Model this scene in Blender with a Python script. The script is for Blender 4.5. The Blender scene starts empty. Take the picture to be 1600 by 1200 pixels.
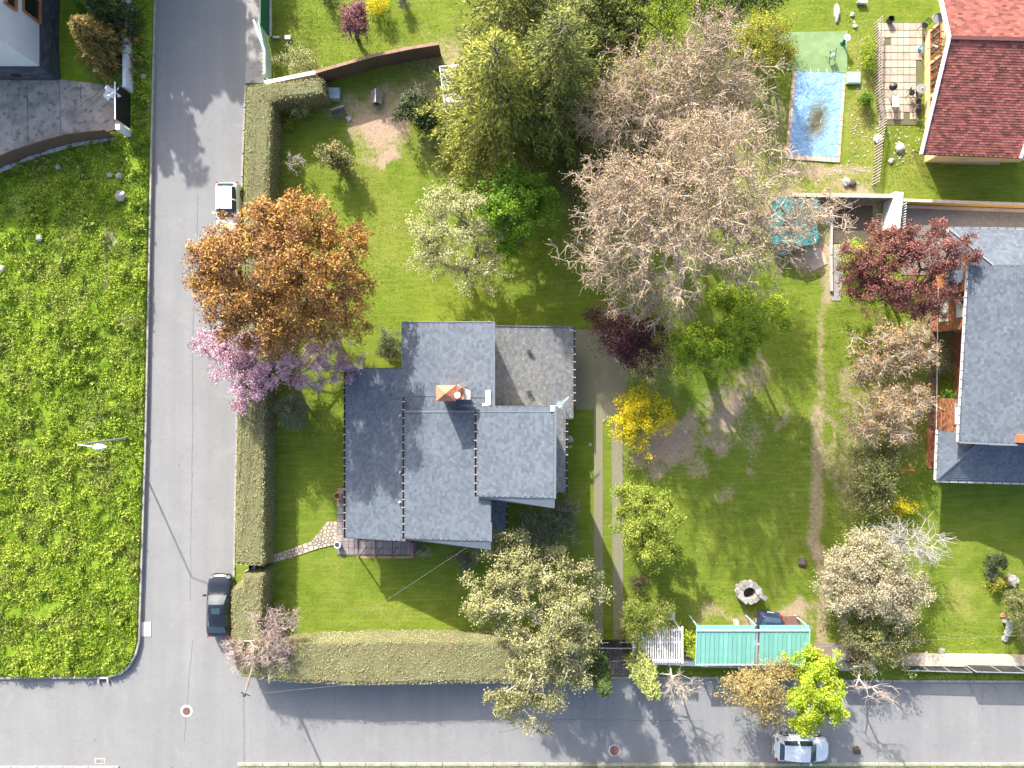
import bpy, math, random
import numpy as np
from mathutils import Vector, Matrix, noise as mnoise

# ------------------------------------------------------------------ camera, light, exposure
sc = bpy.context.scene
COL = sc.collection
H = 53.0            # flying height of the camera in metres
FPX = 1113.0        # focal length in pixels of the 1600 px wide photograph
cam_d = bpy.data.cameras.new('camera'); cam = bpy.data.objects.new('camera', cam_d); COL.objects.link(cam)
cam.location = (0, 0, H); cam.rotation_euler = (0, 0, 0)
cam_d.sensor_width = 36.0; cam_d.lens = 36.0*FPX/1600.0
cam_d.clip_start = 0.5; cam_d.clip_end = 600
sc.camera = cam

SUN_EL = math.radians(28.5)
sdir = Vector((0.41*math.cos(SUN_EL), -0.912*math.cos(SUN_EL), -math.sin(SUN_EL))).normalized()
world = bpy.data.worlds.new('World'); sc.world = world; world.use_nodes = True
wn = world.node_tree.nodes; wl = world.node_tree.links; wn.clear()
sky = wn.new('ShaderNodeTexSky'); sky.sky_type = 'NISHITA'; sky.sun_disc = False
sky.sun_elevation = SUN_EL; sky.sun_rotation = math.atan2(-sdir.x, -sdir.y)
sky.dust_density = 4.0; sky.air_density = 0.9; sky.ozone_density = 0.8
bg = wn.new('ShaderNodeBackground'); bg.inputs['Strength'].default_value = 0.15
wo = wn.new('ShaderNodeOutputWorld'); wl.new(sky.outputs[0], bg.inputs[0]); wl.new(bg.outputs[0], wo.inputs[0])
sun_d = bpy.data.lights.new('sun', 'SUN'); sun = bpy.data.objects.new('sun', sun_d); COL.objects.link(sun)
sun_d.energy = 3.95; sun_d.angle = math.radians(0.6); sun_d.color = (1.0, 0.955, 0.89)
sun.rotation_euler = sdir.to_track_quat('-Z', 'Y').to_euler(); sun.location = (-20, 40, 60)
sc.view_settings.view_transform = 'Standard'; sc.view_settings.look = 'None'
sc.view_settings.gamma = 1.0; sc.view_settings.use_curve_mapping = False
sc.view_settings.exposure = 1.50

# ------------------------------------------------------------------ helpers
def P(px, py, z=0.0):
    k = (H-z)/FPX
    return Vector(((px-800)*k, (600-py)*k, z))
def PG(px, py, z=0.0):           # ground position of a pixel measured on the ground, lifted to z
    return Vector(((px-800)*H/FPX, (600-py)*H/FPX, z))
def PP(px, py, a, s):            # pixel onto the sloping plane z = a + s*X
    k = (px-800)/FPX
    X = k*(H-a)/(1+k*s); z = a+s*X
    return Vector((X, (600-py)*(H-z)/FPX, z))
def PPy(px, py, a, s):           # pixel onto the sloping plane z = a + s*Y
    k = (600-py)/FPX
    Y = k*(H-a)/(1+k*s); z = a+s*Y
    return Vector(((px-800)*(H-z)/FPX, Y, z))

def tag(o, label=None, cat=None, group=None, kind=None):
    if label: o['label'] = label
    if cat: o['category'] = cat
    if group: o['group'] = group
    if kind: o['kind'] = kind
    return o
def empty(name, loc, label, cat, rotz=0, group=None):
    o = bpy.data.objects.new(name, None); COL.objects.link(o)
    o.location = loc; o.rotation_euler = (0, 0, rotz); o.empty_display_size = 0.3
    return tag(o, label, cat, group)
def raw_mesh(name, V, F, mats=None, tint=None, smooth=False, midx=None):
    """V (n,3) array, F (m,4) or (m,3) int array or list of lists"""
    me = bpy.data.meshes.new(name)
    if isinstance(F, np.ndarray):
        V = np.asarray(V, dtype=np.float32); m, k = F.shape
        me.vertices.add(len(V)); me.vertices.foreach_set('co', V.ravel())
        me.loops.add(m*k); me.loops.foreach_set('vertex_index', F.astype(np.int32).ravel())
        me.polygons.add(m); me.polygons.foreach_set('loop_start', (np.arange(m)*k).astype(np.int32))
        try: me.polygons.foreach_set('loop_total', np.full(m, k, dtype=np.int32))
        except Exception: pass
        me.update(calc_edges=True)
    else:
        me.from_pydata([tuple(v) for v in V], [], F); me.update()
        m = len(F)
    if tint is not None:
        a = me.attributes.new('tint', 'FLOAT', 'FACE'); a.data.foreach_set('value', np.asarray(tint, dtype=np.float32))
    me.polygons.foreach_set('use_smooth', np.full(len(me.polygons), bool(smooth)))
    if mats:
        for mm in (mats if isinstance(mats, (list, tuple)) else [mats]): me.materials.append(mm)
    if midx is not None: me.polygons.foreach_set('material_index', np.asarray(midx, dtype=np.int32))
    return me
def link(name, me, parent=None, loc=None):
    o = bpy.data.objects.new(name, me); COL.objects.link(o)
    if parent is not None: o.parent = parent
    if loc is not None: o.location = loc
    return o
def orig(parent):
    t = Vector((0, 0, 0)); p = parent
    while p is not None: t = t + p.location; p = p.parent
    return t
def obj(name, V, F, mat, parent=None, tint=None, smooth=False, local=False, base=None, midx=None):
    """world-space verts; child meshes are made local to their thing's origin"""
    V = np.array([tuple(v) for v in V], dtype=np.float64) if not isinstance(V, np.ndarray) else V.astype(np.float64)
    off = Vector((0, 0, 0))
    if not local:
        if parent is not None: off = orig(parent)
        elif base is not None: off = Vector(base)
        V = V - np.array(off)
    me = raw_mesh(name, V, F, mat, tint, smooth, midx)
    return link(name, me, parent, off if (parent is None and base is not None) else None)

class MB:
    def __init__(s): s.V = []; s.F = []; s.T = []
    def add(s, V, F, t=0.5):
        b = len(s.V); s.V += [tuple(v) for v in V]; s.F += [[i+b for i in f] for f in F]; s.T += [t]*len(F); return s
    def box(s, c, d, rz=0, t=0.5, tilt=0):
        hx, hy, hz = d[0]/2, d[1]/2, d[2]/2
        R = Matrix.Rotation(rz, 3, 'Z') @ Matrix.Rotation(tilt, 3, 'X')
        V = [Vector(c)+R@Vector((x*hx, y*hy, z*hz)) for z in (-1, 1) for y in (-1, 1) for x in (-1, 1)]
        return s.add(V, [[0,2,3,1],[4,5,7,6],[0,1,5,4],[2,6,7,3],[0,4,6,2],[1,3,7,5]], t)
    def prism(s, poly, z0, z1, t=0.5):       # poly: list of (x,y); z may be a number or a list
        n = len(poly)
        Z0 = z0 if isinstance(z0, (list, tuple)) else [z0]*n; Z1 = z1 if isinstance(z1, (list, tuple)) else [z1]*n
        a = sum(poly[i][0]*poly[(i+1)%n][1]-poly[(i+1)%n][0]*poly[i][1] for i in range(n))
        idx = list(range(n)) if a > 0 else list(range(n))[::-1]
        V = [(poly[i][0], poly[i][1], Z0[i]) for i in idx]+[(poly[i][0], poly[i][1], Z1[i]) for i in idx]
        F = [list(range(n))[::-1], [n+i for i in range(n)]]+[[i, (i+1)%n, n+(i+1)%n, n+i] for i in range(n)]
        return s.add(V, F, t)
    def bar(s, a, b, w, h, t=0.5):           # rectangular bar between two points
        a = Vector(a); b = Vector(b); d = (b-a); L = d.length
        if L < 1e-6: return s
        d.normalize(); up = Vector((0, 0, 1)) if abs(d.z) < 0.95 else Vector((0, 1, 0))
        x = d.cross(up).normalized(); y = x.cross(d)
        V = [p+x*(w/2*i)+y*(h/2*j) for p in (a, b) for i, j in ((-1,-1),(1,-1),(1,1),(-1,1))]
        return s.add(V, [[3,2,1,0],[4,5,6,7],[0,1,5,4],[1,2,6,5],[2,3,7,6],[3,0,4,7]], t)
    def tube(s, a, b, r0, r1=None, n=8, cap=True, t=0.5):
        r1 = r0 if r1 is None else r1
        a = Vector(a); b = Vector(b); d = (b-a).normalized(); up = Vector((0, 0, 1)) if abs(d.z) < 0.95 else Vector((1, 0, 0))
        x = d.cross(up).normalized(); y = x.cross(d)
        V = [a+(x*math.cos(2*math.pi*i/n)+y*math.sin(2*math.pi*i/n))*r0 for i in range(n)]
        V += [b+(x*math.cos(2*math.pi*i/n)+y*math.sin(2*math.pi*i/n))*r1 for i in range(n)]
        F = [[i, n+i, n+(i+1)%n, (i+1)%n] for i in range(n)]
        if cap: F += [list(range(n)), [n+i for i in range(n)][::-1]]
        return s.add(V, F, t)
    def lathe(s, c, prof, n=20, t=0.5):      # prof: list of (r, z)
        V = []; F = []
        for r, z in prof:
            for i in range(n): V.append((c[0]+r*math.cos(2*math.pi*i/n), c[1]+r*math.sin(2*math.pi*i/n), c[2]+z))
        for k in range(len(prof)-1):
            for i in range(n): F.append([k*n+i, k*n+(i+1)%n, (k+1)*n+(i+1)%n, (k+1)*n+i])
        F.append(list(range(n))[::-1]); F.append([(len(prof)-1)*n+i for i in range(n)])
        return s.add(V, F, t)
    def sheet(s, pts, t=0.5): return s.add(pts, [list(range(len(pts)))], t)
    def build(s, name, mat, parent=None, base=None, local=False, smooth=False):
        return obj(name, s.V, s.F, mat, parent, s.T, smooth, local, base)
def mb(): return MB()

# ------------------------------------------------------------------ materials
MATS = {}
def N(nt, typ, **kw):
    n = nt.nodes.new(typ)
    for k, v in kw.items():
        if k.startswith('i_'): n.inputs[k[2:]].default_value = v
        else: setattr(n, k, v)
    return n
def mixc(nt, fac, a, b, blend='MIX'):
    n = nt.nodes.new('ShaderNodeMix'); n.data_type = 'RGBA'; n.blend_type = blend
    for sock, v in ((n.inputs[0], fac), (n.inputs[6], a), (n.inputs[7], b)):
        if hasattr(v, 'is_output'): nt.links.new(v, sock)
        elif isinstance(v, (tuple, list)): sock.default_value = (*v, 1) if len(v) == 3 else v
        else: sock.default_value = v
    return n.outputs[2]
def math_(nt, op, a, b=0.0, c=None, clamp=False):
    n = nt.nodes.new('ShaderNodeMath'); n.operation = op; n.use_clamp = clamp
    for i, v in enumerate((a, b) if c is None else (a, b, c)):
        if hasattr(v, 'is_output'): nt.links.new(v, n.inputs[i])
        else: n.inputs[i].default_value = v
    return n.outputs[0]
def noise_(nt, scale, detail=4, rough=0.6, vec=None, dist=0.0, stretch=None):
    n = nt.nodes.new('ShaderNodeTexNoise'); n.inputs['Scale'].default_value = scale
    n.inputs['Detail'].default_value = detail; n.inputs['Roughness'].default_value = rough; n.inputs['Distortion'].default_value = dist
    g = vec
    if g is None:
        g = nt.nodes.new('ShaderNodeNewGeometry').outputs['Position']
    if stretch:
        m = nt.nodes.new('ShaderNodeMapping'); m.inputs['Scale'].default_value = stretch; nt.links.new(g, m.inputs[0]); g = m.outputs[0]
    nt.links.new(g, n.inputs['Vector'])
    return n.outputs['Fac']
def ramp(nt, fac, stops):
    n = nt.nodes.new('ShaderNodeValToRGB'); e = n.color_ramp.elements
    while len(e) < len(stops): e.new(0.5)
    for i, (p, c) in enumerate(stops):
        e[i].position = p; e[i].color = (*c, 1) if isinstance(c, (tuple, list)) else (c, c, c, 1)
    nt.links.new(fac, n.inputs[0]); return n.outputs[0]
def newmat(name):
    m = bpy.data.materials.new(name); m.use_nodes = True; nt = m.node_tree
    b = nt.nodes['Principled BSDF']; MATS[name] = m; return m, nt, b
def bump(nt, b, h, strength, dist=0.05):
    n = nt.nodes.new('ShaderNodeBump'); n.inputs['Strength'].default_value = strength; n.inputs['Distance'].default_value = dist
    nt.links.new(h, n.inputs['Height']); nt.links.new(n.outputs[0], b.inputs['Normal'])
def simple(name, c1, c2=None, scale=4.0, rough=0.8, bmp=0.0, bscale=30.0, tintamt=0.0, rnd=0.0, metal=0.0, spec=None, coat=0.0, objco=False, dist=0.02, stain=None, island=0.0):
    m, nt, b = newmat(name)
    b.inputs['Roughness'].default_value = rough; b.inputs['Metallic'].default_value = metal
    if spec is not None: b.inputs['Specular IOR Level'].default_value = spec
    if coat: b.inputs['Coat Weight'].default_value = coat; b.inputs['Coat Roughness'].default_value = 0.04
    vec = None
    if objco: vec = nt.nodes.new('ShaderNodeTexCoord').outputs['Object']
    c2 = c2 or tuple(x*0.82 for x in c1)
    col = mixc(nt, ramp(nt, noise_(nt, scale, 5, 0.65, vec), [(0.35, 0.0), (0.65, 1.0)]), c1, c2)
    if stain:
        f = ramp(nt, noise_(nt, stain[1], 4, 0.6, vec), [(0.52, 0.0), (0.68, 1.0)]); col = mixc(nt, f, col, stain[0])
    fin = noise_(nt, scale*14, 3, 0.6, vec)
    col = mixc(nt, 1.0, col, mixc(nt, fin, (0.86,)*3, (1.14,)*3), 'MULTIPLY')
    src = None
    if tintamt:
        a = N(nt, 'ShaderNodeAttribute', attribute_name='tint'); src = a.outputs['Fac']; amt = tintamt
    if rnd: src = nt.nodes.new('ShaderNodeObjectInfo').outputs['Random']; amt = rnd
    if island: src = nt.nodes.new('ShaderNodeNewGeometry').outputs['Random Per Island']; amt = island
    if src is not None:
        col = mixc(nt, 1.0, col, mixc(nt, src, (1-amt,)*3, (1+amt,)*3), 'MULTIPLY')
    nt.links.new(col, b.inputs['Base Color'])
    if bmp: bump(nt, b, noise_(nt, bscale, 5, 0.7, vec), bmp, dist)
    return m
def leafmat(name, dark, mid, light, trans=0.3, rough=0.6, transcol=None):
    m, nt, b = newmat(name)
    a = N(nt, 'ShaderNodeAttribute', attribute_name='tint')
    col = ramp(nt, a.outputs['Fac'], [(0.0, dark), (0.5, mid), (1.0, light)])
    nt.links.new(col, b.inputs['Base Color']); b.inputs['Roughness'].default_value = rough
    b.inputs['Specular IOR Level'].default_value = 0.25
    if trans:
        t = nt.nodes.new('ShaderNodeBsdfTranslucent'); mx = nt.nodes.new('ShaderNodeMixShader'); mx.inputs[0].default_value = trans
        tc = mixc(nt, 1.0, col, transcol or (1.1, 1.15, 0.7), 'MULTIPLY')
        nt.links.new(tc, t.inputs[0]); nt.links.new(b.outputs[0], mx.inputs[1]); nt.links.new(t.outputs[0], mx.inputs[2])
        nt.links.new(mx.outputs[0], nt.nodes['Material Output'].inputs[0])
    return m

# asphalt -------------------------------------------------------------
def make_asphalt():
    m, nt, b = newmat('asphalt')
    big = noise_(nt, 0.35, 5, 0.6); fine = noise_(nt, 28, 3, 0.7); mid = noise_(nt, 3.0, 4, 0.7)
    lane = noise_(nt, 0.9, 4, 0.6, stretch=(1.0, 0.06, 1.0))
    col = mixc(nt, ramp(nt, big, [(0.3, 0.0), (0.7, 1.0)]), (0.194, 0.197, 0.196), (0.226, 0.229, 0.226))
    col = mixc(nt, ramp(nt, lane, [(0.35, 0.0), (0.7, 0.55)]), col, (0.168, 0.168, 0.172))
    col = mixc(nt, ramp(nt, mid, [(0.52, 0.0), (0.74, 0.5)]), col, (0.148, 0.148, 0.150))
    col = mixc(nt, ramp(nt, noise_(nt, 0.55, 6, 0.75, dist=0.8), [(0.56, 0.0), (0.70, 0.55)]), col, (0.245, 0.243, 0.236))
    col = mixc(nt, ramp(nt, noise_(nt, 1.6, 3, 0.5), [(0.72, 0.0), (0.76, 0.5)]), col, (0.11, 0.11, 0.112))
    col = mixc(nt, 1.0, col, mixc(nt, fine, (0.60,)*3, (1.40,)*3), 'MULTIPLY')
    v = nt.nodes.new('ShaderNodeTexVoronoi'); v.feature = 'DISTANCE_TO_EDGE'; v.inputs['Scale'].default_value = 0.16
    g = nt.nodes.new('ShaderNodeNewGeometry'); w = noise_(nt, 1.1, 5, 0.65)
    vm = nt.nodes.new('ShaderNodeVectorMath'); vm.operation = 'ADD'; nt.links.new(g.outputs['Position'], vm.inputs[0])
    sc_ = nt.nodes.new('ShaderNodeVectorMath'); sc_.operation = 'SCALE'; sc_.inputs[3].default_value = 2.6
    nn = nt.nodes.new('ShaderNodeTexNoise'); nn.inputs['Scale'].default_value = 0.7; nn.inputs['Detail'].default_value = 6; nt.links.new(g.outputs['Position'], nn.inputs['Vector'])
    nt.links.new(nn.outputs['Color'], sc_.inputs[0]); nt.links.new(sc_.outputs[0], vm.inputs[1]); nt.links.new(vm.outputs[0], v.inputs['Vector'])
    crack = ramp(nt, v.outputs['Distance'], [(0.0, 1.0), (0.004, 0.0)])
    gate = ramp(nt, noise_(nt, 0.22, 2, 0.5), [(0.60, 0.0), (0.66, 0.55)])
    f = math_(nt, 'MULTIPLY', crack, gate)
    col = mixc(nt, f, col, (0.07, 0.07, 0.072))
    nt.links.new(col, b.inputs['Base Color']); b.inputs['Roughness'].default_value = 0.92
    b.inputs['Specular IOR Level'].default_value = 0.2
    bump(nt, b, noise_(nt, 45, 3, 0.7), 0.25, 0.01); return m
ASPH = make_asphalt()

# lawn: masks r = bare earth, g = dry/yellow, b = rough weeds ----------
def make_lawn(name, lush, lush2, dry, earth, earth2):
    m, nt, b = newmat(name)
    a = N(nt, 'ShaderNodeAttribute', attribute_name='mask'); sp = nt.nodes.new('ShaderNodeSeparateColor'); nt.links.new(a.outputs['Color'], sp.inputs[0])
    n1 = noise_(nt, 0.7, 6, 0.68); n2 = noise_(nt, 4.5, 5, 0.7); n3 = noise_(nt, 22, 4, 0.75); n4 = noise_(nt, 2.0, 4, 0.6, stretch=(0.25, 2.2, 1))
    col = mixc(nt, ramp(nt, n1, [(0.35, 0.0), (0.65, 1.0)]), lush, lush2)
    col = mixc(nt, ramp(nt, n4, [(0.45, 0.0), (0.68, 0.40)]), col, dry)
    dm = math_(nt, 'ADD', sp.outputs['Green'], math_(nt, 'MULTIPLY', math_(nt, 'SUBTRACT', n2, 0.5), 1.1))
    col = mixc(nt, ramp(nt, dm, [(0.34, 0.0), (0.85, 0.85)]), col, dry)
    wm = math_(nt, 'ADD', sp.outputs['Blue'], math_(nt, 'MULTIPLY', math_(nt, 'SUBTRACT', n2, 0.5), 1.6))
    col = mixc(nt, ramp(nt, wm, [(0.45, 0.0), (0.9, 0.8)]), col, tuple(x*0.55 for x in lush))
    em = math_(nt, 'ADD', sp.outputs['Red'], math_(nt, 'MULTIPLY', math_(nt, 'SUBTRACT', math_(nt, 'ADD', math_(nt, 'MULTIPLY', n2, 0.5), math_(nt, 'MULTIPLY', n3, 0.5)), 0.5), 3.2))
    e2 = mixc(nt, ramp(nt, noise_(nt, 7, 5, 0.7), [(0.35, 0.0), (0.65, 1.0)]), earth, earth2)
    col = mixc(nt, ramp(nt, em, [(0.30, 0.0), (0.85, 1.0)]), col, e2)
    col = mixc(nt, 1.0, col, mixc(nt, n3, (0.62, 0.62, 0.62), (1.38, 1.38, 1.38)), 'MULTIPLY')
    nt.links.new(col, b.inputs['Base Color']); b.inputs['Roughness'].default_value = 0.95; b.inputs['Specular IOR Level'].default_value = 0.1
    hh = math_(nt, 'ADD', math_(nt, 'MULTIPLY', n3, 0.5), n2)
    bump(nt, b, hh, 0.55, 0.07); return m
LAWN = make_lawn('lawn_grass', (0.100, 0.152, 0.014), (0.148, 0.200, 0.022), (0.240, 0.240, 0.060), (0.40, 0.30, 0.21), (0.29, 0.21, 0.145))
FIELD = make_lawn('field_grass', (0.10, 0.18, 0.010), (0.16, 0.25, 0.014), (0.27, 0.28, 0.06), (0.26, 0.21, 0.16), (0.19, 0.15, 0.11))

M = {}
M['tar'] = simple('tar_seam', (0.11, 0.11, 0.112), None, 3, .9)
M['kerb'] = simple('kerb_stone', (0.33, 0.31, 0.28), (0.22, 0.21, 0.19), 2, 0.9, 0.3, 20)
M['concrete'] = simple('pavement_concrete', (0.31, 0.29, 0.27), (0.24, 0.225, 0.21), 1.2, 0.92, 0.3, 25, stain=((0.17, 0.155, 0.14), 2.0))
M['yard'] = simple('yard_concrete', (0.42, 0.37, 0.32), (0.25, 0.22, 0.19), 0.9, 0.95, 0.5, 16, stain=((0.16, 0.135, 0.11), 2.4))
M['slate'] = simple('roof_slate', (0.108, 0.128, 0.155), (0.088, 0.108, 0.135), 0.8, 0.7, 0.15, 60, tintamt=0.25, spec=0.4)
M['slate_old'] = simple('old_roof_slate', (0.160, 0.168, 0.174), (0.132, 0.142, 0.152), 0.7, 0.85, 0.15, 60, tintamt=0.26, stain=((0.23, 0.21, 0.16), 4.2))
M['slate_dark'] = simple('slate_underlay', (0.055, 0.062, 0.075), None, 3, 0.8)
M['slate_trim'] = simple('slate_grey_flashing', (0.13, 0.155, 0.185), (0.11, 0.13, 0.16), 2, 0.55, metal=0.0)
M['plaster'] = simple('cream_plaster', (0.60, 0.53, 0.40), (0.52, 0.46, 0.35), 1, 0.9, 0.2)
M['white'] = simple('white_paint', (0.76, 0.76, 0.75), (0.66, 0.66, 0.65), 1.5, 0.6, 0.08)
M['whitewall'] = simple('white_render', (0.60, 0.62, 0.66), (0.55, 0.57, 0.61), 0.8, 0.85, 0.15, 30)
M['brick'] = simple('orange_brick', (0.40, 0.165, 0.075), (0.30, 0.115, 0.055), 3, 0.9, 0.3, 30, tintamt=0.45)
M['brickdark'] = simple('brick_mortar', (0.24, 0.15, 0.11), None, 5, 0.9)
M['terracotta'] = simple('terracotta', (0.50, 0.19, 0.10), (0.38, 0.15, 0.09), 3, 0.8, 0.2)
M['redshingle'] = simple('red_shingle', (0.25, 0.078, 0.060), (0.205, 0.064, 0.050), 0.9, 0.9, 0.3, 60, tintamt=0.60)
M['redbase'] = simple('red_shingle_underlay', (0.11, 0.035, 0.03), None, 5, 0.9)
M['wood'] = simple('orange_varnished_wood', (0.42, 0.19, 0.075), (0.30, 0.12, 0.05), 3, 0.5, 0.2)
M['brownfence'] = simple('brown_fence_sheet', (0.120, 0.078, 0.056), (0.095, 0.062, 0.046), 1.0, 0.75, 0.15, 25)
M['browntop'] = simple('brown_fence_cap', (0.30, 0.19, 0.12), (0.22, 0.13, 0.08), 3, 0.8, 0.2)
M['lightwood'] = simple('weathered_white_wood', (0.58, 0.53, 0.46), (0.46, 0.41, 0.35), 3, .8)
M['darkwood'] = simple('dark_wood', (0.13, 0.08, 0.07), (0.09, 0.06, 0.05), 3, 0.7, 0.2)
M['black'] = simple('black_metal', (0.012, 0.013, 0.016), (0.02, 0.02, 0.023), 2, 0.4)
M['darkgrey'] = simple('dark_grey_sheet', (0.045, 0.05, 0.058), (0.035, 0.04, 0.046), 2, 0.5)
M['grey'] = simple('grey_metal', (0.34, 0.36, 0.38), (0.26, 0.28, 0.30), 2, 0.45, metal=0.3)
M['lightgrey'] = simple('light_grey_stone', (0.46, 0.45, 0.43), (0.34, 0.33, 0.31), 3, 0.9, 0.4, 14)
M['stone'] = simple('grey_stone', (0.34, 0.32, 0.29), (0.20, 0.19, 0.17), 4, 0.95, 0.6, 12, rnd=0.25)
M['darkstone'] = simple('dark_stone_cladding', (0.085, 0.095, 0.105), (0.055, 0.06, 0.07), 5, 0.85, 0.4, 20, rnd=0.35)
M['pathstone'] = simple('path_stone', (0.44, 0.37, 0.29), (0.33, 0.27, 0.22), 3, 0.95, 0.4, 20, rnd=0.22)
M['apron'] = simple('apron_stone', (0.26, 0.20, 0.165), (0.19, 0.145, 0.12), 3, 0.95, 0.4, 20, rnd=0.25)
M['tile'] = simple('patio_tile', (0.42, 0.35, 0.28), (0.35, 0.29, 0.235), 3, 0.9, 0.3, 20, rnd=0.14)
M['coping'] = simple('pool_coping', (0.46, 0.37, 0.29), (0.38, 0.30, 0.24), 3, 0.9, 0.3, 20, rnd=0.14)
M['joint'] = simple('mossy_joint', (0.13, 0.115, 0.07), (0.09, 0.10, 0.04), 5, 0.95, 0.4)
M['terrace'] = simple('terrace_paver', (0.27, 0.235, 0.23), (0.21, 0.18, 0.175), 3, 0.9, 0.3, 20, rnd=0.2)
M['teal'] = simple('teal_corrugated_metal', (0.15, 0.36, 0.31), (0.13, 0.33, 0.285), 1.0, 0.5, 0.05, 30, rnd=0.10)
M['tealtrim'] = simple('pale_teal_trim', (0.33, 0.55, 0.50), None, 2, 0.5)
M['greenfence'] = simple('deep_green_sheet', (0.010, 0.115, 0.055), (0.008, 0.10, 0.048), 1.0, 0.5)
M['palegreen'] = simple('pale_green_metal', (0.34, 0.50, 0.44), (0.28, 0.43, 0.38), 1.0, 0.5)
M['mat'] = simple('green_mat', (0.19, 0.29, 0.13), (0.14, 0.22, 0.09), 1.2, 0.95, 0.3, 50)
M['mint'] = simple('mint_plastic', (0.30, 0.48, 0.36), (0.26, 0.43, 0.32), 1.2, 0.6)
M['net'] = simple('teal_net', (0.03, 0.19, 0.185), (0.03, 0.12, 0.13), 6, 0.8, 0.5, 20)
M['yellow'] = simple('ochre_paint', (0.52, 0.30, 0.06), (0.44, 0.25, 0.055), 1.5, 0.85, 0.2)
M['cream'] = simple('cream_wall', (0.62, 0.50, 0.27), (0.52, 0.42, 0.24), 1, 0.9, 0.2)
M['sandwall'] = simple('sandy_stone_wall', (0.52, 0.43, 0.34), (0.38, 0.31, 0.25), 3, 0.95, 0.5, 14)
M['wallgrey'] = simple('bare_block_wall', (0.24, 0.215, 0.185), (0.16, 0.14, 0.12), 2, 0.95, 0.5, 12)
M['bluebin'] = simple('pale_blue_plastic', (0.30, 0.42, 0.46), (0.26, 0.38, 0.42), 2, 0.6)
M['tarp'] = simple('white_tarp', (0.70, 0.70, 0.72), (0.6, 0.6, 0.62), 3, 0.7, 0.5, 6)
M['rope'] = simple('cream_rope', (0.60, 0.52, 0.30), None, 5, 0.8)
M['rubber'] = simple('black_rubber', (0.02, 0.02, 0.02), None, 5, 0.85)
M['rust'] = simple('rusty_iron', (0.17, 0.085, 0.065), (0.12, 0.07, 0.06), 8, 0.85, 0.4, 40)
M['bark'] = simple('grey_bark', (0.20, 0.165, 0.13), (0.13, 0.105, 0.08), 8, 0.95, 0.5, 25)
M['palebark'] = simple('pale_bark', (0.50, 0.44, 0.38), (0.38, 0.32, 0.27), 6, 0.9, 0.3, 25)
M['whitebark'] = simple('whitish_bark', (0.50, 0.47, 0.43), (0.38, 0.35, 0.32), 6, 0.9, 0.3, 25)
M['darkbark'] = simple('dark_bark', (0.09, 0.065, 0.055), (0.06, 0.045, 0.04), 8, 0.95, 0.4, 25)
M['soil'] = simple('dark_soil', (0.11, 0.085, 0.06), (0.07, 0.055, 0.04), 6, 0.98, 0.6, 20)
M['glass'] = simple('dark_window_glass', (0.015, 0.02, 0.025), None, 2, 0.08, spec=0.8)
M['carglass'] = simple('tinted_car_glass', (0.03, 0.055, 0.07), None, 2, 0.05, spec=0.9, objco=True)
M['carwhite'] = simple('white_car_paint', (0.76, 0.77, 0.78), (0.74, 0.75, 0.76), 2, 0.25, coat=1.0, objco=True)
M['carsilver'] = simple('silver_white_car_paint', (0.58, 0.62, 0.66), (0.56, 0.60, 0.64), 2, 0.25, coat=1.0, objco=True)
M['carblack'] = simple('blue_black_car_paint', (0.008, 0.010, 0.015), (0.007, 0.009, 0.013), 2, 0.22, coat=1.0, objco=True)
M['carblue'] = simple('dark_blue_car_paint', (0.012, 0.025, 0.075), (0.010, 0.020, 0.06), 2, 0.22, coat=1.0, objco=True)
M['headlight'] = simple('clear_lamp', (0.22, 0.24, 0.26), None, 2, 0.1, objco=True)
M['taillight'] = simple('red_lamp', (0.35, 0.012, 0.015), None, 2, 0.15, objco=True)
M['seat'] = simple('tan_car_seat', (0.42, 0.22, 0.10), None, 2, 0.7, objco=True)
M['bluepot'] = simple('sky_blue_plastic', (0.12, 0.32, 0.62), None, 2, 0.5)
def make_grid():                                   # grass pavers: diagonal concrete lattice with turf cells
    m, nt, b = newmat('grass_paver_lattice')
    g = nt.nodes.new('ShaderNodeNewGeometry'); mp = nt.nodes.new('ShaderNodeMapping')
    mp.inputs['Rotation'].default_value = (0, 0, math.radians(45)); nt.links.new(g.outputs['Position'], mp.inputs[0])
    v = nt.nodes.new('ShaderNodeTexBrick'); v.offset = 0.0; v.inputs['Scale'].default_value = 1.0; v.inputs['Brick Width'].default_value = 0.13
    v.inputs['Row Height'].default_value = 0.13; v.inputs['Mortar Size'].default_value = 0.026; v.inputs['Mortar Smooth'].default_value = 0.2
    nt.links.new(mp.outputs[0], v.inputs['Vector'])
    n = noise_(nt, 1.0, 5, 0.65); n2 = noise_(nt, 9, 4, 0.7)
    a = N(nt, 'ShaderNodeAttribute', attribute_name='tint')
    conc = mixc(nt, n2, (0.30, 0.265, 0.20), (0.22, 0.20, 0.14))
    cell = mixc(nt, ramp(nt, n, [(0.40, 0.0), (0.62, 1.0)]), (0.13, 0.13, 0.06), (0.095, 0.135, 0.026))
    col = mixc(nt, v.outputs['Fac'], cell, conc)
    nt.links.new(col, b.inputs['Base Color']); b.inputs['Roughness'].default_value = 0.95
    bump(nt, b, v.outputs['Fac'], 0.6, 0.03); return m
M['lattice'] = make_grid()
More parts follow.
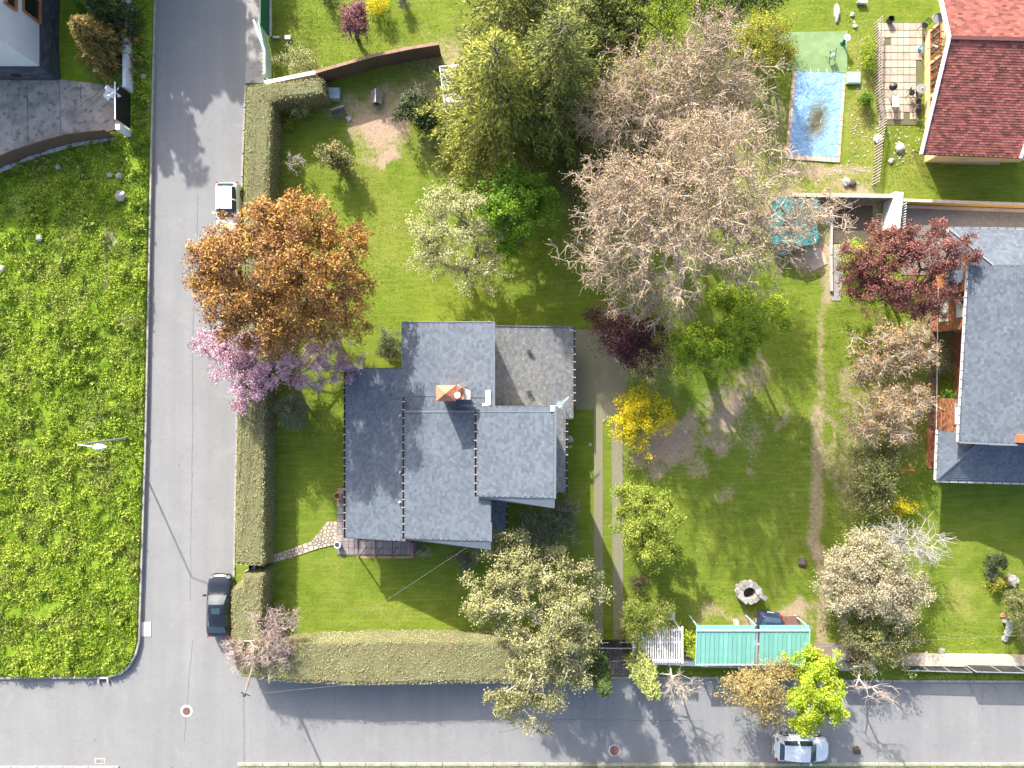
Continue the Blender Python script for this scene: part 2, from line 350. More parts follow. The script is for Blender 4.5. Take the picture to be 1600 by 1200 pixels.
def make_cobble():
    m, nt, b = newmat('driveway_setts')
    g = nt.nodes.new('ShaderNodeNewGeometry'); mp = nt.nodes.new('ShaderNodeMapping')
    mp.inputs['Rotation'].default_value = (0, 0, math.radians(45)); nt.links.new(g.outputs['Position'], mp.inputs[0])
    v = nt.nodes.new('ShaderNodeTexBrick'); v.offset = 0.5; v.inputs['Scale'].default_value = 1.0; v.inputs['Brick Width'].default_value = 0.22
    v.inputs['Row Height'].default_value = 0.12; v.inputs['Mortar Size'].default_value = 0.014
    v.inputs['Color1'].default_value = (0.23, 0.20, 0.18, 1); v.inputs['Color2'].default_value = (0.17, 0.15, 0.14, 1); v.inputs['Mortar'].default_value = (0.10, 0.09, 0.08, 1)
    nt.links.new(mp.outputs[0], v.inputs['Vector']); nt.links.new(v.outputs['Color'], b.inputs['Base Color']); b.inputs['Roughness'].default_value = 0.9
    bump(nt, b, v.outputs['Fac'], -0.5, 0.02); return m
M['setts'] = make_cobble()
def make_cover():
    m, nt, b = newmat('blue_pool_cover')
    tc = nt.nodes.new('ShaderNodeTexCoord'); sp = nt.nodes.new('ShaderNodeMapping'); nt.links.new(tc.outputs['Object'], sp.inputs[0])
    w = noise_(nt, 1.2, 5, 0.6, sp.outputs[0]); f = noise_(nt, 9, 4, 0.7, sp.outputs[0])
    # leaf muck gathered in the sag of the sheet (object space: x east, y north, metres)
    def ell(cx, cy, rx, ry, rot=0):
        mp = nt.nodes.new('ShaderNodeMapping'); mp.vector_type = 'TEXTURE'
        mp.inputs['Location'].default_value = (cx, cy, 0); mp.inputs['Rotation'].default_value = (0, 0, rot); mp.inputs['Scale'].default_value = (rx, ry, 50)
        nt.links.new(tc.outputs['Object'], mp.inputs[0]); l = nt.nodes.new('ShaderNodeVectorMath'); l.operation = 'LENGTH'; nt.links.new(mp.outputs[0], l.inputs[0])
        return math_(nt, 'ADD', l.outputs['Value'], math_(nt, 'MULTIPLY', math_(nt, 'SUBTRACT', f, 0.5), 0.9))
    col = mixc(nt, ramp(nt, w, [(0.3, 0.0), (0.7, 1.0)]), (0.17, 0.35, 0.58), (0.25, 0.43, 0.63))
    col = mixc(nt, ramp(nt, noise_(nt, 3.5, 6, 0.7, sp.outputs[0], 1.2), [(0.58, 0.0), (0.63, 0.5), (0.66, 0.0)]), col, (0.10, 0.22, 0.45))
    pud = ell(0.25, 0.55, 1.15, 2.0, math.radians(-14))
    col = mixc(nt, ramp(nt, pud, [(0.70, 0.75), (1.0, 0.0)]), col, (0.15, 0.30, 0.36))
    muck = ell(-0.10, -0.25, 1.0, 2.0, math.radians(-12))
    col = mixc(nt, ramp(nt, muck, [(0.35, 1.0), (1.05, 0.0)]), col, (0.115, 0.12, 0.075))
    core = ell(-0.05, -0.10, 0.42, 1.0, math.radians(-15))
    col = mixc(nt, ramp(nt, core, [(0.5, 0.9), (1.1, 0.0)]), col, (0.075, 0.055, 0.025))
    nt.links.new(col, b.inputs['Base Color']); b.inputs['Roughness'].default_value = 0.45
    bump(nt, b, noise_(nt, 2.2, 7, 0.72, sp.outputs[0], 1.6), 1.0, 0.14); return m
M['cover'] = make_cover()

LM = {}
LM['orange'] = leafmat('orange_bronze_leaves', (0.125, 0.062, 0.036), (0.315, 0.168, 0.060), (0.58, 0.37, 0.070), 0.15, transcol=(1.2, 0.8, 0.5))
LM['pink'] = leafmat('pink_blossom', (0.26, 0.12, 0.16), (0.58, 0.37, 0.45), (0.84, 0.66, 0.73), 0.2, transcol=(1.0, 0.8, 0.9))
LM['cream'] = leafmat('pale_cream_green_leaves', (0.12, 0.14, 0.04), (0.33, 0.34, 0.14), (0.60, 0.58, 0.34), 0.2)
LM['lime'] = leafmat('lime_green_leaves', (0.09, 0.15, 0.010), (0.25, 0.35, 0.020), (0.48, 0.56, 0.045), 0.22)
LM['green'] = leafmat('bright_green_leaves', (0.035, 0.085, 0.006), (0.10, 0.21, 0.010), (0.22, 0.36, 0.022), 0.22)
LM['conifer'] = leafmat('yellow_green_conifer', (0.040, 0.062, 0.012), (0.155, 0.180, 0.026), (0.42, 0.42, 0.07), 0.1)
LM['conifer2'] = leafmat('deep_green_conifer', (0.026, 0.042, 0.010), (0.085, 0.110, 0.020), (0.25, 0.27, 0.050), 0.06)
LM['olive'] = leafmat('olive_green_leaves', (0.05, 0.065, 0.020), (0.175, 0.180, 0.060), (0.40, 0.37, 0.16), 0.15)
LM['greygreen'] = leafmat('grey_green_leaves', (0.07, 0.085, 0.05), (0.14, 0.165, 0.095), (0.26, 0.28, 0.18), 0.2)
LM['tan'] = leafmat('tan_buds', (0.16, 0.12, 0.07), (0.33, 0.245, 0.15), (0.55, 0.39, 0.19), 0.15, transcol=(1.1, 0.9, 0.6))
LM['brown'] = leafmat('russet_buds', (0.17, 0.105, 0.055), (0.33, 0.215, 0.10), (0.50, 0.34, 0.14), 0.15, transcol=(1.1, 0.9, 0.6))
LM['creamtwig'] = leafmat('cream_weeping_twigs', (0.20, 0.17, 0.10), (0.36, 0.31, 0.19), (0.50, 0.45, 0.29), 0.2)
LM['red'] = leafmat('wine_red_leaves', (0.05, 0.018, 0.017), (0.17, 0.064, 0.054), (0.34, 0.155, 0.125), 0.12, transcol=(1.2, 0.5, 0.5))
LM['plum'] = leafmat('dark_plum_leaves', (0.030, 0.012, 0.014), (0.085, 0.030, 0.038), (0.17, 0.065, 0.07), 0.2, transcol=(1.2, 0.5, 0.6))
LM['purple'] = leafmat('purple_pink_leaves', (0.11, 0.035, 0.045), (0.22, 0.085, 0.105), (0.38, 0.19, 0.21), 0.22, transcol=(1.2, 0.6, 0.7))
LM['yellow'] = leafmat('yellow_flowers', (0.26, 0.26, 0.012), (0.62, 0.52, 0.012), (0.82, 0.66, 0.012), 0.3)
LM['dark'] = leafmat('dark_green_leaves', (0.020, 0.040, 0.012), (0.045, 0.075, 0.020), (0.10, 0.145, 0.04), 0.2)
LM['hedge'] = leafmat('clipped_hedge_leaves', (0.17, 0.18, 0.075), (0.275, 0.285, 0.13), (0.39, 0.39, 0.205), 0.08)
_h = LM['hedge'].node_tree; _b = _h.nodes['Principled BSDF']; _src = _b.inputs['Base Color'].links[0].from_socket
_f = ramp(_h, noise_(_h, 0.55, 5, 0.65), [(0.42, 0.0), (0.60, 0.75)]); _c = mixc(_h, _f, _src, (0.30, 0.225, 0.11)); _h.links.new(_c, _b.inputs['Base Color'])
LM['weeds'] = leafmat('field_weeds', (0.115, 0.180, 0.014), (0.235, 0.325, 0.024), (0.37, 0.44, 0.060), 0.2)
_w = LM['weeds'].node_tree; _bw = _w.nodes['Principled BSDF']; _sw = _bw.inputs['Base Color'].links[0].from_socket
_cw = mixc(_w, ramp(_w, noise_(_w, 0.38, 5, 0.7), [(0.50, 0.0), (0.64, 0.8)]), _sw, (0.25, 0.245, 0.075)); _cw = mixc(_w, ramp(_w, noise_(_w, 0.9, 4, 0.7, dist=1.0), [(0.56, 0.0), (0.68, 0.55)]), _cw, (0.065, 0.125, 0.035)); _w.links.new(_cw, _bw.inputs['Base Color'])
LM['turf'] = leafmat('turf_blades', (0.12, 0.17, 0.018), (0.22, 0.26, 0.030), (0.36, 0.36, 0.08), 0.3)
LM['mauve'] = leafmat('dull_pink_buds', (0.15, 0.085, 0.085), (0.28, 0.17, 0.165), (0.40, 0.28, 0.26), 0.1, transcol=(1.0, 0.8, 0.8))
LM['yellowtwig'] = leafmat('golden_leaves', (0.17, 0.18, 0.02), (0.32, 0.32, 0.035), (0.50, 0.46, 0.08), 0.25)

def make_meshfence():
    m, nt, b = newmat('dark_mesh_panel'); b.inputs['Base Color'].default_value = (.03, .035, .04, 1); b.inputs['Roughness'].default_value = .6
    t = nt.nodes.new('ShaderNodeBsdfTransparent'); mx = nt.nodes.new('ShaderNodeMixShader'); mx.inputs[0].default_value = .62
    nt.links.new(t.outputs[0], mx.inputs[1]); nt.links.new(b.outputs[0], mx.inputs[2]); nt.links.new(mx.outputs[0], nt.nodes['Material Output'].inputs[0]); return m
M['meshfence'] = make_meshfence()

LM['lawnblade'] = leafmat('mown_grass_blades', (0.075, 0.125, 0.012), (0.150, 0.215, 0.020), (0.265, 0.300, 0.050), 0.3)

LM['paleconifer'] = leafmat('pale_green_sprays', (.10, .13, .03), (.22, .26, .07), (.40, .42, .13), .1)

LM['ochre'] = leafmat('ochre_olive_leaves', (.10, .085, .03), (.27, .21, .085), (.46, .35, .14), .15)

LM['oak'] = leafmat('silvery_olive_leaves', (.08, .09, .03), (.235, .235, .09), (.47, .44, .22), .15)
M['tanbark'] = simple('warm_pale_bark', (.46, .375, .29), (.34, .27, .21), 6, .9, .3, 25)
# ------------------------------------------------------------------ vegetation builders
def unit(a): return a/np.maximum(np.linalg.norm(a, axis=1, keepdims=True), 1e-9)
def leaf_quads(rng, C, size, up=0.5, aspect=0.55, along=None, jit=0.5, outw=None):
    """one pointed quad per centre; along = preferred long axis; outw = preferred facing"""
    n = len(C)
    nrm = rng.normal(size=(n, 3))*(1-up*0.6)+np.array([0, 0, up*1.2])
    if outw is not None: nrm = nrm+outw*0.9
    nrm = unit(nrm)
    t = rng.normal(size=(n, 3)) if along is None else along+rng.normal(size=(n, 3))*jit
    t = unit(t-nrm*np.sum(t*nrm, axis=1, keepdims=True)); s = np.cross(nrm, t)
    L = (size*(0.65+0.7*rng.random(n)))[:, None]; W = L*aspect
    V = np.stack([C-t*L*0.5, C+s*W*0.5-t*L*0.05, C+t*L*0.5, C-s*W*0.5-t*L*0.05], axis=1).reshape(-1, 3)
    return V, np.arange(n*4).reshape(-1, 4)
def prisms(A, B, ra, rb, k=4):
    """tapered bars for branches, one per segment"""
    n = len(A); d = unit(B-A); up = np.tile(np.array([[0.13, 0.21, 1.0]]), (n, 1))
    x = unit(np.cross(d, up)); y = np.cross(x, d); V = []
    for P0, r in ((A, ra), (B, rb)):
        for i in range(k):
            a = 2*math.pi*i/k; V.append(P0+(x*math.cos(a)+y*math.sin(a))*np.asarray(r)[:, None])
    V = np.stack(V, axis=1).reshape(-1, 3); base = (np.arange(n)*2*k)[:, None]
    F = np.concatenate([base+np.array([[i, (i+1) % k, k+(i+1) % k, k+i]]) for i in range(k)], axis=0)
    return V, F
def lobes_points(rng, lobes, n, shell=0.45, bottom=0.35, lump=0.22):
    L = []
    for l in lobes:
        px, py, z, rpx, rz = l[:5]; ry = l[5] if len(l) > 5 else rpx
        c = np.array(P(px, py, z)); k = (H-z)/FPX
        L.append((c, np.array([rpx*k, ry*k, rz])))
    w = np.array([r[0]*r[1]*0.8+r[0]*r[2] for c, r in L]); w = w/w.sum()
    pts = []; 
    which = rng.choice(len(L), size=n, p=w)
    d = unit(rng.normal(size=(n, 3))); flip = (d[:, 2] < 0) & (rng.random(n) > bottom); d[flip, 2] *= -1
    rad = (1-shell*rng.random(n)**1.5)
    ph = rng.random(6)*6.28
    lum = 1+lump*(np.sin(d[:, 0]*5+ph[0]+which)*np.sin(d[:, 1]*5+ph[1])+0.6*np.sin(d[:, 2]*7+ph[2]+d[:, 0]*9))
    for i in range(n):
        c, r = L[which[i]]; pts.append(c+d[i]*r*rad[i]*lum[i])
    return np.array(pts), d, L
def skeleton(rng, base, pts, fork, trunk_r, droop=0.0, lean=None):
    """greedy branching: every point hangs on the nearest earlier node, favouring short ways to the root"""
    base = np.array(base, dtype=float); top = base+np.array([0, 0, fork]) if lean is None else np.array(lean, dtype=float)
    N_ = 2*len(pts)+4; nodes = np.zeros((N_, 3)); plen = np.zeros(N_); par = [-1, 0, 1]; c = 3
    nodes[0] = base; nodes[1] = base*0.5+top*0.5+np.append(rng.normal(size=2)*0.06, 0); nodes[2] = top; plen[1] = fork/2; plen[2] = fork
    order = np.argsort(np.linalg.norm(pts-top, axis=1)); pts = pts[order]
    for p in pts:
        d = np.linalg.norm(nodes[:c]-p, axis=1)+0.25*plen[:c]; d[:2] += 50
        j = int(np.argmin(d)); dist = np.linalg.norm(nodes[j]-p)
        if dist > 1.0:
            nodes[c] = (nodes[j]+p)/2+rng.normal(size=3)*0.09*dist+np.array([0, 0, 0.10*dist]); par.append(j); plen[c] = plen[j]+dist*0.5; j = c; c += 1; dist *= 0.5
        nodes[c] = p; par.append(j); plen[c] = plen[j]+dist; c += 1
    nodes = nodes[:c]
    n = len(nodes); cnt = np.ones(n)
    for i in range(n-1, 0, -1): cnt[par[i]] += cnt[i]
    nodes = np.array(nodes); par = np.array(par)
    rad = trunk_r*(cnt/cnt[0])**0.48
    idx = np.arange(1, n)
    return nodes[par[idx]], nodes[idx], rad[par[idx]]*0.92, rad[idx], idx, nodes, par, rad
def tree(name, label, cat, base_px, lobes, leaf, bark, nodes=140, per=60, size=0.14, sigma=0.35, fork=1.6, trunk_r=0.18,
         seed=1, up=0.4, shell=0.45, bottom=0.35, lump=0.2, twigs=0, twig_len=0.6, twig_r=0.012, minr=0.012, aspect=0.55,
         tbase=0.5, group=None, z0=0.08, outward=0.6, tipbias=0.0, clumps=0, cr=0.8):
    rng = np.random.default_rng(seed)
    b = P(*base_px, z0) if len(base_px) == 2 else Vector(base_px)
    root = empty(name, b, label, cat, 0, group)
    pts, d, L = lobes_points(rng, lobes, nodes, shell, bottom, lump)
    if clumps:
        cp, _, L = lobes_points(rng, lobes, clumps, shell, bottom, lump); dd = unit(rng.normal(size=(nodes, 3))); dd[:, 2] = np.where(dd[:, 2] < -.3, -dd[:, 2], dd[:, 2])
        ci = rng.integers(0, clumps, nodes); sz = cr*(0.6+0.7*rng.random(clumps)); pts = cp[ci]+dd*(sz[ci]*(0.55+0.45*rng.random(nodes)))[:, None]*np.array([1, 1, .75])
    pts[:, 2] = np.maximum(pts[:, 2], z0+0.25)
    A, B, ra, rb, idx, nd, par, rad = skeleton(rng, b, pts, fork, trunk_r)
    ra = np.maximum(ra, minr); rb = np.maximum(rb, minr*0.8)
    V, F = prisms(A, B, ra, rb, 5)
    Vs = [V]; Fs = [F]
    cen = sum(l[0] for l in L)/len(L)
    tipC = nd[3:]
    # fine twigs fan out from the branch ends
    if twigs:
        src = np.repeat(tipC, twigs, axis=0); m = len(src)
        outd = unit(src-cen+rng.normal(size=(m, 3))*0.2)
        dr = unit(outd*0.55+rng.normal(size=(m, 3))*0.62+np.array([0, 0, 0.15]))
        ln = twig_len*(0.5+rng.random(m))[:, None]
        mid = src+dr*ln*0.55; dr2 = unit(dr+rng.normal(size=(m, 3))*0.35); end = mid+dr2*ln*0.5
        for a_, b_, r0, r1 in ((src, mid, twig_r*1.25, twig_r), (mid, end, twig_r, twig_r*0.6)):
            v, f = prisms(a_, b_, np.full(m, r0), np.full(m, r1), 3); Fs.append(f+sum(len(q) for q in Vs)); Vs.append(v)
        leafpts = np.concatenate([mid, end, (mid+end)/2]); lt = np.tile(np.repeat(rng.random(len(tipC)), twigs), 3)
    else:
        leafpts = tipC; lt = rng.random(len(tipC))
    k4 = [f for f in Fs]
    V = np.concatenate(Vs); 
    tri = np.concatenate(k4)
    obj('trunk', V, tri, bark, root, smooth=True)
    n = len(leafpts)*per
    C = np.repeat(leafpts, per, axis=0)+rng.normal(size=(n, 3))*np.array([sigma, sigma, sigma*0.75])
    keep = C[:, 2] > z0+0.03; C = C[keep]; 
    lt = np.repeat(lt, per)[keep]
    outw = unit(C-cen)
    V, F = leaf_quads(rng, C, size, up, aspect, outw=outw*outward)
    t = np.clip(tbase+(lt-0.5)*0.55+(rng.random(len(C))-0.5)*0.6+tipbias, 0, 1)
    obj('crown', V, F, leaf, root, tint=t)
    return root
def conifer(name, label, cat, base_px, height, radius, leaf, seed=1, whorls=30, group=None, trunk_r=0.3, droop=0.25, per=16, spray=0.5, z0=0.08, power=0.85, tbase=0.5, base_z=0.06, nb=9, top_off=(0, 0), ls=0.30, asp=0.22):
    """tapering conifer: whorls of boughs that carry long needled sprays"""
    rng = np.random.default_rng(seed); b = P(*base_px, z0); root = empty(name, b, label, cat, 0, group); b = np.array(b)
    top = b+np.array([top_off[0], top_off[1], height])
    A = []; B = []; ra = []; rb = []; C = []; D = []; T = []
    A.append(b); B.append(top); ra.append(trunk_r); rb.append(0.03)
    for w in range(whorls):
        f = base_z+(0.98-base_z)*(w+rng.random()*0.6)/whorls; c = b+(top-b)*f
        R = radius*(1-f)**power*(0.8+0.35*rng.random()) + 0.12
        k = max(5, int(nb*(0.5+0.9*(1-f)))); a0 = rng.random()*6.28
        for i in range(k):
            a = a0+6.283*i/k+rng.normal()*0.22; Rr = R*(0.72+0.42*rng.random()); dirn = np.array([math.cos(a), math.sin(a), 0.0])
            side = np.array([-dirn[1], dirn[0], 0.0]); steps = max(3, int(Rr/0.32)); prev = c.copy(); tt = rng.random()
            for s in range(1, steps+1):
                q = s/steps; p = c+dirn*Rr*q+np.array([0, 0, Rr*(0.22*q-droop*1.9*q*q)])+side*rng.normal()*0.05
                A.append(prev); B.append(p); ra.append(max(0.012, 0.05*(1-q)+0.012)); rb.append(0.012); 
                wdt = spray*(0.5+0.9*math.sin(math.pi*min(1, q*0.85+0.1)))
                for sgn in (-1, 1):
                    for _ in range(max(1, per//4)):
                        dd = dirn*(0.75+0.35*rng.random())+side*sgn*(0.35+0.7*rng.random())+np.array([0, 0, -0.25-0.3*rng.random()])
                        dd = dd/np.linalg.norm(dd); u = rng.random()
                        C.append(p+dd*wdt*0.9*u+rng.normal(size=3)*0.05); D.append(dd); T.append(tt*0.5+0.5*u*0.8+q*0.25)
                for _ in range(per//4): C.append(p+rng.normal(size=3)*0.07); D.append(dirn+rng.normal(size=3)*0.3+np.array([0,0,-0.2])); T.append(tt*0.5+0.3+q*0.25)
                prev = p
    V, F = prisms(np.array(A), np.array(B), np.array(ra), np.array(rb), 5); obj('trunk', V, F, M['bark'], root, smooth=True)
    C = np.array(C); D = np.array(D); T = np.array(T); k = C[:, 2] > z0+0.05; C = C[k]; D = D[k]; T = T[k]
    V, F = leaf_quads(rng, C, ls, 0.7, asp, along=unit(D), jit=0.25)
    obj('crown', V, F, leaf, root, tint=np.clip(T-0.5+tbase+(rng.random(len(T))-0.5)*0.35, 0, 1))
    return root
def shrub(name, label, px, py, rpx, h, leaf, seed=1, n=60, per=40, size=0.10, bark=None, cat='shrub', ry=None, sigma=0.13, z0=0.08, **kw):
    rz = h*0.55
    return tree(name, label, cat, (px, py), [(px+0, py+0, h*0.5, rpx, rz, ry or rpx)], leaf, bark or M['bark'], nodes=n, per=per, size=size, sigma=sigma,
                fork=min(0.3, h*0.25), trunk_r=0.05, seed=seed, shell=0.6, minr=0.008, z0=z0, **kw)
def hedge(name, label, outline, h, seed=1, z0=0.0, dens=200, group=None):
    """clipped hedge: outline polygon of ground points, flat top with rounded shoulders, woolly surface of small leaves"""
    rng = np.random.default_rng(seed); pts = [np.array(PG(*p)[:2]) for p in outline]
    c = sum(pts)/len(pts); root = empty(name, (c[0], c[1], z0), label, 'hedge', 0, group)
    a = sum(pts[i][0]*pts[(i+1)%len(pts)][1]-pts[(i+1)%len(pts)][0]*pts[i][1] for i in range(len(pts)))
    if a < 0: pts = pts[::-1]
    # resample
    ring = []
    for i in range(len(pts)):
        p, q = pts[i], pts[(i+1)%len(pts)]; k = max(1, int(np.linalg.norm(q-p)/0.3))
        ring += [p+(q-p)*j/k for j in range(k)]
    ring = np.array(ring); n = len(ring); prv = np.roll(ring, 1, 0); nxt = np.roll(ring, -1, 0)
    t = unit(nxt-prv); nr = np.stack([-t[:, 1], t[:, 0]], 1)          # inward normals
    prof = [(0.05, 0.0), (0.0, h*0.4), (0.02, h*0.85), (0.10, h*0.97), (0.26, h)]
    V = []; F = []
    wob = np.array([mnoise.noise(Vector((p[0]*0.9, p[1]*0.9, seed)))*0.12 for p in ring])
    for ins, z in prof:
        for i in range(n):
            q = ring[i]+nr[i]*(ins+wob[i]); V.append((q[0], q[1], z0+z+(0.05*mnoise.noise(Vector((q[0]*2, q[1]*2, z))) if z > 0 else 0)))
    for k in range(len(prof)-1):
        for i in range(n): F.append([k*n+i, k*n+(i+1)%n, (k+1)*n+(i+1)%n, (k+1)*n+i])
    F.append([(len(prof)-1)*n+i for i in range(n)])
    obj('hedge_core', V, F, M['hedgecore'], root)
    # leaves on sides and top
    C = []; O = []
    per = np.linalg.norm(nxt-ring, axis=1).sum(); ns = int(per*h*dens*0.8); ii = rng.integers(0, n, ns); u = rng.random(ns)[:, None]
    q = ring[ii]*(1-u)+nxt[ii]*u+nr[ii]*(wob[ii][:, None]+rng.normal(size=(ns, 1))*0.03); z = z0+h*rng.random(ns)*0.98
    C.append(np.column_stack([q, z])); O.append(np.column_stack([-nr[ii], np.zeros(ns)]))
    lo = ring.min(0); hi = ring.max(0); area = (hi-lo).prod(); nt_ = int(area*dens*1.15); g = lo+rng.random((nt_, 2))*(hi-lo)
    ins = inside(g, np.array(pts)); g = g[ins]
    zz = np.array([0.07*mnoise.noise(Vector((p[0]*1.3, p[1]*1.3, 3))) + 0.045*mnoise.noise(Vector((p[0]*5, p[1]*5, 9))) for p in g])
    # knobbly open patches along the middle of the top
    C.append(np.column_stack([g, z0+h+0.01+zz+rng.normal(size=len(g))*0.028])); O.append(np.tile([[0, 0, 1.0]], (len(g), 1)))
    C = np.concatenate(C); O = np.concatenate(O)
    V, F = leaf_quads(rng, C, 0.085, 0.1, 0.6, outw=O*1.1)
    patch = np.array([mnoise.noise(Vector((p[0]*0.45, p[1]*0.45, seed*3.1)))*0.5 for p in C])
    tt = np.clip(0.6+patch+(rng.random(len(C))-0.5)*0.5, 0, 1)
    obj('leaf_surface', V, F, LM['hedge'], root, tint=tt)
    return root
M['hedgecore'] = simple('hedge_inside', (0.155, 0.150, 0.070), (0.105, 0.110, 0.045), 5, 0.98, 0.8, 15)
def inside(g, poly):
    x, y = g[:, 0], g[:, 1]; r = np.zeros(len(g), bool); n = len(poly); j = n-1
    for i in range(n):
        xi, yi = poly[i]; xj, yj = poly[j]
        c = ((yi > y) != (yj > y)) & (x < (xj-xi)*(y-yi)/(yj-yi+1e-12)+xi); r ^= c; j = i
    return r
def blades(name, region_fn, n, box, leaf, label=None, size=0.12, seed=1, zf=None, tall=0.4, tintf=None, parent=None, cat='grass', up=0.2):
    rng = np.random.default_rng(seed); (x0, y0), (x1, y1) = box
    g = np.column_stack([x0+(x1-x0)*rng.random(n), y0+(y1-y0)*rng.random(n)]); g = g[region_fn(g)]
    z = zf(g) if zf else np.zeros(len(g)); C = np.column_stack([g, z+size*tall*rng.random(len(g))])
    along = np.tile([[0, 0, 0.6]], (len(g), 1))+rng.normal(size=(len(g), 3))*0.6
    V, F = leaf_quads(rng, C, size, up, 0.38, along=along, jit=0.3)
    t = tintf(g) if tintf else 0.5; t = np.clip(t+(rng.random(len(g))-0.5)*0.55, 0, 1)
    o = obj(name, V, F, leaf, parent, tint=t); tag(o, label, cat, None, 'stuff'); return o
def vnoise(g, s, seed=0.0, octv=3):
    out = np.zeros(len(g))
    for i, p in enumerate(g):
        out[i] = mnoise.fractal(Vector((p[0]*s, p[1]*s, seed)), 0.8, 2.0, octv)
    return out
def fnoise(X, Y, s, seed=0):
    """cheap smooth value noise on arrays"""
    rng = np.random.default_rng(seed); T = rng.random((64, 64)); x = X*s+1000.3; y = Y*s+1000.7
    xi = np.floor(x).astype(int); yi = np.floor(y).astype(int); fx = x-xi; fy = y-yi; fx = fx*fx*(3-2*fx); fy = fy*fy*(3-2*fy)
    a = T[xi % 64, yi % 64]; b = T[(xi+1) % 64, yi % 64]; c = T[xi % 64, (yi+1) % 64]; d = T[(xi+1) % 64, (yi+1) % 64]
    return (a*(1-fx)+b*fx)*(1-fy)+(c*(1-fx)+d*fx)*fy-0.5
def fbm(X, Y, s, seed=0, o=4):
    return sum(fnoise(X, Y, s*2**k, seed+k)*0.5**k for k in range(o))

# ------------------------------------------------------------------ roofs
def slate_roof(parent, name, poly, mat, basemat, tw=0.22, th=0.19, seed=0, thick=0.16, lift=0.022, slab='roof_slab', jit=0.006):
    """poly: 3D corners of one sloping plane. A slab below, then lapped slates as one joined part."""
    poly = [Vector(p) for p in poly]; nrm = Vector((0, 0, 0)); c = sum(poly, Vector())/len(poly)
    for i in range(len(poly)): nrm += (poly[i]-c).cross(poly[(i+1)%len(poly)]-c)
    nrm.normalize(); nrm = -nrm if nrm.z < 0 else nrm
    down = Vector((nrm.x, nrm.y, 0)); down = Vector((-1, 0, 0)) if down.length < 1e-4 else down.normalized()
    # make exactly planar
    poly = [Vector((p.x, p.y, c.z-((p.x-c.x)*nrm.x+(p.y-c.y)*nrm.y)/nrm.z)) for p in poly]
    s = MB(); s.prism([(p.x, p.y) for p in poly], 0, 1)
    a = sum(poly[i].x*poly[(i+1)%len(poly)].y-poly[(i+1)%len(poly)].x*poly[i].y for i in range(len(poly)))
    pl = poly if a > 0 else poly[::-1]; n = len(pl)
    s.V = [(p.x, p.y, p.z-thick) for p in pl]+[(p.x, p.y, p.z) for p in pl]
    s.build(slab, basemat, parent)
    v = (down-nrm*down.dot(nrm)).normalized(); u = v.cross(nrm).normalized()
    q = np.array([[(p-c).dot(u), (p-c).dot(v)] for p in pl]); lo = q.min(0); hi = q.max(0)
    rng = np.random.default_rng(seed); rows = int((hi[1]-lo[1])/th)+2; cols = int((hi[0]-lo[0])/tw)+2
    R, Cc = np.meshgrid(np.arange(rows), np.arange(cols), indexing='ij'); R = R.ravel(); Cc = Cc.ravel()
    cu = lo[0]+(Cc+0.5*(R % 2))*tw; cv = hi[1]-(R+0.5)*th
    k = inside(np.column_stack([cu, cv]), q); cu = cu[k]; cv = cv[k]; m = len(cu)
    rowt = R[k]
    gap = 0.010; U = np.array(u); W = np.array(v); Nn = np.array(nrm); c0 = np.array(c)
    def pt(du, dv, hgt):
        uu = cu+du; vv = cv+dv
        f = np.ones(m)                                  # pull corners back inside the outline
        for _ in range(7):
            o_ = ~inside(np.column_stack([cu+(uu-cu)*f, cv+(vv-cv)*f]), q); f[o_] -= 0.16
        f = np.clip(f, 0, 1); uu = cu+(uu-cu)*f; vv = cv+(vv-cv)*f
        return c0+uu[:, None]*U+vv[:, None]*W+Nn*hgt[:, None]
    j = rng.random(m)*jit; z = np.zeros(m)+0.003
    a_ = pt(-tw/2+gap/2, -th/2, z); b_ = pt(tw/2-gap/2, -th/2, z); d_ = pt(tw/2-gap/2, th/2+0.012, lift+j+z); e_ = pt(-tw/2+gap/2, th/2+0.012, lift+j*0.6+z)
    f_ = pt(tw/2-gap/2, th/2+0.012, z-0.001); g_ = pt(-tw/2+gap/2, th/2+0.012, z-0.001)
    V = np.stack([a_, b_, d_, e_, f_, g_], 1).reshape(-1, 3); B = (np.arange(m)*6)[:, None]
    F = np.concatenate([B+np.array([[0, 1, 2, 3]]), B+np.array([[3, 2, 4, 5]])]); t = rng.random(m)*0.75+0.25*rng.random(m)
    flip = np.cross(b_[0]-a_[0], d_[0]-a_[0]).dot(Nn) < 0
    if flip: F = F[:, ::-1]
    o = obj(name, V, F, mat, parent, tint=np.concatenate([t, t])); tag(o, kind='stuff'); return o
def gutter(parent, a, b, mat, bmat, w=0.13, step=0.55, name='gutter', side=None):
    a = Vector(a); b = Vector(b); d = (b-a).normalized(); s = side or Vector((-d.y, d.x, 0))
    g = MB()
    for off, zz, ww, hh in ((0.0, -0.10, w, 0.02), (-w/2, -0.05, 0.012, 0.11), (w/2, -0.05, 0.012, 0.11)):
        g.bar(a+s*off+Vector((0, 0, zz)), b+s*off+Vector((0, 0, zz)), ww, hh)
    g.build(name, mat, parent)
    k = MB(); n = int((b-a).length/step)
    for i in range(n):
        p = a+d*(i+0.5)*step; k.bar(p-s*w*0.75+Vector((0, 0, 0.005)), p+s*w*0.75+Vector((0, 0, 0.005)), 0.05, 0.015)
    o = k.build(name+'_brackets', bmat, parent); tag(o, kind='stuff')

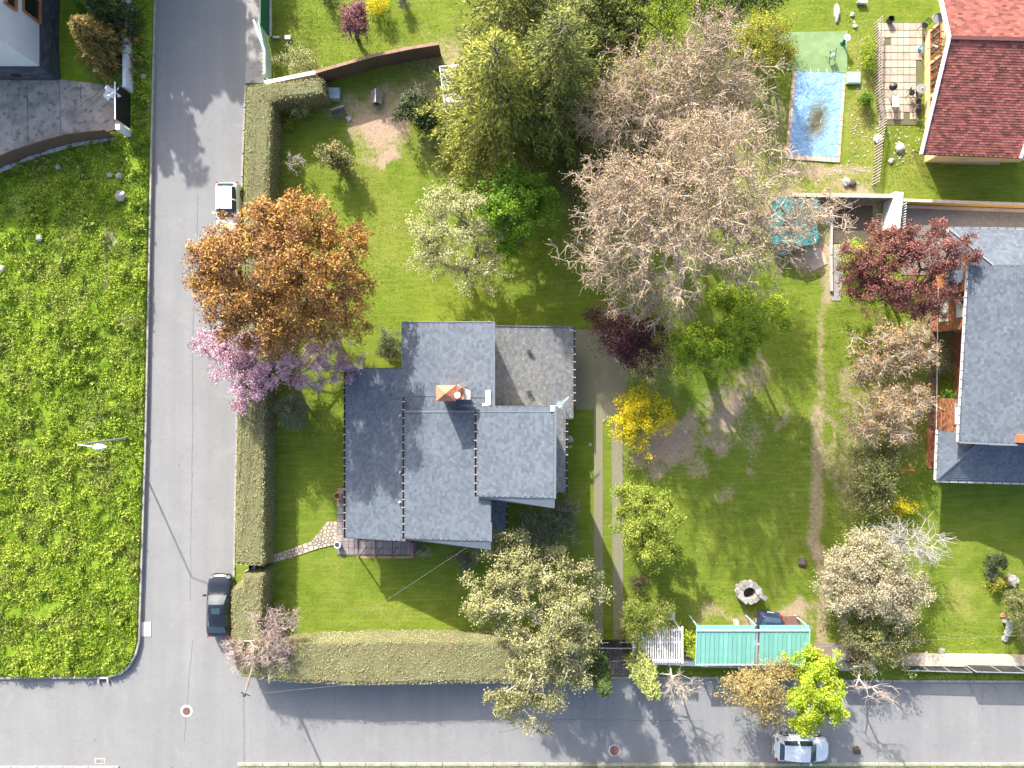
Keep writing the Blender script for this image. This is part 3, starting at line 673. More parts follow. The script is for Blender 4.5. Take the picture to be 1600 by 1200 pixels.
# ------------------------------------------------------------------ stone cells
def cells(poly, n, seed=1, gap=0.035, relax=3, mind=None):
    rng = np.random.default_rng(seed); poly = [np.array(p, dtype=float) for p in poly]; pa = np.array(poly); lo = pa.min(0); hi = pa.max(0)
    S = []
    while len(S) < n:
        g = lo+rng.random((4*n, 2))*(hi-lo); g = g[inside(g, pa)]; S += list(g)
    S = S[:n]
    def clip(pl, p, nn):
        out = []
        for i in range(len(pl)):
            a, b = pl[i], pl[(i+1)%len(pl)]; da = (a-p).dot(nn); db = (b-p).dot(nn)
            if da <= 0: out.append(a)
            if (da < 0) != (db < 0) and abs(da-db) > 1e-9: out.append(a+(b-a)*da/(da-db))
        return out
    for it in range(relax+1):
        res = []
        for i, s in enumerate(S):
            pl = [p.copy() for p in poly]
            for j, t in enumerate(S):
                if i != j and np.linalg.norm(s-t) < 3.5*math.sqrt(abs(np.prod(hi-lo))/n)+0.5:
                    d = t-s; L = np.linalg.norm(d)+1e-9; pl = clip(pl, (s+t)/2-d/L*(gap/2 if it == relax else 0), d)
                    if len(pl) < 3: break
            res.append(pl)
        if it < relax: S = [sum(r)/len(r) if len(r) >= 3 else s for r, s in zip(res, S)]
    return [r for r in res if len(r) >= 3]
def stone_pieces(name, mat, parent, polys, z, hgt=0.03, seed=0):
    rng = random.Random(seed)
    for pl in polys:
        c = sum(pl)/len(pl); m = MB(); hh = hgt*(0.7+0.6*rng.random())
        inn = [c+(p-c)*0.9 for p in pl]; n = len(pl)
        a = sum(pl[i][0]*pl[(i+1)%n][1]-pl[(i+1)%n][0]*pl[i][1] for i in range(n))
        if a < 0: pl = pl[::-1]; inn = inn[::-1]
        V = [(p[0], p[1], z) for p in pl]+[(p[0], p[1], z+hh*0.6) for p in pl]+[(p[0], p[1], z+hh) for p in inn]
        F = [[i, (i+1)%n, n+(i+1)%n, n+i] for i in range(n)]+[[n+i, n+(i+1)%n, 2*n+(i+1)%n, 2*n+i] for i in range(n)]+[[2*n+i for i in range(n)]]
        m.add(V, F); m.build(name, mat, parent)

def blob(name, label, cat, px, py, r, mat, seed=1, z0=0.08, flat=0.6, rot=0, asp=1.0, group=None):
    """weathered boulder: bumpy ellipsoid sunk a little in the ground"""
    rng = random.Random(seed); V = []; F = []; n, k = 14, 8
    for j in range(k+1):
        th = math.pi*j/k
        for i in range(n):
            a = 2*math.pi*i/n; d = Vector((math.cos(a)*math.sin(th), math.sin(a)*math.sin(th), math.cos(th)))
            q = 1+0.35*mnoise.noise(d*1.6+Vector((seed*3.7, 0, 0)))+0.12*mnoise.noise(d*4+Vector((seed, 5, 0)))
            V.append((d.x*r*q*asp, d.y*r*q, d.z*r*q*flat))
    for j in range(k):
        for i in range(n): F.append([j*n+i, (j+1)*n+i, (j+1)*n+(i+1)%n, j*n+(i+1)%n])
    o = obj(name, V, F, mat, None, local=True); o.location = PG(px, py, z0+r*flat*0.45); o.rotation_euler = (0, 0, rot); tag(o, label, cat, group); return o

# ------------------------------------------------------------------ cars
def car(label, loc, rot, paint, L=4.2, Wd=1.76, Ht=1.46, style='hatch', sunroof=False, seats=False, group='cars'):
    root = empty('parked_car', loc, label, 'car', rot, group)
    # stations along x: (x, wlow, wmax, wsh, zsh, wgb, zgb, wgt, zgt, zroof)  front = +x
    h = L/2; W = Wd/2
    if style == 'hatch':
        S = [(h, .62, .66, .60, .58, .45, .62, .30, .63, .64), (h-.10, .80, .86, .80, .66, .66, .70, .5, .72, .73), (h-.45, .93, .97, .90, .78, .80, .82, .6, .85, .87),
             (h-.95, .97, 1.0, .93, .90, .84, .95, .74, 1.0, 1.01), (h-1.62, .98, 1.0, .95, .96, .88, 1.02, .66, Ht-.11, Ht-.06), (h-2.1, .98, 1.0, .95, .97, .88, 1.03, .66, Ht-.05, Ht),
             (-h+1.2, .98, 1.0, .95, .98, .88, 1.05, .66, Ht-.07, Ht-.02), (-h+.55, .97, 1.0, .94, 1.0, .84, 1.08, .62, Ht-.15, Ht-.11), (-h+.20, .93, .97, .90, .95, .82, 1.02, .72, 1.10, 1.12),
             (-h+.08, .88, .93, .84, .80, .74, .84, .6, .86, .87), (-h, .74, .80, .72, .56, .55, .60, .40, .61, .61)]
        cow, rf, rr, rb = 3, 4, 7, 8
    else:
        S = [(h, .58, .62, .56, .56, .42, .60, .28, .61, .62), (h-.12, .80, .86, .78, .64, .64, .68, .5, .70, .71), (h-.55, .94, .98, .90, .75, .80, .79, .62, .82, .84),
             (h-1.25, .97, 1.0, .93, .86, .84, .91, .76, .95, .97), (h-1.98, .98, 1.0, .95, .92, .86, .98, .62, Ht-.10, Ht-.05), (h-2.4, .98, 1.0, .95, .93, .86, .99, .62, Ht-.05, Ht),
             (-h+1.5, .98, 1.0, .95, .95, .86, 1.0, .60, Ht-.08, Ht-.03), (-h+1.0, .97, 1.0, .95, .97, .84, 1.02, .58, Ht-.17, Ht-.13), (-h+.42, .95, .98, .92, .97, .84, 1.0, .70, 1.04, 1.05),
             (-h+.10, .88, .92, .84, .88, .74, .92, .6, .94, .95), (-h, .70, .76, .68, .55, .52, .58, .40, .60, .60)]
        cow, rf, rr, rb = 3, 4, 7, 8
    S = np.array(S); n = len(S); sub = 5
    # Catmull-Rom along the length
    rows = []; par = []
    for i in range(n-1):
        p0, p1, p2, p3 = S[max(i-1, 0)], S[i], S[i+1], S[min(i+2, n-1)]
        for j in range(sub):
            t = j/sub; lin = (1-t)*p1+t*p2; cr = 0.5*((2*p1)+(-p0+p2)*t+(2*p0-5*p1+4*p2-p3)*t*t+(-p0+3*p1-3*p2+p3)*t**3)
            rows.append(lin*0.45+cr*0.55 if i not in (cow, rr) else lin*0.8+cr*0.2); par.append(i+t)
    rows.append(S[-1]); par.append(n-1.0)
    V = []; K = 8
    for r in rows:
        x, wl, wm, ws, zs, wb, zb, wt, zt, zr = r
        half = [(wl*W, .20), (wm*W, .42), (wm*W*0.995, (zs+.42)/2), (ws*W, zs), (wb*W, zb), (wt*W, zt), (wt*W*0.55, zt*0.25+zr*0.75), (0, zr)]
        for y, z in half: V.append((x, y, z))
        for y, z in half[::-1][1:]: V.append((x, -y, z))
    m = 15; parts = {'body': [], 'windshield': [], 'rear_window': [], 'side_window': [], 'side_window2': [], 'sunroof': []}
    for i in range(len(rows)-1):
        for j in range(m-1):
            f = [i*m+j, i*m+j+1, (i+1)*m+j+1, (i+1)*m+j]; a = par[i]; jj = j if j < 7 else 13-j; key = 'body'
            if cow+0.1 <= a < rf-0.05 and jj >= 5: key = 'windshield'
            elif rr+0.15 <= a < rb-0.1 and jj >= 5: key = 'rear_window'
            elif cow+0.55 <= a < rr+0.1 and jj == 4 and not (5.35 < a < 5.55): key = 'side_window' if j < 7 else 'side_window2'
            elif sunroof and rf+0.55 <= a < rf+1.35 and jj >= 6: key = 'sunroof'
            parts[key].append(f)
    parts['body'] += [[k for k in range(m)], [(len(rows)-1)*m+k for k in range(m)][::-1]]
    VV = np.array(V)
    for key, Fs in parts.items():
        if not Fs: continue
        used = sorted({i for f in Fs for i in f}); mp = {u: q for q, u in enumerate(used)}
        mt = paint if key == 'body' else M['carglass']
        me = raw_mesh(key, [V[u] for u in used], [[mp[i] for i in f] for f in Fs], mt, smooth=True)
        o = link(key.replace('2', ''), me, root)
    # wheels, lamps, mirrors
    for sx in (h-0.82, -h+0.80):
        for sy in (-1, 1):
            t = MB().tube((sx, sy*(W-.19), .31), (sx, sy*(W+.012), .31), .31, n=20); to = t.build('wheel', M['rubber'], root, local=True)
            MB().tube((sx, sy*(W+.014), .31), (sx, sy*(W+.02), .31), .19, n=14).build('rim', M['grey'], to, local=True)
    for sy in (-1, 1):
        MB().box((h-.17, sy*W*.70, .68), (.22, .30, .09), sy*-.45).build('headlight', M['headlight'], root, local=True)
        MB().box((-h+.10, sy*W*.80, .86), (.10, .20, .16), sy*.3).build('taillight', M['taillight'], root, local=True)
        MB().box((h-1.42, sy*(W+.07), .98), (.12, .20, .13), 0).build('wing_mirror', paint, root, local=True)
    w = MB(); w.bar((h-.98, .1, 1.02), (h-1.2, .55, 1.12), .02, .015); w.bar((h-.98, -.45, 1.02), (h-1.2, .05, 1.14), .02, .015); w.build('wiper', M['rubber'], root, local=True)
    MB().box((-h-.005, 0, .55), (.02, .5, .11)).build('number_plate', M['white'], root, local=True)
    return root
# ------------------------------------------------------------------ the setting: ground sheets
def lerp_tab(tab, v): return float(np.interp(v, [t[0] for t in tab], [t[1] for t in tab]))
S_ = H/FPX
bse = MB().sheet([(-150, -150, -.06), (150, -150, -.06), (150, 150, -.06), (-150, 150, -.06)])
tag(bse.build('ground', simple('far_ground', (0.11, 0.13, 0.05), (0.16, 0.15, 0.08), 0.2, 0.95)), kind='structure')
q = [PG(-260, -200), PG(1860, -200), PG(1860, 1420), PG(-260, 1420)]
tag(MB().sheet([(p.x, p.y, 0) for p in q]).build('road', ASPH), kind='structure')

def grid(name, PXf, PYf, nx, ny, mat, zf, maskf, parent=None):
    u, v = np.meshgrid(np.linspace(0, 1, nx), np.linspace(0, 1, ny)); px, py = PXf(u, v), PYf(u, v)
    py = PYf(u, v); X = (px-800)*S_; Y = (600-py)*S_; Z = zf(X, Y, px, py, u, v)
    V = np.stack([X, Y, Z], -1).reshape(-1, 3); i = np.arange(ny-1)[:, None]*nx+np.arange(nx-1)[None, :]; i = i.ravel()
    F = np.stack([i, i+nx, i+nx+1, i+1], 1)
    me = raw_mesh(name, V, F, mat, smooth=True)
    mk = maskf(px.ravel(), py.ravel()); a = me.attributes.new('mask', 'FLOAT_COLOR', 'POINT')
    a.data.foreach_set('color', np.column_stack([mk, np.ones(len(mk))]).astype(np.float32).ravel())
    o = link(name, me); tag(o, kind='structure'); return o
def blobs(px, py, L):
    m = np.zeros_like(px); qx, qy = px.copy(), py.copy()
    px = qx+34*fbm(qx, qy, 0.030, 71); py = qy+34*fbm(qx, qy, 0.030, 72)
    for b in L:
        x, y, rx, ry = b[:4]; s = b[4] if len(b) > 4 else 1.0
        d = np.sqrt(((px-x)/rx)**2+((py-y)/ry)**2); m = np.maximum(m, s*np.clip(1.5-d, 0, 1))
    return m
def lines(px, py, L):
    m = np.zeros_like(px); px = px+7*fbm(px, py, 0.03, 73)
    for pts, w, s in L:
        for (x0, y0), (x1, y1) in zip(pts[:-1], pts[1:]):
            dx, dy = x1-x0, y1-y0; t = np.clip(((px-x0)*dx+(py-y0)*dy)/(dx*dx+dy*dy), 0, 1)
            d = np.hypot(px-x0-t*dx, py-y0-t*dy)/w; m = np.maximum(m, s*np.clip(1.6-d, 0, 1))
    return m
left_edge = [(-200, 413), (131, 413), (132, 384), (300, 378), (500, 373), (700, 370), (900, 366), (1000, 362), (1030, 366), (1056, 378)]
LE = lambda y: np.interp(y, [a for a, b in left_edge], [b for a, b in left_edge])
bot = lambda x: np.interp(x, [380, 1100, 1350, 1900], [1056, 1057, 1062, 1064])
def lpx(u, v): y = -200+(1256)*v; return LE(y)+(1860-LE(y))*u
def lpy(u, v): y = -200+(1256)*v; x = LE(y)+(1860-LE(y))*u; return -200+(bot(x)+200)*v
EARTH = [(1190, 560, 10, 40, .7), (1215, 660, 8, 22, .6), (1180, 745, 14, 10, .6), (1325, 620, 12, 60, .55), (600, 190, 40, 40), (603, 238, 26, 14), (640, 160, 50, 24, .8), (590, 150, 40, 18, .7), (560, 165, 45, 20, .62), (655, 190, 25, 30, .6),
         (1040, 700, 48, 36), (1062, 672, 30, 26), (1085, 725, 22, 20, .6), (1130, 645, 30, 34, .85), (1120, 685, 26, 16, .75), (1165, 600, 24, 40, .62), (1128, 765, 22, 14, .5), (1165, 700, 20, 40, .5),
         (1262, 395, 34, 30, .9), (1225, 345, 70, 50, .72), (1330, 330, 50, 40, .9), (1285, 275, 70, 14, .75), (1245, 262, 30, 20, .7), (1210, 200, 16, 60, .5), (970, 300, 90, 120, .62), (1080, 250, 110, 150, .60),
         (1340, 268, 30, 12, .6), (1375, 1022, 60, 6, .5), (1280, 870, 14, 20, .9), (1400, 640, 60, 80, .5), (1300, 690, 10, 90, .6), (1335, 740, 40, 80, .5), (1190, 965, 80, 10, .85), (1235, 950, 40, 14, .85),
         (1080, 1020, 20, 20, .7), (1460, 520, 40, 60, .6), (660, 95, 60, 20, .5), (1000, 560, 70, 60, .5), (750, 150, 110, 110, .75), (860, 60, 90, 90, .7)]
TRK = [([(1290, 400), (1293, 470)], 9, .7), ([(1278, 640), (1276, 760), (1272, 850), (1287, 900), (1285, 1022)], 10, .68), ([(1276, 850), (1312, 920), (1318, 1022)], 9, .66), ([(1285, 480), (1280, 640)], 7, .52),
       ([(934, 520), (935, 1000)], 6, .45), ([(966, 520), (967, 1000)], 7, .45)]
DRY = [(1190, 640, 60, 150, .42), (1230, 800, 50, 60, .4), (1110, 820, 40, 60, .4), (560, 260, 60, 40, .5), (600, 360, 60, 100, .45), (680, 250, 60, 25, .5), (1505, 945, 30, 36, .75), (1340, 60, 60, 40, .5), (1350, 150, 30, 130, .85), (1300, 280, 80, 20, .7), (1440, 260, 40, 25, .6),
       (620, 960, 120, 12, .45), (520, 880, 40, 12, .5), (560, 60, 80, 60, .25), (450, 60, 40, 80, .5), (1120, 960, 60, 30, .5), (1240, 700, 14, 200, .4), (690, 930, 60, 20, .4), (1400, 280, 80, 30, .45)]
ROUGH = [(450, 60, 50, 80, .7), (1310, 700, 40, 200, .6), (1380, 990, 60, 40, .6), (1200, 600, 60, 140, .35), (860, 330, 80, 80, .45), (1450, 1000, 80, 20, .4), (560, 150, 70, 30, .5)]
def lmask(px, py): return np.column_stack([np.maximum(blobs(px, py, EARTH), lines(px, py, TRK)), blobs(px, py, DRY), blobs(px, py, ROUGH)])
def lz(X, Y, px, py, u, v):
    z = 0.075+0.03*fbm(X, Y, 0.5, 3)+0.012*fbm(X, Y, 3, 8)
    return np.where((u < 0.002) | (v > 0.998), 0.03, z)
lawn_o = grid('lawn', lpx, lpy, 290, 230, LAWN, lz, lmask)

fe_tab = [(-200, 246), (0, 243), (250, 237), (500, 232), (700, 228), (1000, 218), (1020, 213), (1040, 202), (1050, 190), (1056, 170)]
FE = lambda y: np.interp(y, [a for a, b in fe_tab], [b for a, b in fe_tab])
def fpx(u, v): y = -200+1256*v; return -260+(FE(y)+260)*u
def fpy(u, v): return -200+1256*v
def fmask(px, py):
    e = blobs(px, py, [(170, 385, 14, 30, .65), (165, 440, 14, 12, .7), (150, 655, 10, 10, .7), (225, 172, 18, 6, 1), (224, 192, 18, 6, 1), (205, 495, 14, 10, .55), (40, 330, 30, 20, .4), (130, 470, 30, 8, .5), (215, 120, 30, 12, .6)])
    return np.column_stack([e, blobs(px, py, [(100, 560, 80, 40, .3), (60, 900, 50, 60, .35), (170, 980, 40, 60, .35), (160, 420, 60, 40, .4)]), 0.45+0*px])
def fz(X, Y, px, py, u, v):
    e = np.minimum((1-u)*40, 1); b = np.minimum((1-v)*40, 1); w = np.minimum(e, b)
    z = 0.26+w*(0.03+0.20*fbm(X, Y, 0.45, 11)+0.10*fbm(X, Y, 1.6, 12)*np.where(py < 265, 0.2, 1))
    z = np.where((px < 212) & (py > 120) & (py < 275), 0.24, z)
    return np.where((u > 0.999) | (v > 0.999), 0.10, z)
FZ = fz
field_o = grid('field', fpx, fpy, 170, 300, FIELD, fz, fmask)

# kerbs
k = MB(); ys = list(range(-200, 1001, 40))+[1020, 1040, 1050, 1056]
for a, b in zip(ys[:-1], ys[1:]):
    p, q = PG(FE(a)+1.5, a), PG(FE(b)+1.5, b); k.bar((p.x, p.y, .13), (q.x, q.y, .13), .13, .28)
p, q = PG(170, 1057.5), PG(-260, 1060); k.bar((p.x, p.y, .04), (q.x, q.y, .04), .16, .2)
tag(k.build('kerb', M['kerb']), kind='structure')
k = MB()
for a, b in zip(range(134, 1000, 36), range(170, 1036, 36)):
    p, q = PG(LE(a)+0, a), PG(LE(b)+0, b-2); k.bar((p.x, p.y, .05), (q.x, q.y, .05), .14, .14)
for a in range(890, 1860, 42):
    p, q = PG(a, bot(a)+1.5), PG(a+41, bot(a+41)+1.5); k.bar((p.x, p.y, .03), (q.x, q.y, .03), .15, .12)
tag(k.build('garden_kerb', M['kerb']), kind='structure')
k = MB()
for x0, x1, yy in ((-260, 186, 1199), (372, 1860, 1193.5)):
    for a in range(x0, x1, 40):
        p, q = PG(a, yy), PG(min(a+39, x1), yy); k.bar((p.x, p.y, .05), (q.x, q.y, .05), .20, .18)
tag(k.build('lower_kerb', M['kerb']), kind='structure')
def vg(x0, x1, y0, name):
    o = grid(name, lambda u, v: x0+(x1-x0)*u, lambda u, v: y0+(1420-y0)*v, int((x1-x0)/5), 40, LAWN, lambda X, Y, px, py, u, v: 0.09+0.05*fbm(X, Y, 1.5, 5), lambda px, py: np.column_stack([blobs(px, py, [(900, 1200, 300, 8, .4), (420, 1200, 60, 10, .6)]), 0.5+0*px, 0.5+0*px]))
    return o
vg(-260, 187, 1201.5, 'verge'); vg(374, 1860, 1196, 'verge')
# long tar seams in the asphalt
rg0 = random.Random(12)
for pts in ([(309, 300), (308, 380), (303, 480), (301, 560), (301, 700), (299, 800), (297, 940)], [(301, 1000), (292, 1100), (288, 1160)], [(780, 1145), (870, 1124), (960, 1125), (1100, 1126)], [(909, 1075), (914, 1100), (908, 1124)], [(1535, 1070), (1535, 1110)], [(380, 1090), (381, 1195)]):
    m = MB()
    for (x0, y0), (x1, y1) in zip(pts[:-1], pts[1:]):
        n = max(2, int(math.hypot(x1-x0, y1-y0)/7)); pv = None
        for i in range(n+1):
            t = i/n; q_ = PG(x0+(x1-x0)*t+rg0.uniform(-.7, .7)*(0 < i < n), y0+(y1-y0)*t+rg0.uniform(-.7, .7)*(0 < i < n), .004)
            if pv is not None:
                d_ = (q_-pv).normalized(); s_ = Vector((-d_.y, d_.x, 0))*rg0.uniform(.012, .022); m.add([pv-s_, q_-s_, q_+s_, pv+s_], [[0, 1, 2, 3]])
            pv = q_
    tag(m.build('road_seam', M['tar']), kind='structure')
# pavement by the green fence
m = MB(); c = [(387, -200), (412, -200), (411, 62), (414, 131), (384, 131), (386, 60)]
m.prism([tuple(PG(*p)[:2]) for p in c], 0.0, 0.11); tag(m.build('pavement', M['concrete']), kind='structure')
# tar seam lines and manholes, drain
def manhole(px, py, r, label, ring, rr):
    root = empty('manhole', PG(px, py, 0.004), label, 'manhole cover', 0, 'manhole covers')
    MB().lathe(PG(px, py, 0.002), [(rr, 0), (rr*0.98, 0.012)], 28).build('surround', ring, root)
    m = MB(); m.lathe(PG(px, py, 0.014), [(r, 0), (r*0.97, 0.014)], 28)
    for i in range(-4, 5):
        L = math.sqrt(max(0, r*r*0.8-(i*r/5)**2)); c = PG(px, py, 0.031); m.box((c.x+i*r/5, c.y, c.z), (0.03, 2*L, 0.006))
    m.build('lid', M['rust'], root)
manhole(291.5, 1111, .31, 'round rusty manhole cover with a bright white painted ring at the road junction', M['white'], .44)
manhole(960, 1172.5, .36, 'round rusty manhole cover with a plain grey rim on the lower road', M['lightgrey'], .44)
c = PG(156, 1189, 0.0); root = empty('drain', c, 'small rectangular iron drain at the lower left road edge', 'drain')
MB().box((c.x, c.y, .008), (.75, .42, .012)).build('frame', M['lightgrey'], root)
m = MB(); [m.box((c.x-.27+i*.09, c.y, .018), (.045, .30, .012)) for i in range(7)]; m.build('grate', M['rust'], root)
c = PG(226, 983, 0.0); o = MB().box((0, 0, .02), (.95, 1.05, .04)).build('inspection_slab', simple('pale_slab', (.62, .56, .47), (.52, .46, .39), 2, .9, .3), local=True); o.location = c; tag(o, 'pale square concrete slab at the road edge beside the weedy field', 'slab')
c = PG(163, 1061, 0.0); root = empty('culvert', c, 'small stone culvert opening with a rusty grate at the field corner', 'culvert')
m = MB(); m.box((c.x, c.y+.15, .10), (.75, .12, .2)); m.box((c.x-.34, c.y-.05, .10), (.1, .35, .2)); m.box((c.x+.34, c.y-.05, .10), (.1, .35, .2)); m.build('stone_frame', M['lightgrey'], root)
m = MB(); [m.box((c.x-.22+i*.11, c.y-.05, .03), (.03, .34, .03)) for i in range(5)]; m.build('grate', M['rust'], root)

# grass-grid driveway
def strip(name, pts, mat, z, sub=1):
    m = MB(); m.sheet([PG(x, y, z) for x, y in pts][::-1]); o = m.build(name, mat); tag(o, kind='structure'); return o
def raised(name, pts, mat, z0, z1):
    m = MB(); m.prism([tuple(PG(x, y)[:2]) for x, y in pts], z0, z1); o = m.build(name, mat); tag(o, kind='structure'); return o
raised('driveway', [(899, 515), (958, 515), (985, 560), (975, 640), (942, 660), (942, 1000), (927.5, 1000), (927.5, 640), (899, 640)], M['lattice'], 0.0, 0.118)
raised('driveway', [(955, 655), (973, 650), (974, 1000), (958, 1000)], M['lattice'], 0.0, 0.117)
raised('side_driveway', [(1407, 318), (1860, 326), (1860, 380), (1480, 380), (1480, 430), (1407, 430)], M['setts'], 0.0, 0.125)
yd = raised('yard', [(-260, 118), (60, 128), (100, 127), (180, 136), (196, 136), (207, 206), (185, 204), (130, 222), (0, 264), (-260, 345)], M['yard'], 0.0, 0.33)
m = MB()
for x0, y0, x1, y1 in ((47, 136, 49, 243), (97, 130, 100, 228), (0, 175, -1, 250), (130, 135, 131, 170)):
    p, q = PG(x0, y0, .332), PG(x1, y1, .332); m.bar(p, q, .035, .01)
tag(m.build('yard_joints', M['soil']), kind='structure')

# crazy-paving path with separate stones, bedded in earth
def paving(name, poly, n, mat, seed, bed, gap=.05, z=.10, hgt=.035, bedz=.112):
    root_o = raised(name, poly, bed, 0.0, bedz)
    pl = cells([tuple(PG(x, y)[:2]) for x, y in poly], n, seed, gap); stone_pieces('paving_stone', mat, root_o, pl, bedz-.01, hgt, seed); return root_o
paving('garden_path', [(421, 880), (423, 868), (455, 857), (486, 846), (500, 830), (512, 815), (527, 815), (527, 850), (500, 856), (470, 866), (440, 875)], 62, M['pathstone'], 3, M['joint'])
paving('gate_apron', [(934, 1004), (984, 1004), (986, 1053), (940, 1053)], 76, M['apron'], 5, M['soil'], gap=.04)
# pool-side patio tiles
ptx = [(1371, 38, 1440, 195)]
pr = raised('patio', [(1369, 36), (1447, 36), (1441, 100), (1436, 196), (1370, 196)], M['joint'], 0, .115)
tm = MB().box((0, 0, 0), (.425, .50, .05)); tme = raw_mesh('patio_tile', tm.V, tm.F, M['tile'])
rr = random.Random(4)
for i in range(7):
    for j in range(13 if i > 0 else 14):
        x = 1376+i*9.75; y = 43+j*11.6+(0 if i % 2 else 0)
        if x > 1438-0.06*(y-40): continue
        if rr.random() < .03: continue
        o = link('patio_tile', tme, pr); o.location = PG(x, y, .123+rr.random()*.008); o.rotation_euler = (rr.uniform(-.01, .01), rr.uniform(-.01, .01), rr.uniform(-.02, .02))
# terrace of the middle house
tr = raised('terrace', [(527, 762), (560, 762), (560, 838), (655, 838), (655, 868), (527, 868)], M['joint'], 0, .125)
for i in range(14):
    for j in range(10):
        x = 532+i*9; y = 767+j*10.4
        if x > 541 and y < 836: continue
        if x > 652 or y > 866: continue
        o = MB().box((0, 0, 0), (.40, .46, .04)).build('terrace_tile', M['terrace'], tr, local=True); o.location = PG(x, y, .135); o.rotation_euler = (0, 0, rr.uniform(-.02, .02))

# ------------------------------------------------------------------ middle house
a1, s1 = 7.34, .3795; a2 = 7.70; a3 = 8.17; aE, sE = 3.58, -.27
ho = empty('house', P(700, 680, 0), 'stepped grey slate roofed house in the middle with a terracotta chimney', 'house')
W1 = [PP(540, 575, a1, s1), PP(628, 575, a1, s1), PP(628, 503, a1, s1), PP(772, 503, a1, s1), PP(772, 646, a1, s1), PP(634, 646, a1, s1), PP(634, 846, a1, s1), PP(540, 841, a1, s1)]
slate_roof(ho, 'roof_slates', W1, M['slate'], M['slate_dark'], seed=1)
W2 = [PP(632, 643, a2, s1), PP(769, 643, a2, s1), PP(767, 846, a2, s1), PP(632, 842, a2, s1)]
slate_roof(ho, 'roof_slates', W2, M['slate'], M['slate_dark'], seed=2)
W3 = [PP(745, 634, a3, s1), PP(868, 634, a3, s1), PP(867, 779, a3, s1), PP(745, 776, a3, s1)]
slate_roof(ho, 'roof_slates', W3, M['slate'], M['slate_dark'], seed=3)
E1 = [PP(768, 509, aE, sE), PP(896, 511, aE, sE), PP(896, 655, aE, sE), PP(884, 655, aE, sE), PP(884, 770, aE, sE), PP(768, 770, aE, sE)]
slate_roof(ho, 'roof_slates', E1, M['slate_old'], M['slate_dark'], seed=4, lift=.006, jit=.004)
slate_roof(ho, 'roof_slates', [P(764, 783, 2.9), P(792, 783, 2.6), P(790, 842, 2.6), P(764, 842, 2.9)], M['slate'], M['slate_dark'], seed=5)
def skirt(A, B, out, dz, nm='roof_skirt'):
    A = Vector(A); B = Vector(B); o1 = out[0]; o2 = out[1]
    m = MB(); m.add([A+Vector((0, 0.02, -.02)), B+Vector((0, .02, -.02)), B+Vector((0, -o2, -dz)), A+Vector((0, -o1, -dz)), A+Vector((0, -o1, -dz-.14)), B+Vector((0, -o2, -dz-.14)), A+Vector((0, 0, -.2)), B+Vector((0, 0, -.2))],
            [[0, 3, 2, 1], [3, 4, 5, 2], [4, 6, 7, 5], [0, 6, 4, 3], [1, 2, 5, 7]])
    m.build(nm, M['slate_trim'], ho)
skirt(W2[3]+Vector((.3, 0, .1)), W2[2], (.12, .62), .28); skirt(W3[3]+Vector((.2, 0, .05)), W3[2], (.15, .65), .28)
def wall_under(poly, inset, name='wall', mat=None, thick=.17, z0=0):
    c = sum(poly, Vector())/len(poly); pp = []
    for p in poly:
        dx = -math.copysign(inset, p.x-c.x); dy = -math.copysign(inset, p.y-c.y); pp.append((p, dx, dy))
    # plane slope in X only
    xs = [p.x for p in poly]; i0 = xs.index(min(xs)); i1 = xs.index(max(xs)); sl = (poly[i1].z-poly[i0].z)/(xs[i1]-xs[i0])
    m = MB(); pl = [(p.x+dx, p.y+dy) for p, dx, dy in pp]; m.prism(pl, [z0]*4, [p.z+sl*dx-thick-.01 for p, dx, dy in pp]) if len(pl) == 4 else None
    if sum(pl[i][0]*pl[(i+1)%4][1]-pl[(i+1)%4][0]*pl[i][1] for i in range(4)) < 0:
        zz = [p.z+sl*dx-thick-.01 for p, dx, dy in pp][::-1]; m = MB(); m.prism(pl[::-1], [z0]*4, zz)
    return m.build(name, mat or M['plaster'], ho)
wall_under([W1[0], PP(630, 575, a1, s1), W1[6], W1[7]], .45)
wall_under([W1[2], W1[3], W1[4], PP(628, 646, a1, s1)], .35)
wall_under(W2, .4); wall_under(W3, .35); wall_under([E1[0], E1[1], PP(896, 655, aE, sE), PP(768, 655, aE, sE)], .4); wall_under([PP(768, 640, aE, sE), PP(884, 640, aE, sE), E1[4], E1[5]], .4)
wall_under([P(764, 783, 2.9), P(792, 783, 2.6), P(790, 842, 2.6), P(764, 842, 2.9)], .15)
ys_ = min(W2[2].y, W2[3].y)+.36
for x_, z_, w_, h_ in ((-5.6, 1.45, 1.2, 1.2), (-3.3, 1.45, 1.4, 1.2), (-5.0, 3.6, 1.0, .9), (-2.9, 4.1, 1.2, 1.0)):
    w = MB().box((x_, ys_, z_), (w_, .06, h_)).build('window', M['glass'], ho); m = MB()
    for o_ in (-w_/2, 0, w_/2): m.box((x_+o_, ys_-.04, z_), (.07, .06, h_+.07))
    for o_ in (-h_/2, h_/2): m.box((x_, ys_-.045, z_+o_), (w_, .06, .07))
    m.build('frame', M['white'], w)
xw_ = W1[0].x+.43
for y_, w_ in ((-.5, 1.3), (-3.6, 1.3), (-7.2, 1.1)):
    w = MB().box((xw_, y_, 1.4), (.06, w_, 1.1)).build('window', M['glass'], ho); m = MB()
    for o_ in (-w_/2, 0, w_/2): m.box((xw_-.04, y_+o_, 1.4), (.06, .07, 1.17))
    for o_ in (-.55, .55): m.box((xw_-.045, y_, 1.4+o_), (.06, w_, .07))
    m.build('frame', M['white'], w)
gut = simple('dark_brown_gutter', (.045, .03, .03), None, 3, .5)
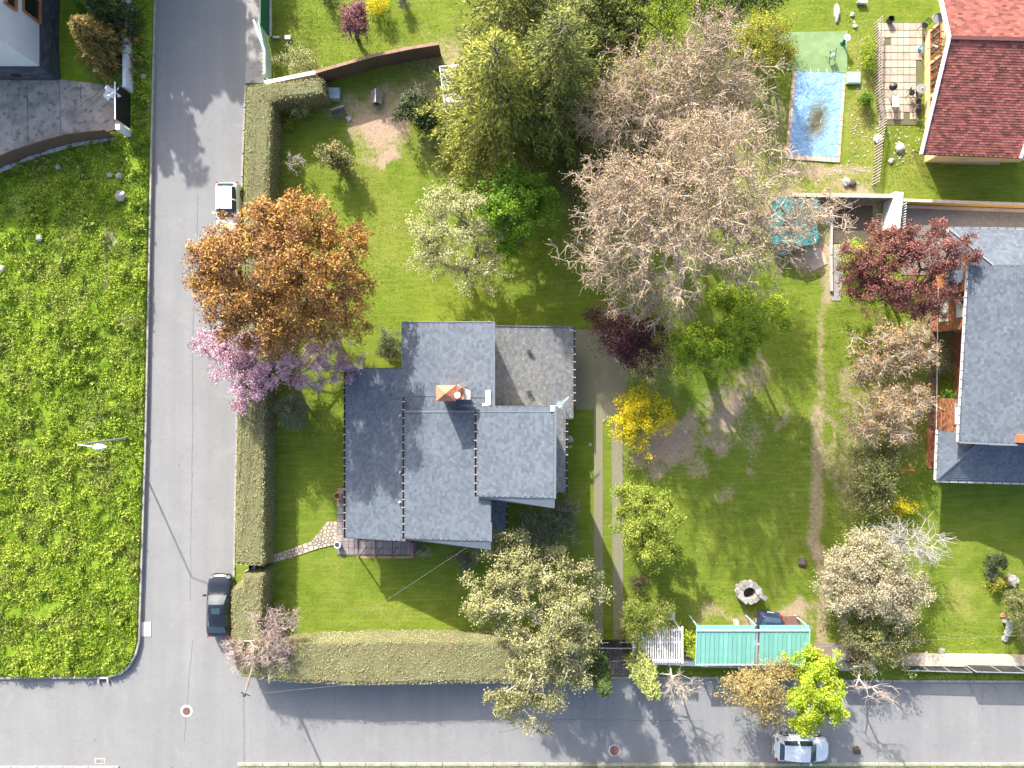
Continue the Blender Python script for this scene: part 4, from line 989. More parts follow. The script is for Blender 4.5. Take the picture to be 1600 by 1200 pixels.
for A, B in ((W1[0], W1[7]), (PP(632, 621, a2, s1), W2[3]), (PP(745, 641, a3, s1), W3[3]), (E1[1], PP(896, 632, aE, sE)), (PP(884, 656, aE, sE), E1[4])):
    sgn = -1 if A.x < 2 or True and A.x < 3 else 1
    off = Vector((-.07 if A.x < 2.4 else .07, 0, 0)); gutter(ho, A+off, B+off, gut, M['lightgrey'])
gutter(ho, P(792.5, 785, 2.6), P(791, 842, 2.6), gut, M['lightgrey'])
m = MB()                                            # metal flashings and verges
T_ = lambda A, B, w=.10, h=.05, up=.03: MB().bar(Vector(A)+Vector((0, 0, up)), Vector(B)+Vector((0, 0, up)), w, h).build('flashing', M['slate_trim'], ho)
T_(W1[3], PP(772, 634, a1, s1), .12, .1); T_(W3[1], W3[2], .13, .1); T_(W2[2]+Vector((0, 1.2, 0)), W2[2], .13, .1); T_(W3[0]+Vector((-1.0, 0, -.35)), W3[0], .1, .05); T_(PP(745, 643.5, a3, s1), PP(868, 643.5, a3, s1), .05, .03)
T_(W1[2], W1[3], .07, .04); T_(E1[0], E1[1], .07, .04); T_(W2[0], PP(745, 643, a2, s1), .14, .05); T_(PP(541, 621, a1, s1), PP(632, 621, a1, s1), .035, .03, .035); T_(PP(633, 618, a1, s1), PP(765, 621, a1, s1), .03, .03, .035); T_(W1[1], W1[2], .05, .04)
for p_, d_ in ((PP(865, 638, a3, s1)+Vector((0, 0, .05)), (.4, .36, .06)), (PP(764, 621, a1, s1)+Vector((-.05, 0, .1)), (.34, .95, .1)), (PP(761, 633, a1, s1)+Vector((-.1, 0, .16)), (.4, .22, .1))): MB().box(p_, d_).build('white_flashing', M['white'], ho)
m = MB(); m.box(P(889.5, 645, 2.3), (.42, .9, .12)); m.bar(P(886, 637, 2.45), P(893, 652, 2.45), .05, .05); m.build('ledge', M['pathstone'], ho)
# small roof vents
for x, y in ((827, 550), (827, 614)):
    p = PP(x, y, aE, sE); m = MB(); m.box(p+Vector((0, 0, .10)), (.22, .2, .2)); m.box(p+Vector((0, .03, .22)), (.30, .26, .04), 0, tilt=.2); m.build('roof_vent', M['slate_dark'], ho)
for x, y in ((626, 738), (625, 785), (626, 650)):
    p = PP(x, y, a1, s1); MB().lathe(p, [(.09, 0), (.08, .12), (.12, .13), (.02, .2)], 10).build('vent_pipe', M['grey'], ho)
# chimney
cp = PP(693, 617, a1, s1); zc = 8.7
x0, x1 = P(681, 0, zc).x, P(728, 0, zc).x; yA, yB = P(0, 602, zc).y, P(0, 627, zc).y; yB -= 0
bx = (x0+x1)/2; by = (yA+yB)/2
ch = MB().box((bx-.02, by, (4.9+zc-.35)/2), (x1-x0-.25, yA-yB-.22, zc-.35-4.9)).build('chimney', M['terracotta'], ho)
m = MB(); zb = zc-.30; c0 = (x0+.62, by, zc+.22)
m.add([(x0, yA, zb), (x0+1.22, yA, zb), (x0+1.22, yB, zb), (x0, yB, zb), c0], [[0, 4, 1], [1, 4, 2], [2, 4, 3], [3, 4, 0], [0, 1, 2, 3]]); m.build('pyramid_cap', M['terracotta'], ch)
m = MB(); m.lathe((x0+1.34, by-.12, zb-.2), [(.12, 0), (.12, .45), (.19, .46), (.19, .56), (.09, .57)], 16); m.build('flue_cowl', M['white'], ch)
m = MB(); m.add([(x0+1.3, yA+.05, zb-.05), (x1+.25, yA-.35, zb-.25), (x1+.25, yB+.1, zb-.25), (x0+1.55, yB+.1, zb-.2), (x0+1.3, yA+.05, zb-.12), (x1+.25, yA-.35, zb-.32), (x1+.25, yB+.1, zb-.32), (x0+1.55, yB+.1, zb-.27)], [[0, 3, 2, 1], [0, 1, 5, 4], [1, 2, 6, 5], [2, 3, 7, 6]]); m.build('cowl_plate', simple('beige_plate', (.58, .50, .42), None, 3, .8), ch)
m = MB(); m.bar((x0+1.25, by+.35, zb+.1), (x0+1.6, by+.5, zb+.1), .05, .12); m.bar((x0+1.5, by-.1, zb), (x0+1.62, by+.4, zb+.12), .05, .1); m.build('damper', M['rust'], ch)
# pergola and side wall of the middle house
pg = empty('pergola', PG(598, 862, .12), 'dark brown timber pergola frame on the terrace below the slate roof', 'pergola')
zt = 2.35
for (ax, ay), (bx_, by_) in (((560, 846), (560, 871)), ((587, 846), (587, 871)), ((613, 846), (613, 871))): MB().bar(P(ax, ay-6, zt), P(bx_, by_, zt), .09, .10).build('beam', M['darkwood'], pg)
MB().bar(P(558, 870.5, zt-.11), P(646, 870.5, zt-.11), .12, .11).build('beam', M['browntop'], pg); MB().bar(P(558, 843, zt-.1), P(640, 843, zt-.1), .08, .10).build('beam', M['darkwood'], pg)
for x in (560, 587, 613): MB().bar(P(x, 869, .1)+Vector((0, 0, 0)), Vector((P(x, 870.5, zt).x, P(x, 870.5, zt).y, zt-.16)), .09, .09).build('post', M['darkwood'], pg) if x == 560 else None
for x in (568, 592, 617): 
    p = P(x, 870, zt-.2); MB().bar((p.x-.35, p.y+.0, zt-.15), (p.x+.15, p.y+.6, zt-.75), .05, .05).build('brace', M['darkwood'], pg)
m = MB(); A = P(643, 848, 2.9); B = P(643, 872, 2.9); m.box(((A.x), (A.y+B.y)/2, 1.5), (.24, abs(A.y-B.y), 2.8)); o = m.build('end_wall', simple('mauve_brown_render', (.20, .12, .12), (.17, .10, .10), 2, .9), ho)
# tv antenna
an = empty('antenna', PP(878, 628, aE, sE), 'pale blue television antenna lying over the low slate roof corner', 'antenna'); p = PP(878, 628, aE, sE)
MB().tube(p, p+Vector((0, 0, .9)), .03, n=8).build('mast', M['grey'], an)
m = MB(); c = p+Vector((0, 0, .9)); d = Vector((.75, .66, 0)).normalized(); e = Vector((-d.y, d.x, 0)); m.bar(c-d*.35, c+d*.55, .04, .03)
m.build('boom', M['white'], an)
m = MB(); [m.bar(c+d*t-e*w, c+d*t+e*w, .035, .012) for t, w in ((-.35, .33), (-.25, .33), (-.15, .3), (-.05, .22), (.1, .14), (.25, .12), (.4, .10))]; m.box(c-d*.3, (.30, .34, .03), .7); m.build('reflector', M['bluebin'], an)
# terrace pots
for i, (x, y, mt, r, lab) in enumerate(((530, 773, M['terracotta'], .27, 'round terracotta plant pot at the left edge of the slate roof, on the upper terrace'), (530, 849, M['white'], .25, 'round white plant pot on the lower corner of the paved terrace'))):
    pt = empty('plant_pot', PG(x, y, .15), lab, 'plant pot', 0, 'terrace plant pots')
    MB().lathe(PG(x, y, .15), [(r*.65, 0), (r*.9, .38), (r, .40), (r, .45), (r*.82, .45), (r*.78, .36)], 20).build('pot', mt, pt)
    rng = np.random.default_rng(i); C = np.array(PG(x, y, .52))+rng.normal(size=(150, 3))*np.array([.1, .1, .06]); V, F = leaf_quads(rng, C, .10, .5); obj('foliage', V, F, LM['dark'], pt, tint=rng.random(150))

# ------------------------------------------------------------------ right slate-roofed house
hr = empty('house', P(1560, 560, 0), 'right hand brick house under a large pale slate roof, cut by the picture edge', 'house')
sR = .30; zE = 4.5; xE = P(1510, 0, zE).x; aR = zE-sR*xE
R1 = [PP(1514, 415, aR, sR), PP(1720, 415, aR, sR), PP(1720, 700, aR, sR), PP(1498, 690, aR, sR)]
slate_roof(hr, 'roof_slates', R1, M['slate'], M['slate_dark'], seed=11, tw=.22, th=.19)
z0_, z1_ = 3.2, 4.75
R2 = [P(1483, 357.5, z0_), P(1720, 361, z0_), P(1720, 416, z1_), P(1553, 415, z1_)]
slate_roof(hr, 'roof_slates', R2, M['slate'], M['slate_dark'], seed=12, tw=.22, th=.19)
R3 = [P(1483, 357.5, z0_), P(1553, 415, z1_), P(1483, 452, z0_)]
slate_roof(hr, 'roof_slates', R3, M['slate'], M['slate_dark'], seed=13, tw=.22, th=.19)
z2_, z3_ = 2.9, 4.1
R4 = [P(1463, 750, z2_), P(1720, 758, z2_), P(1720, 691, z3_), P(1531, 690, z3_)]
slate_roof(hr, 'roof_slates', R4, M['slate'], M['slate_dark'], seed=14, tw=.22, th=.19)
R5 = [P(1466, 672, z2_), P(1463, 750, z2_), P(1531, 690, z3_), P(1531, 676, z3_)]
slate_roof(hr, 'roof_slates', R5, M['slate'], M['slate_dark'], seed=15, tw=.22, th=.19)
for A_, B_ in ((P(1463, 750, z2_+.04), P(1531, 690, z3_+.04)), (P(1483, 357.5, z0_+.04), P(1553, 415, z1_+.04)), (R2[3]+Vector((0, 0, .04)), R2[2]+Vector((0, 0, .04))), (R1[3]+Vector((0, -.05, .03)), R1[2]+Vector((0, -.05, .03)))): MB().bar(A_, B_, .12, .06).build('ridge_capping', M['slate_trim'], hr)
g2 = simple('white_gutter', (.62, .62, .64), None, 3, .5)
for A, B, off in ((R1[0], R1[3], (-.08, 0, 0)), (R2[0], R2[1], (0, .08, 0)), (R3[0], P(1483, 452, z0_), (-.08, 0, 0)), (R4[0], R4[1], (0, -.08, 0)), (R5[0], R5[1], (-.08, 0, 0))):
    o = Vector(off); gutter(hr, A+o, B+o, g2, M['darkgrey'], w=.11, step=.62)
def brickwall(parent, A, B, z0, z1, th=.25, name='brick_wall'):
    """wall from A to B with joined courses of bricks on the face that looks left"""
    A = Vector((A[0], A[1], 0)); B = Vector((B[0], B[1], 0)); d = (B-A); L = d.length; d.normalize(); nn = Vector((-d.y, d.x, 0))
    m = MB(); c = (A+B)/2-nn*th/2; m.box((c.x, c.y, (z0+z1)/2), (th, L, z1-z0), math.atan2(d.y, d.x)-math.pi/2); w = m.build(name, M['brickdark'], parent)
    V = []; F = []; T = []; bw, bh = .26, .085; rg = random.Random(7); rows = int((z1-z0)/bh)
    for r in range(rows):
        x = -bw/2 if r % 2 else 0
        while x < L:
            xa, xb = max(0, x+.006), min(L, x+bw-.006); 
            if xb-xa > .03:
                za, zb_ = z0+r*bh+.005, z0+(r+1)*bh-.005; pr_ = .012+rg.random()*.006; b = len(V)
                for xx in (xa, xb):
                    for zz in (za, zb_):
                        for o in (0, pr_): q_ = A+d*xx+nn*o; V.append((q_.x, q_.y, zz))
                F += [[b+1, b+5, b+7, b+3], [b+2, b+3, b+7, b+6], [b, b+4, b+5, b+1], [b, b+1, b+3, b+2], [b+4, b+6, b+7, b+5]]; T += [rg.random()]*5
            x += bw
    o = obj('brick_courses', V, F, M['brick'], w, tint=T); tag(o, kind='stuff'); return w
xw = PG(1456, 0).x
brickwall(hr, (xw, PG(0, 690).y), (xw, PG(0, 622).y), .1, 4.15); brickwall(hr, (xw, PG(0, 520).y), (xw, PG(0, 415).y), .1, 4.15)
brickwall(hr, (xw+1.5, PG(0, 622).y), (xw+1.5, PG(0, 520).y), .1, 4.15)
m = MB(); m.box((xw+8, (PG(0, 415).y+PG(0, 690).y)/2, 2.1), (12.8, abs(PG(0, 415).y-PG(0, 690).y)-.1, 4.0)); m.build('wall', M['plaster'], hr)
m = MB(); m.box((PG(1560, 0).x, PG(0, 400).y, 1.6), (7, 2.2, 3.0)); m.build('wall', M['plaster'], hr)
m = MB(); p1, p2 = PG(1452, 672), PG(1452, 728); m.box((PG(1540, 0).x, (p1.y+p2.y)/2, 1.4), (7.2, abs(p1.y-p2.y), 2.6)); m.build('wall', M['plaster'], hr)
brickwall(hr, (p1.x+.1, p2.y), (p1.x+.1, p1.y), .1, 2.65)
# ground storey terrace below the wall, its parapet rail and posts
te = raised('brick_terrace', [(1447, 668), (1462, 668), (1462, 732), (1447, 732)], M['brick'], 0, .14)
raised('brick_terrace', [(1452, 455), (1462, 455), (1462, 672), (1450, 672)], M['brickdark'], 0, .15)
for (x, za, zb_, ya, yb) in ((xw, 1.0, 2.05, 470, 506), (xw, 3.0, 4.0, 468, 503), (xw, 2.9, 3.9, 628, 660)):
    A = PG(0, ya).y; B = PG(0, yb).y; 
    w = MB().box((x-.03, (A+B)/2, (za+zb_)/2), (.07, abs(A-B)*.96, zb_-za)).build('window', M['white'], hr)
    MB().box((x-.075, A-.16, (za+zb_)/2), (.02, .26, zb_-za-.12)).build('pane', M['grey'], w)
    MB().box((x-.08, (A+B)/2, za-.04), (.14, abs(A-B), .06)).build('sill', M['brickdark'], w)
ra = empty('railing', PG(1452, 560, .1), 'thin white and dark railing line in front of the brick wall of the right house', 'railing')
MB().bar((PG(1454, 0).x, PG(0, 452).y, .95), (PG(1451, 0).x, PG(0, 672).y, .95), .05, .05).build('rail', M['white'], ra)
for i in range(12): MB().bar((PG(1453.5-.2*i, 0).x, PG(0, 456+i*19).y, .15), (PG(1453.5-.2*i, 0).x, PG(0, 456+i*19).y, .93), .04, .04).build('baluster', M['darkgrey'], ra)
MB().box(PP(1597, 687, aR, sR)+Vector((0, .1, .6)), (.75, .55, 1.4)).build('chimney', M['brick'], hr)

# ------------------------------------------------------------------ red shingle house
rd = empty('house', P(1530, 120, 0), 'red shingle roofed house at the upper right edge with a white barge board', 'house')
zr, zs, zn = 5.6, 3.2, 4.9
ridA, ridB = P(1484, 59, zr), P(1484, 59, zr)+Vector((9.5, -.25, 0)); sA, sB = P(1440, 241, zs), P(1594, 247, zs); 
slate_roof(rd, 'shingles', [ridA, Vector((ridB.x-2.2, ridB.y, zr)), sB, sA], M['redshingle'], M['redbase'], tw=.34, th=.17, seed=21, jit=.012, lift=.016, slab='roof')
nA = P(1470, -2, zn); slate_roof(rd, 'shingles', [ridA, Vector((ridB.x, ridB.y, zr)), Vector((ridB.x, nA.y+1.6, zn-.45)), nA+Vector((0, 1.6, -.45))], M['redshingle'], M['redbase'], tw=.34, th=.17, seed=22, jit=.012, lift=.016, slab='roof')
up = Vector((-.04, 0, .0))
for A_, B_ in ((ridA+up, sA+up), (ridA+up, nA+Vector((-.04, 1.6, -.45))), (Vector((ridB.x-2.2, ridB.y, zr)), sB)): MB().bar(A_, B_, .16, .22).build('barge_board', M['white'], rd)
m = MB(); m.bar(ridA+Vector((0, 0, .06)), ridB+Vector((0, 0, .06)), .26, .06); m.build('ridge_capping', M['redbase'], rd)
wx = PG(1444, 0).x; ya, yb = sA.y+.4, P(1470, -2, zn).y
m = MB(); yr = ridA.y; m.add([(wx, ya, 0), (wx, yb, 0), (wx+7, yb, 0), (wx+7, ya, 0), (wx, ya, zs-.1), (wx, yb, zn-.3), (wx+7, yb, zn-.3), (wx+7, ya, zs-.1), (wx, yr, zr-.3), (wx+7, yr, zr-.3)], [[0, 4, 8, 5, 1], [3, 2, 6, 9, 7], [0, 3, 7, 4], [1, 5, 6, 2]]); m.build('wall', M['cream'], rd)
for yy, hw in ((70, 1.0), (92, .7), (120, 1.0), (142, .8), (170, .7)):
    Y = PG(0, yy).y; w = MB().box((wx-.02, Y, 1.55), (.05, hw, 1.25)).build('window', M['glass'], rd)
    m = MB(); [m.box((wx-.05, Y+o, 1.55), (.09, .07, 1.3)) for o in (-hw/2, 0, hw/2)]; [m.box((wx-.05, Y, 1.55+o), (.09, hw, .07)) for o in (-.63, .63)]; m.build('frame', M['wood'], w)
for i in range(12):                                  # varnished timber struts under the overhang
    Y = PG(0, 75+i*11.3).y; zt_ = zs+(Y-sA.y)*(zr-zs)/(ridA.y-sA.y) if Y < ridA.y else zr-.3
    MB().bar((wx-.03, Y, 2.45), (sA.x+.7, Y, min(zt_-.25, 3.0)), .05, .06).build('strut', M['wood'], rd)
raised('deck', [(1448, 244), (1562, 248), (1560, 258), (1470, 256)], M['tile'], 0, .16)

# ------------------------------------------------------------------ white house top left
hw_ = empty('house', P(40, 60, 0), 'white rendered house with dark stone plinth at the upper left corner', 'house')
cx, cy = PG(97, 128)[:2]; ph = 2.4
m = MB(); m.box((cx-6.0, cy+6.0, ph/2), (12, 12, ph)); pln = m.build('plinth', M['slate_dark'], hw_)
rg = random.Random(9); pm = MB().box((0, 0, 0), (.03, .50, .19)); pme = raw_mesh('cladding_stone', pm.V, pm.F, M['darkstone'])
for side in (0, 1):
    for r in range(11):
        for i in range(13 if side == 0 else 14):
            o = link('cladding_stone', pme, pln); off = (.26 if r % 2 else 0); z = .13+r*.205
            if side == 0: o.location = Vector((cx+.012, cy+.28+i*.525+off, z))-orig(pln); 
            else: o.location = Vector((cx-.28-i*.525-off, cy-.012, z))-orig(pln); o.rotation_euler = (0, 0, math.pi/2)
wxx = cx-.10
m = MB(); m.box((wxx-6, cy+.1+6, (ph+6.9)/2), (12, 12, 6.9-ph)); m.build('wall', M['whitewall'], hw_)
for (ya_, yb_, za, zb_) in ((41, -40, 1.9, 4.15), (8, -60, 4.9, 5.8)):
    Y0 = 559*(H-2.0)/FPX if ya_ == 41 else 592*(H-5.6)/FPX; Y1 = Y0+4
    w = MB().box((wxx+.01, (Y0+Y1)/2, (max(za, ph+.05)+zb_)/2), (.04, Y1-Y0, zb_-max(za, ph+.05))).build('window', M['glass'], hw_)
    m = MB(); m.box((wxx+.07, (Y0+Y1)/2, max(za, ph+.05)), (.22, Y1-Y0, .14)); m.box((wxx+.05, (Y0+Y1)/2, zb_), (.16, Y1-Y0, .12)); m.box((wxx+.05, Y0, (za+zb_)/2+.2), (.16, .14, zb_-max(za, ph+.05))); m.box((wxx+.05, Y0+1.5, (za+zb_)/2+.2), (.1, .08, zb_-max(za, ph+.05))); m.build('frame', M['wood'], w)
MB().box((PG(43, 0).x, cy-.03, 1.2), (.5, .08, .5)).build('air_vent', M['black'], hw_)
# ------------------------------------------------------------------ hedges
def hg(px, py, h=2.4): return (800+(px-800)*(H-h)/H, 600+(py-600)*(H-h)/H)
hedge('hedge', 'long clipped hedge along the left road, from the top wall down to the garden gate', [hg(*p) for p in ((384, 134), (430, 128), (503, 121), (506, 146), (470, 152), (425, 160), (421, 300), (417, 500), (414, 640), (412, 884), (366, 884), (370, 640), (376, 450), (381, 300))], 2.4, 1)
hedge('hedge', 'clipped hedge wrapping the lower left garden corner and running along the lower road', [hg(*p) for p in ((377, 897), (411, 897), (409, 950), (404, 985), (430, 1010), (470, 1005), (600, 1001), (760, 1003), (925, 1012), (925, 1070), (760, 1068), (560, 1071), (440, 1066), (390, 1060), (366, 1048), (361, 1000), (361, 925), (365, 916), (377, 914))], 2.35, 2)

# ------------------------------------------------------------------ trees
tree('orange_maple', 'huge round tree with orange bronze leaves beside the left road', 'tree', (487, 445),
     [(450, 428, 8.0, 133, 4.4, 118), (398, 430, 7.4, 84, 3.4, 90), (512, 440, 7.4, 78, 3.4, 96), (462, 350, 8.4, 76, 3.0, 46), (440, 505, 7.2, 92, 3.2, 44), (348, 420, 7.2, 42, 2.4, 52)],
     LM['orange'], M['darkbark'], clumps=380, cr=.70, nodes=1250, per=54, size=.165, sigma=.20, fork=3.0, trunk_r=.32, seed=113, up=.35, lump=.04, bottom=.55, tbase=.52)
tree('cherry_tree', 'pink blossoming cherry tree at the foot of the orange tree', 'tree', (455, 585),
     [(362, 548, 3.6, 54, 1.5, 42), (394, 595, 3.4, 48, 1.6, 42), (450, 565, 3.2, 76, 1.5, 48), (520, 560, 3.4, 36, 1.5, 42), (330, 535, 3.6, 26, .8, 22)],
     LM['pink'], M['darkbark'], clumps=230, cr=.42, nodes=680, per=42, size=.12, sigma=.15, fork=1.2, trunk_r=.16, seed=4, twigs=0, lump=.3, tbase=.5)
tree('pale_tree', 'airy tree with pale cream green leaves on the lawn above the middle house', 'tree', (727, 425),
     [(715, 372, 4.2, 74, 2.4, 72), (668, 400, 3.6, 38, 1.5, 48), (760, 415, 3.4, 40, 1.5, 34), (700, 322, 4.2, 42, 1.4, 26), (770, 395, 3.4, 38, 1.4, 30)],
     LM['cream'], M['bark'], clumps=190, cr=.42, nodes=520, per=44, size=.12, sigma=.17, fork=1.5, trunk_r=.17, seed=5, lump=.35, shell=.7, tbase=.55)
tree('green_tree', 'bright green tree right of the pale tree on the lawn', 'tree', (812, 375),
     [(812, 322, 5.2, 48, 2.0, 46), (800, 375, 3.6, 28, 1.5, 34), (840, 300, 5.2, 26, 1.3, 24), (772, 315, 4.6, 22, 1.2, 26)],
     LM['green'], M['bark'], clumps=100, cr=.5, nodes=360, per=70, size=.14, sigma=.16, fork=1.6, trunk_r=.15, seed=6, lump=.3, tbase=.55)
conifer('conifer', 'huge spreading yellow green conifer at the top centre, left of two', 'conifer tree', (780, 205), 14.0, 5.6, LM['conifer'], seed=7, whorls=31, per=22, spray=.66, trunk_r=.4, nb=11, droop=.20, tbase=.45, power=.7)
conifer('conifer', 'darker green conifer at the top centre with the bare trees against its right side', 'conifer tree', (856, 190), 15.0, 5.2, LM['conifer2'], seed=8, whorls=31, per=22, spray=.66, trunk_r=.4, nb=11, droop=.20, tbase=.5, power=.7)
conifer('conifer', 'tall conifer cut by the top picture edge above the big yellow green conifer', 'conifer tree', (815, 70), 14.0, 5.2, LM['conifer'], seed=9, whorls=26, per=16, spray=.6, trunk_r=.4, nb=10, droop=.20, tbase=.32, power=.7)
tree('walnut_tree', 'very broad nearly leafless tree with pale twigs and tan buds right of the conifers', 'tree', (1052, 390),
     [(1045, 345, 11.0, 130, 3.6, 112), (965, 300, 10.8, 74, 3.0, 60), (1140, 300, 11.4, 84, 3.2, 80), (1160, 395, 10.2, 74, 2.8, 66), (950, 400, 7.2, 70, 2.4, 60), (1015, 460, 6.4, 74, 2.2, 46), (1250, 345, 10.2, 66, 2.0, 44), (1110, 220, 11.6, 90, 2.4, 45)],
     LM['tan'], M['tanbark'], nodes=1300, per=1, size=.115, sigma=.12, fork=4.4, trunk_r=.40, seed=10, twigs=6, twig_len=.60, twig_r=.0135, minr=.030, lump=.2, tbase=.55, shell=.75)
tree('bare_tree', 'nearly leafless tree with an ivy clad trunk above the broad walnut tree', 'tree', (1020, 215),
     [(1050, 150, 8.5, 95, 2.8, 90), (985, 130, 8.1, 50, 2.2, 60), (1115, 60, 10.5, 42, 2.2, 48), (1140, 150, 8.5, 66, 2.4, 60), (940, 190, 7.5, 48, 1.9, 48)],
     LM['tan'], M['tanbark'], nodes=700, per=1, size=.115, sigma=.13, fork=4.2, trunk_r=.28, seed=11, twigs=6, twig_len=.62, twig_r=.012, minr=.027, lump=.25, tbase=.45, shell=.8)
tree('ivy_bush', 'mass of ivy and dark undergrowth between the conifers and the bare trees', 'bush', (1000, 200),
     [(955, 45, 3.0, 48, 1.6, 50), (925, 110, 3.4, 40, 1.6, 50), (985, 175, 2.4, 80, 1.2, 100), (1050, 105, 3.4, 46, 1.6, 70), (905, 290, 1.6, 50, .9, 70), (1060, 250, 1.8, 70, 1.0, 50)],
     LM['olive'], M['bark'], nodes=420, per=42, size=.15, sigma=.3, fork=.4, trunk_r=.12, seed=12, lump=.3, tbase=.3)
tree('dark_tree', 'dense dark green leafy tree right of the big conifers at the top edge', 'tree', (930, 90),
     [(930, 45, 6.0, 48, 2.4, 60), (965, 60, 5.0, 40, 2.0, 46), (915, 110, 4.6, 36, 1.8, 46), (960, 5, 5.0, 46, 2.0, 40)], LM['conifer2'], M['bark'], clumps=110, cr=.5, nodes=380, per=60, size=.16, sigma=.18, fork=2.2, trunk_r=.2, seed=121, lump=.2, tbase=.5)
tree('green_bush', 'bright green bush top at the upper edge between the conifers and the bare tree', 'bush', (1030, 50),
     [(1032, 22, 3.5, 40, 1.6, 44), (1050, -30, 4, 50, 2, 40)], LM['lime'], M['bark'], nodes=110, per=60, size=.14, fork=.9, seed=13, lump=.3, tbase=.42)
tree('yew_tree', 'rounded yellow green evergreen left of the swimming pool', 'tree', (1188, 90),
     [(1192, 66, 3.4, 42, 1.7, 38), (1215, 90, 2.4, 26, 1.2, 26), (1160, 60, 3.0, 24, 1.2, 26)], LM['yellowtwig'], M['bark'], nodes=150, per=70, size=.12, sigma=.22, fork=.8, seed=14, lump=.3, tbase=.38)
tree('dark_bush', 'dark green bush in the shade at the upper edge left of the pool garden', 'bush', (1125, 25),
     [(1120, 15, 2.0, 50, 1.2, 36), (1190, -10, 2.4, 40, 1.4, 24)], LM['dark'], M['bark'], nodes=120, per=60, size=.14, fork=.5, seed=15, tbase=.45)
tree('plum_tree', 'dark purple plum tree between the walnut tree and the driveway', 'tree', (985, 550),
     [(975, 525, 3.4, 48, 1.5, 34), (1000, 555, 3.0, 40, 1.3, 28), (955, 500, 3.2, 34, 1.2, 24), (1018, 520, 3.2, 30, 1.2, 30)],
     LM['plum'], M['darkbark'], nodes=230, per=62, size=.13, sigma=.24, fork=1.2, trunk_r=.14, seed=16, lump=.25, tbase=.5)
tree('lime_green_tree', 'bright yellow green tree right of the dark plum tree, the lower of two', 'tree', (1095, 570),
     [(1100, 560, 4.7, 48, 1.9, 44), (1070, 545, 4.5, 28, 1.5, 24), (1150, 545, 4.5, 40, 1.5, 34)], LM['lime'], M['palebark'], clumps=80, cr=.45, nodes=320, per=60, size=.14, sigma=.16, fork=3.4, trunk_r=.13, seed=17, lump=.35, shell=.7, tbase=.5)
tree('lime_green_tree', 'sparse yellow green tree at the lower right edge of the walnut tree', 'tree', (1155, 515),
     [(1165, 495, 5.1, 44, 1.7, 36), (1205, 495, 4.9, 26, 1.3, 28), (1130, 470, 4.7, 28, 1.3, 18)], LM['lime'], M['palebark'], clumps=70, cr=.42, nodes=280, per=52, size=.14, sigma=.16, fork=3.4, trunk_r=.12, seed=18, lump=.35, shell=.7, tbase=.55)
tree('forsythia', 'brilliant yellow flowering shrub beside the sandy patch', 'shrub', (1000, 655),
     [(1000, 650, 1.9, 42, 1.0, 36), (978, 665, 1.6, 26, .8, 22), (1032, 655, 1.8, 24, .8, 24), (1005, 690, 1.2, 20, .7, 20), (985, 625, 1.6, 26, .8, 18)],
     LM['yellow'], M['bark'], nodes=170, per=45, size=.12, sigma=.17, fork=.4, trunk_r=.06, seed=19, lump=.4, tbase=.55, twigs=0)
tree('leafy_tree', 'upright tree with loose yellow green leaves beside the lower driveway', 'tree', (1005, 825),
     [(1010, 815, 3.2, 42, 1.8, 56), (1020, 860, 2.8, 36, 1.4, 32), (985, 775, 2.6, 26, 1.2, 22), (1030, 805, 3.0, 26, 1.2, 40)],
     LM['cream'], M['bark'], clumps=110, cr=.42, nodes=380, per=60, size=.13, sigma=.15, fork=.9, trunk_r=.12, seed=20, lump=.35, tbase=.42)
for o in bpy.data.objects:
    if o.name.startswith('crown') and o.parent and o.parent.name.startswith('leafy_tree'):
        o.data.materials[0] = leafmat('spring_leaves', (.13, .18, .02), (.29, .35, .05), (.50, .52, .12), .3)
tree('red_maple', 'wine red maple spreading beside the brick wall of the right house', 'tree', (1385, 455),
     [(1405, 425, 3.8, 88, 1.8, 68), (1470, 390, 4.6, 42, 1.3, 36), (1345, 440, 3.0, 38, 1.2, 34), (1440, 470, 3.4, 50, 1.3, 34), (1395, 385, 4.2, 50, 1.3, 34)],
     LM['red'], M['darkbark'], clumps=280, cr=.48, nodes=760, per=50, size=.13, sigma=.16, fork=1.3, trunk_r=.18, seed=21, lump=.28, tbase=.55)
shrub('lime_shrub', 'small lime green shrub at the upper left edge of the wine red maple', 1338, 398, 28, 2.0, LM['lime'], 22, n=80, per=45, ry=22, sigma=.16, tbase=.65)
tree('budding_tree', 'half bare tree with russet buds just below the wine red maple', 'tree', (1390, 560),
     [(1385, 555, 3.6, 58, 1.4, 38), (1400, 530, 3.8, 48, 1.2, 26), (1350, 575, 3.2, 30, 1.1, 34), (1435, 560, 3.6, 26, 1.0, 28)],
     LM['brown'], M['whitebark'], nodes=230, per=3, size=.12, sigma=.14, fork=1.4, trunk_r=.16, seed=23, twigs=4, twig_len=.5, twig_r=.013, minr=.020, lump=.3, shell=.8, tbase=.6)
tree('budding_tree', 'half bare tree with russet buds left of the brick terrace, above the dark shrub', 'tree', (1375, 645),
     [(1380, 640, 3.4, 50, 1.3, 44), (1350, 670, 3.0, 26, 1.0, 28), (1425, 625, 3.2, 26, .9, 28), (1405, 675, 3.0, 22, .9, 20)],
     LM['brown'], M['whitebark'], nodes=210, per=3, size=.12, sigma=.14, fork=1.4, trunk_r=.15, seed=24, twigs=4, twig_len=.5, twig_r=.013, minr=.020, lump=.3, shell=.8, tbase=.6)
tree('evergreen_shrub', 'dark glossy evergreen shrub left of the red swing frame', 'shrub', (1360, 745), [(1365, 735, 2.0, 36, 1.1, 40), (1345, 775, 1.6, 26, .9, 28), (1375, 780, 1.6, 24, .9, 22), (1385, 712, 1.8, 24, .9, 20)],
     LM['olive'], M['bark'], nodes=180, per=50, size=.13, sigma=.2, fork=.5, trunk_r=.08, seed=25, lump=.3, tbase=.40)
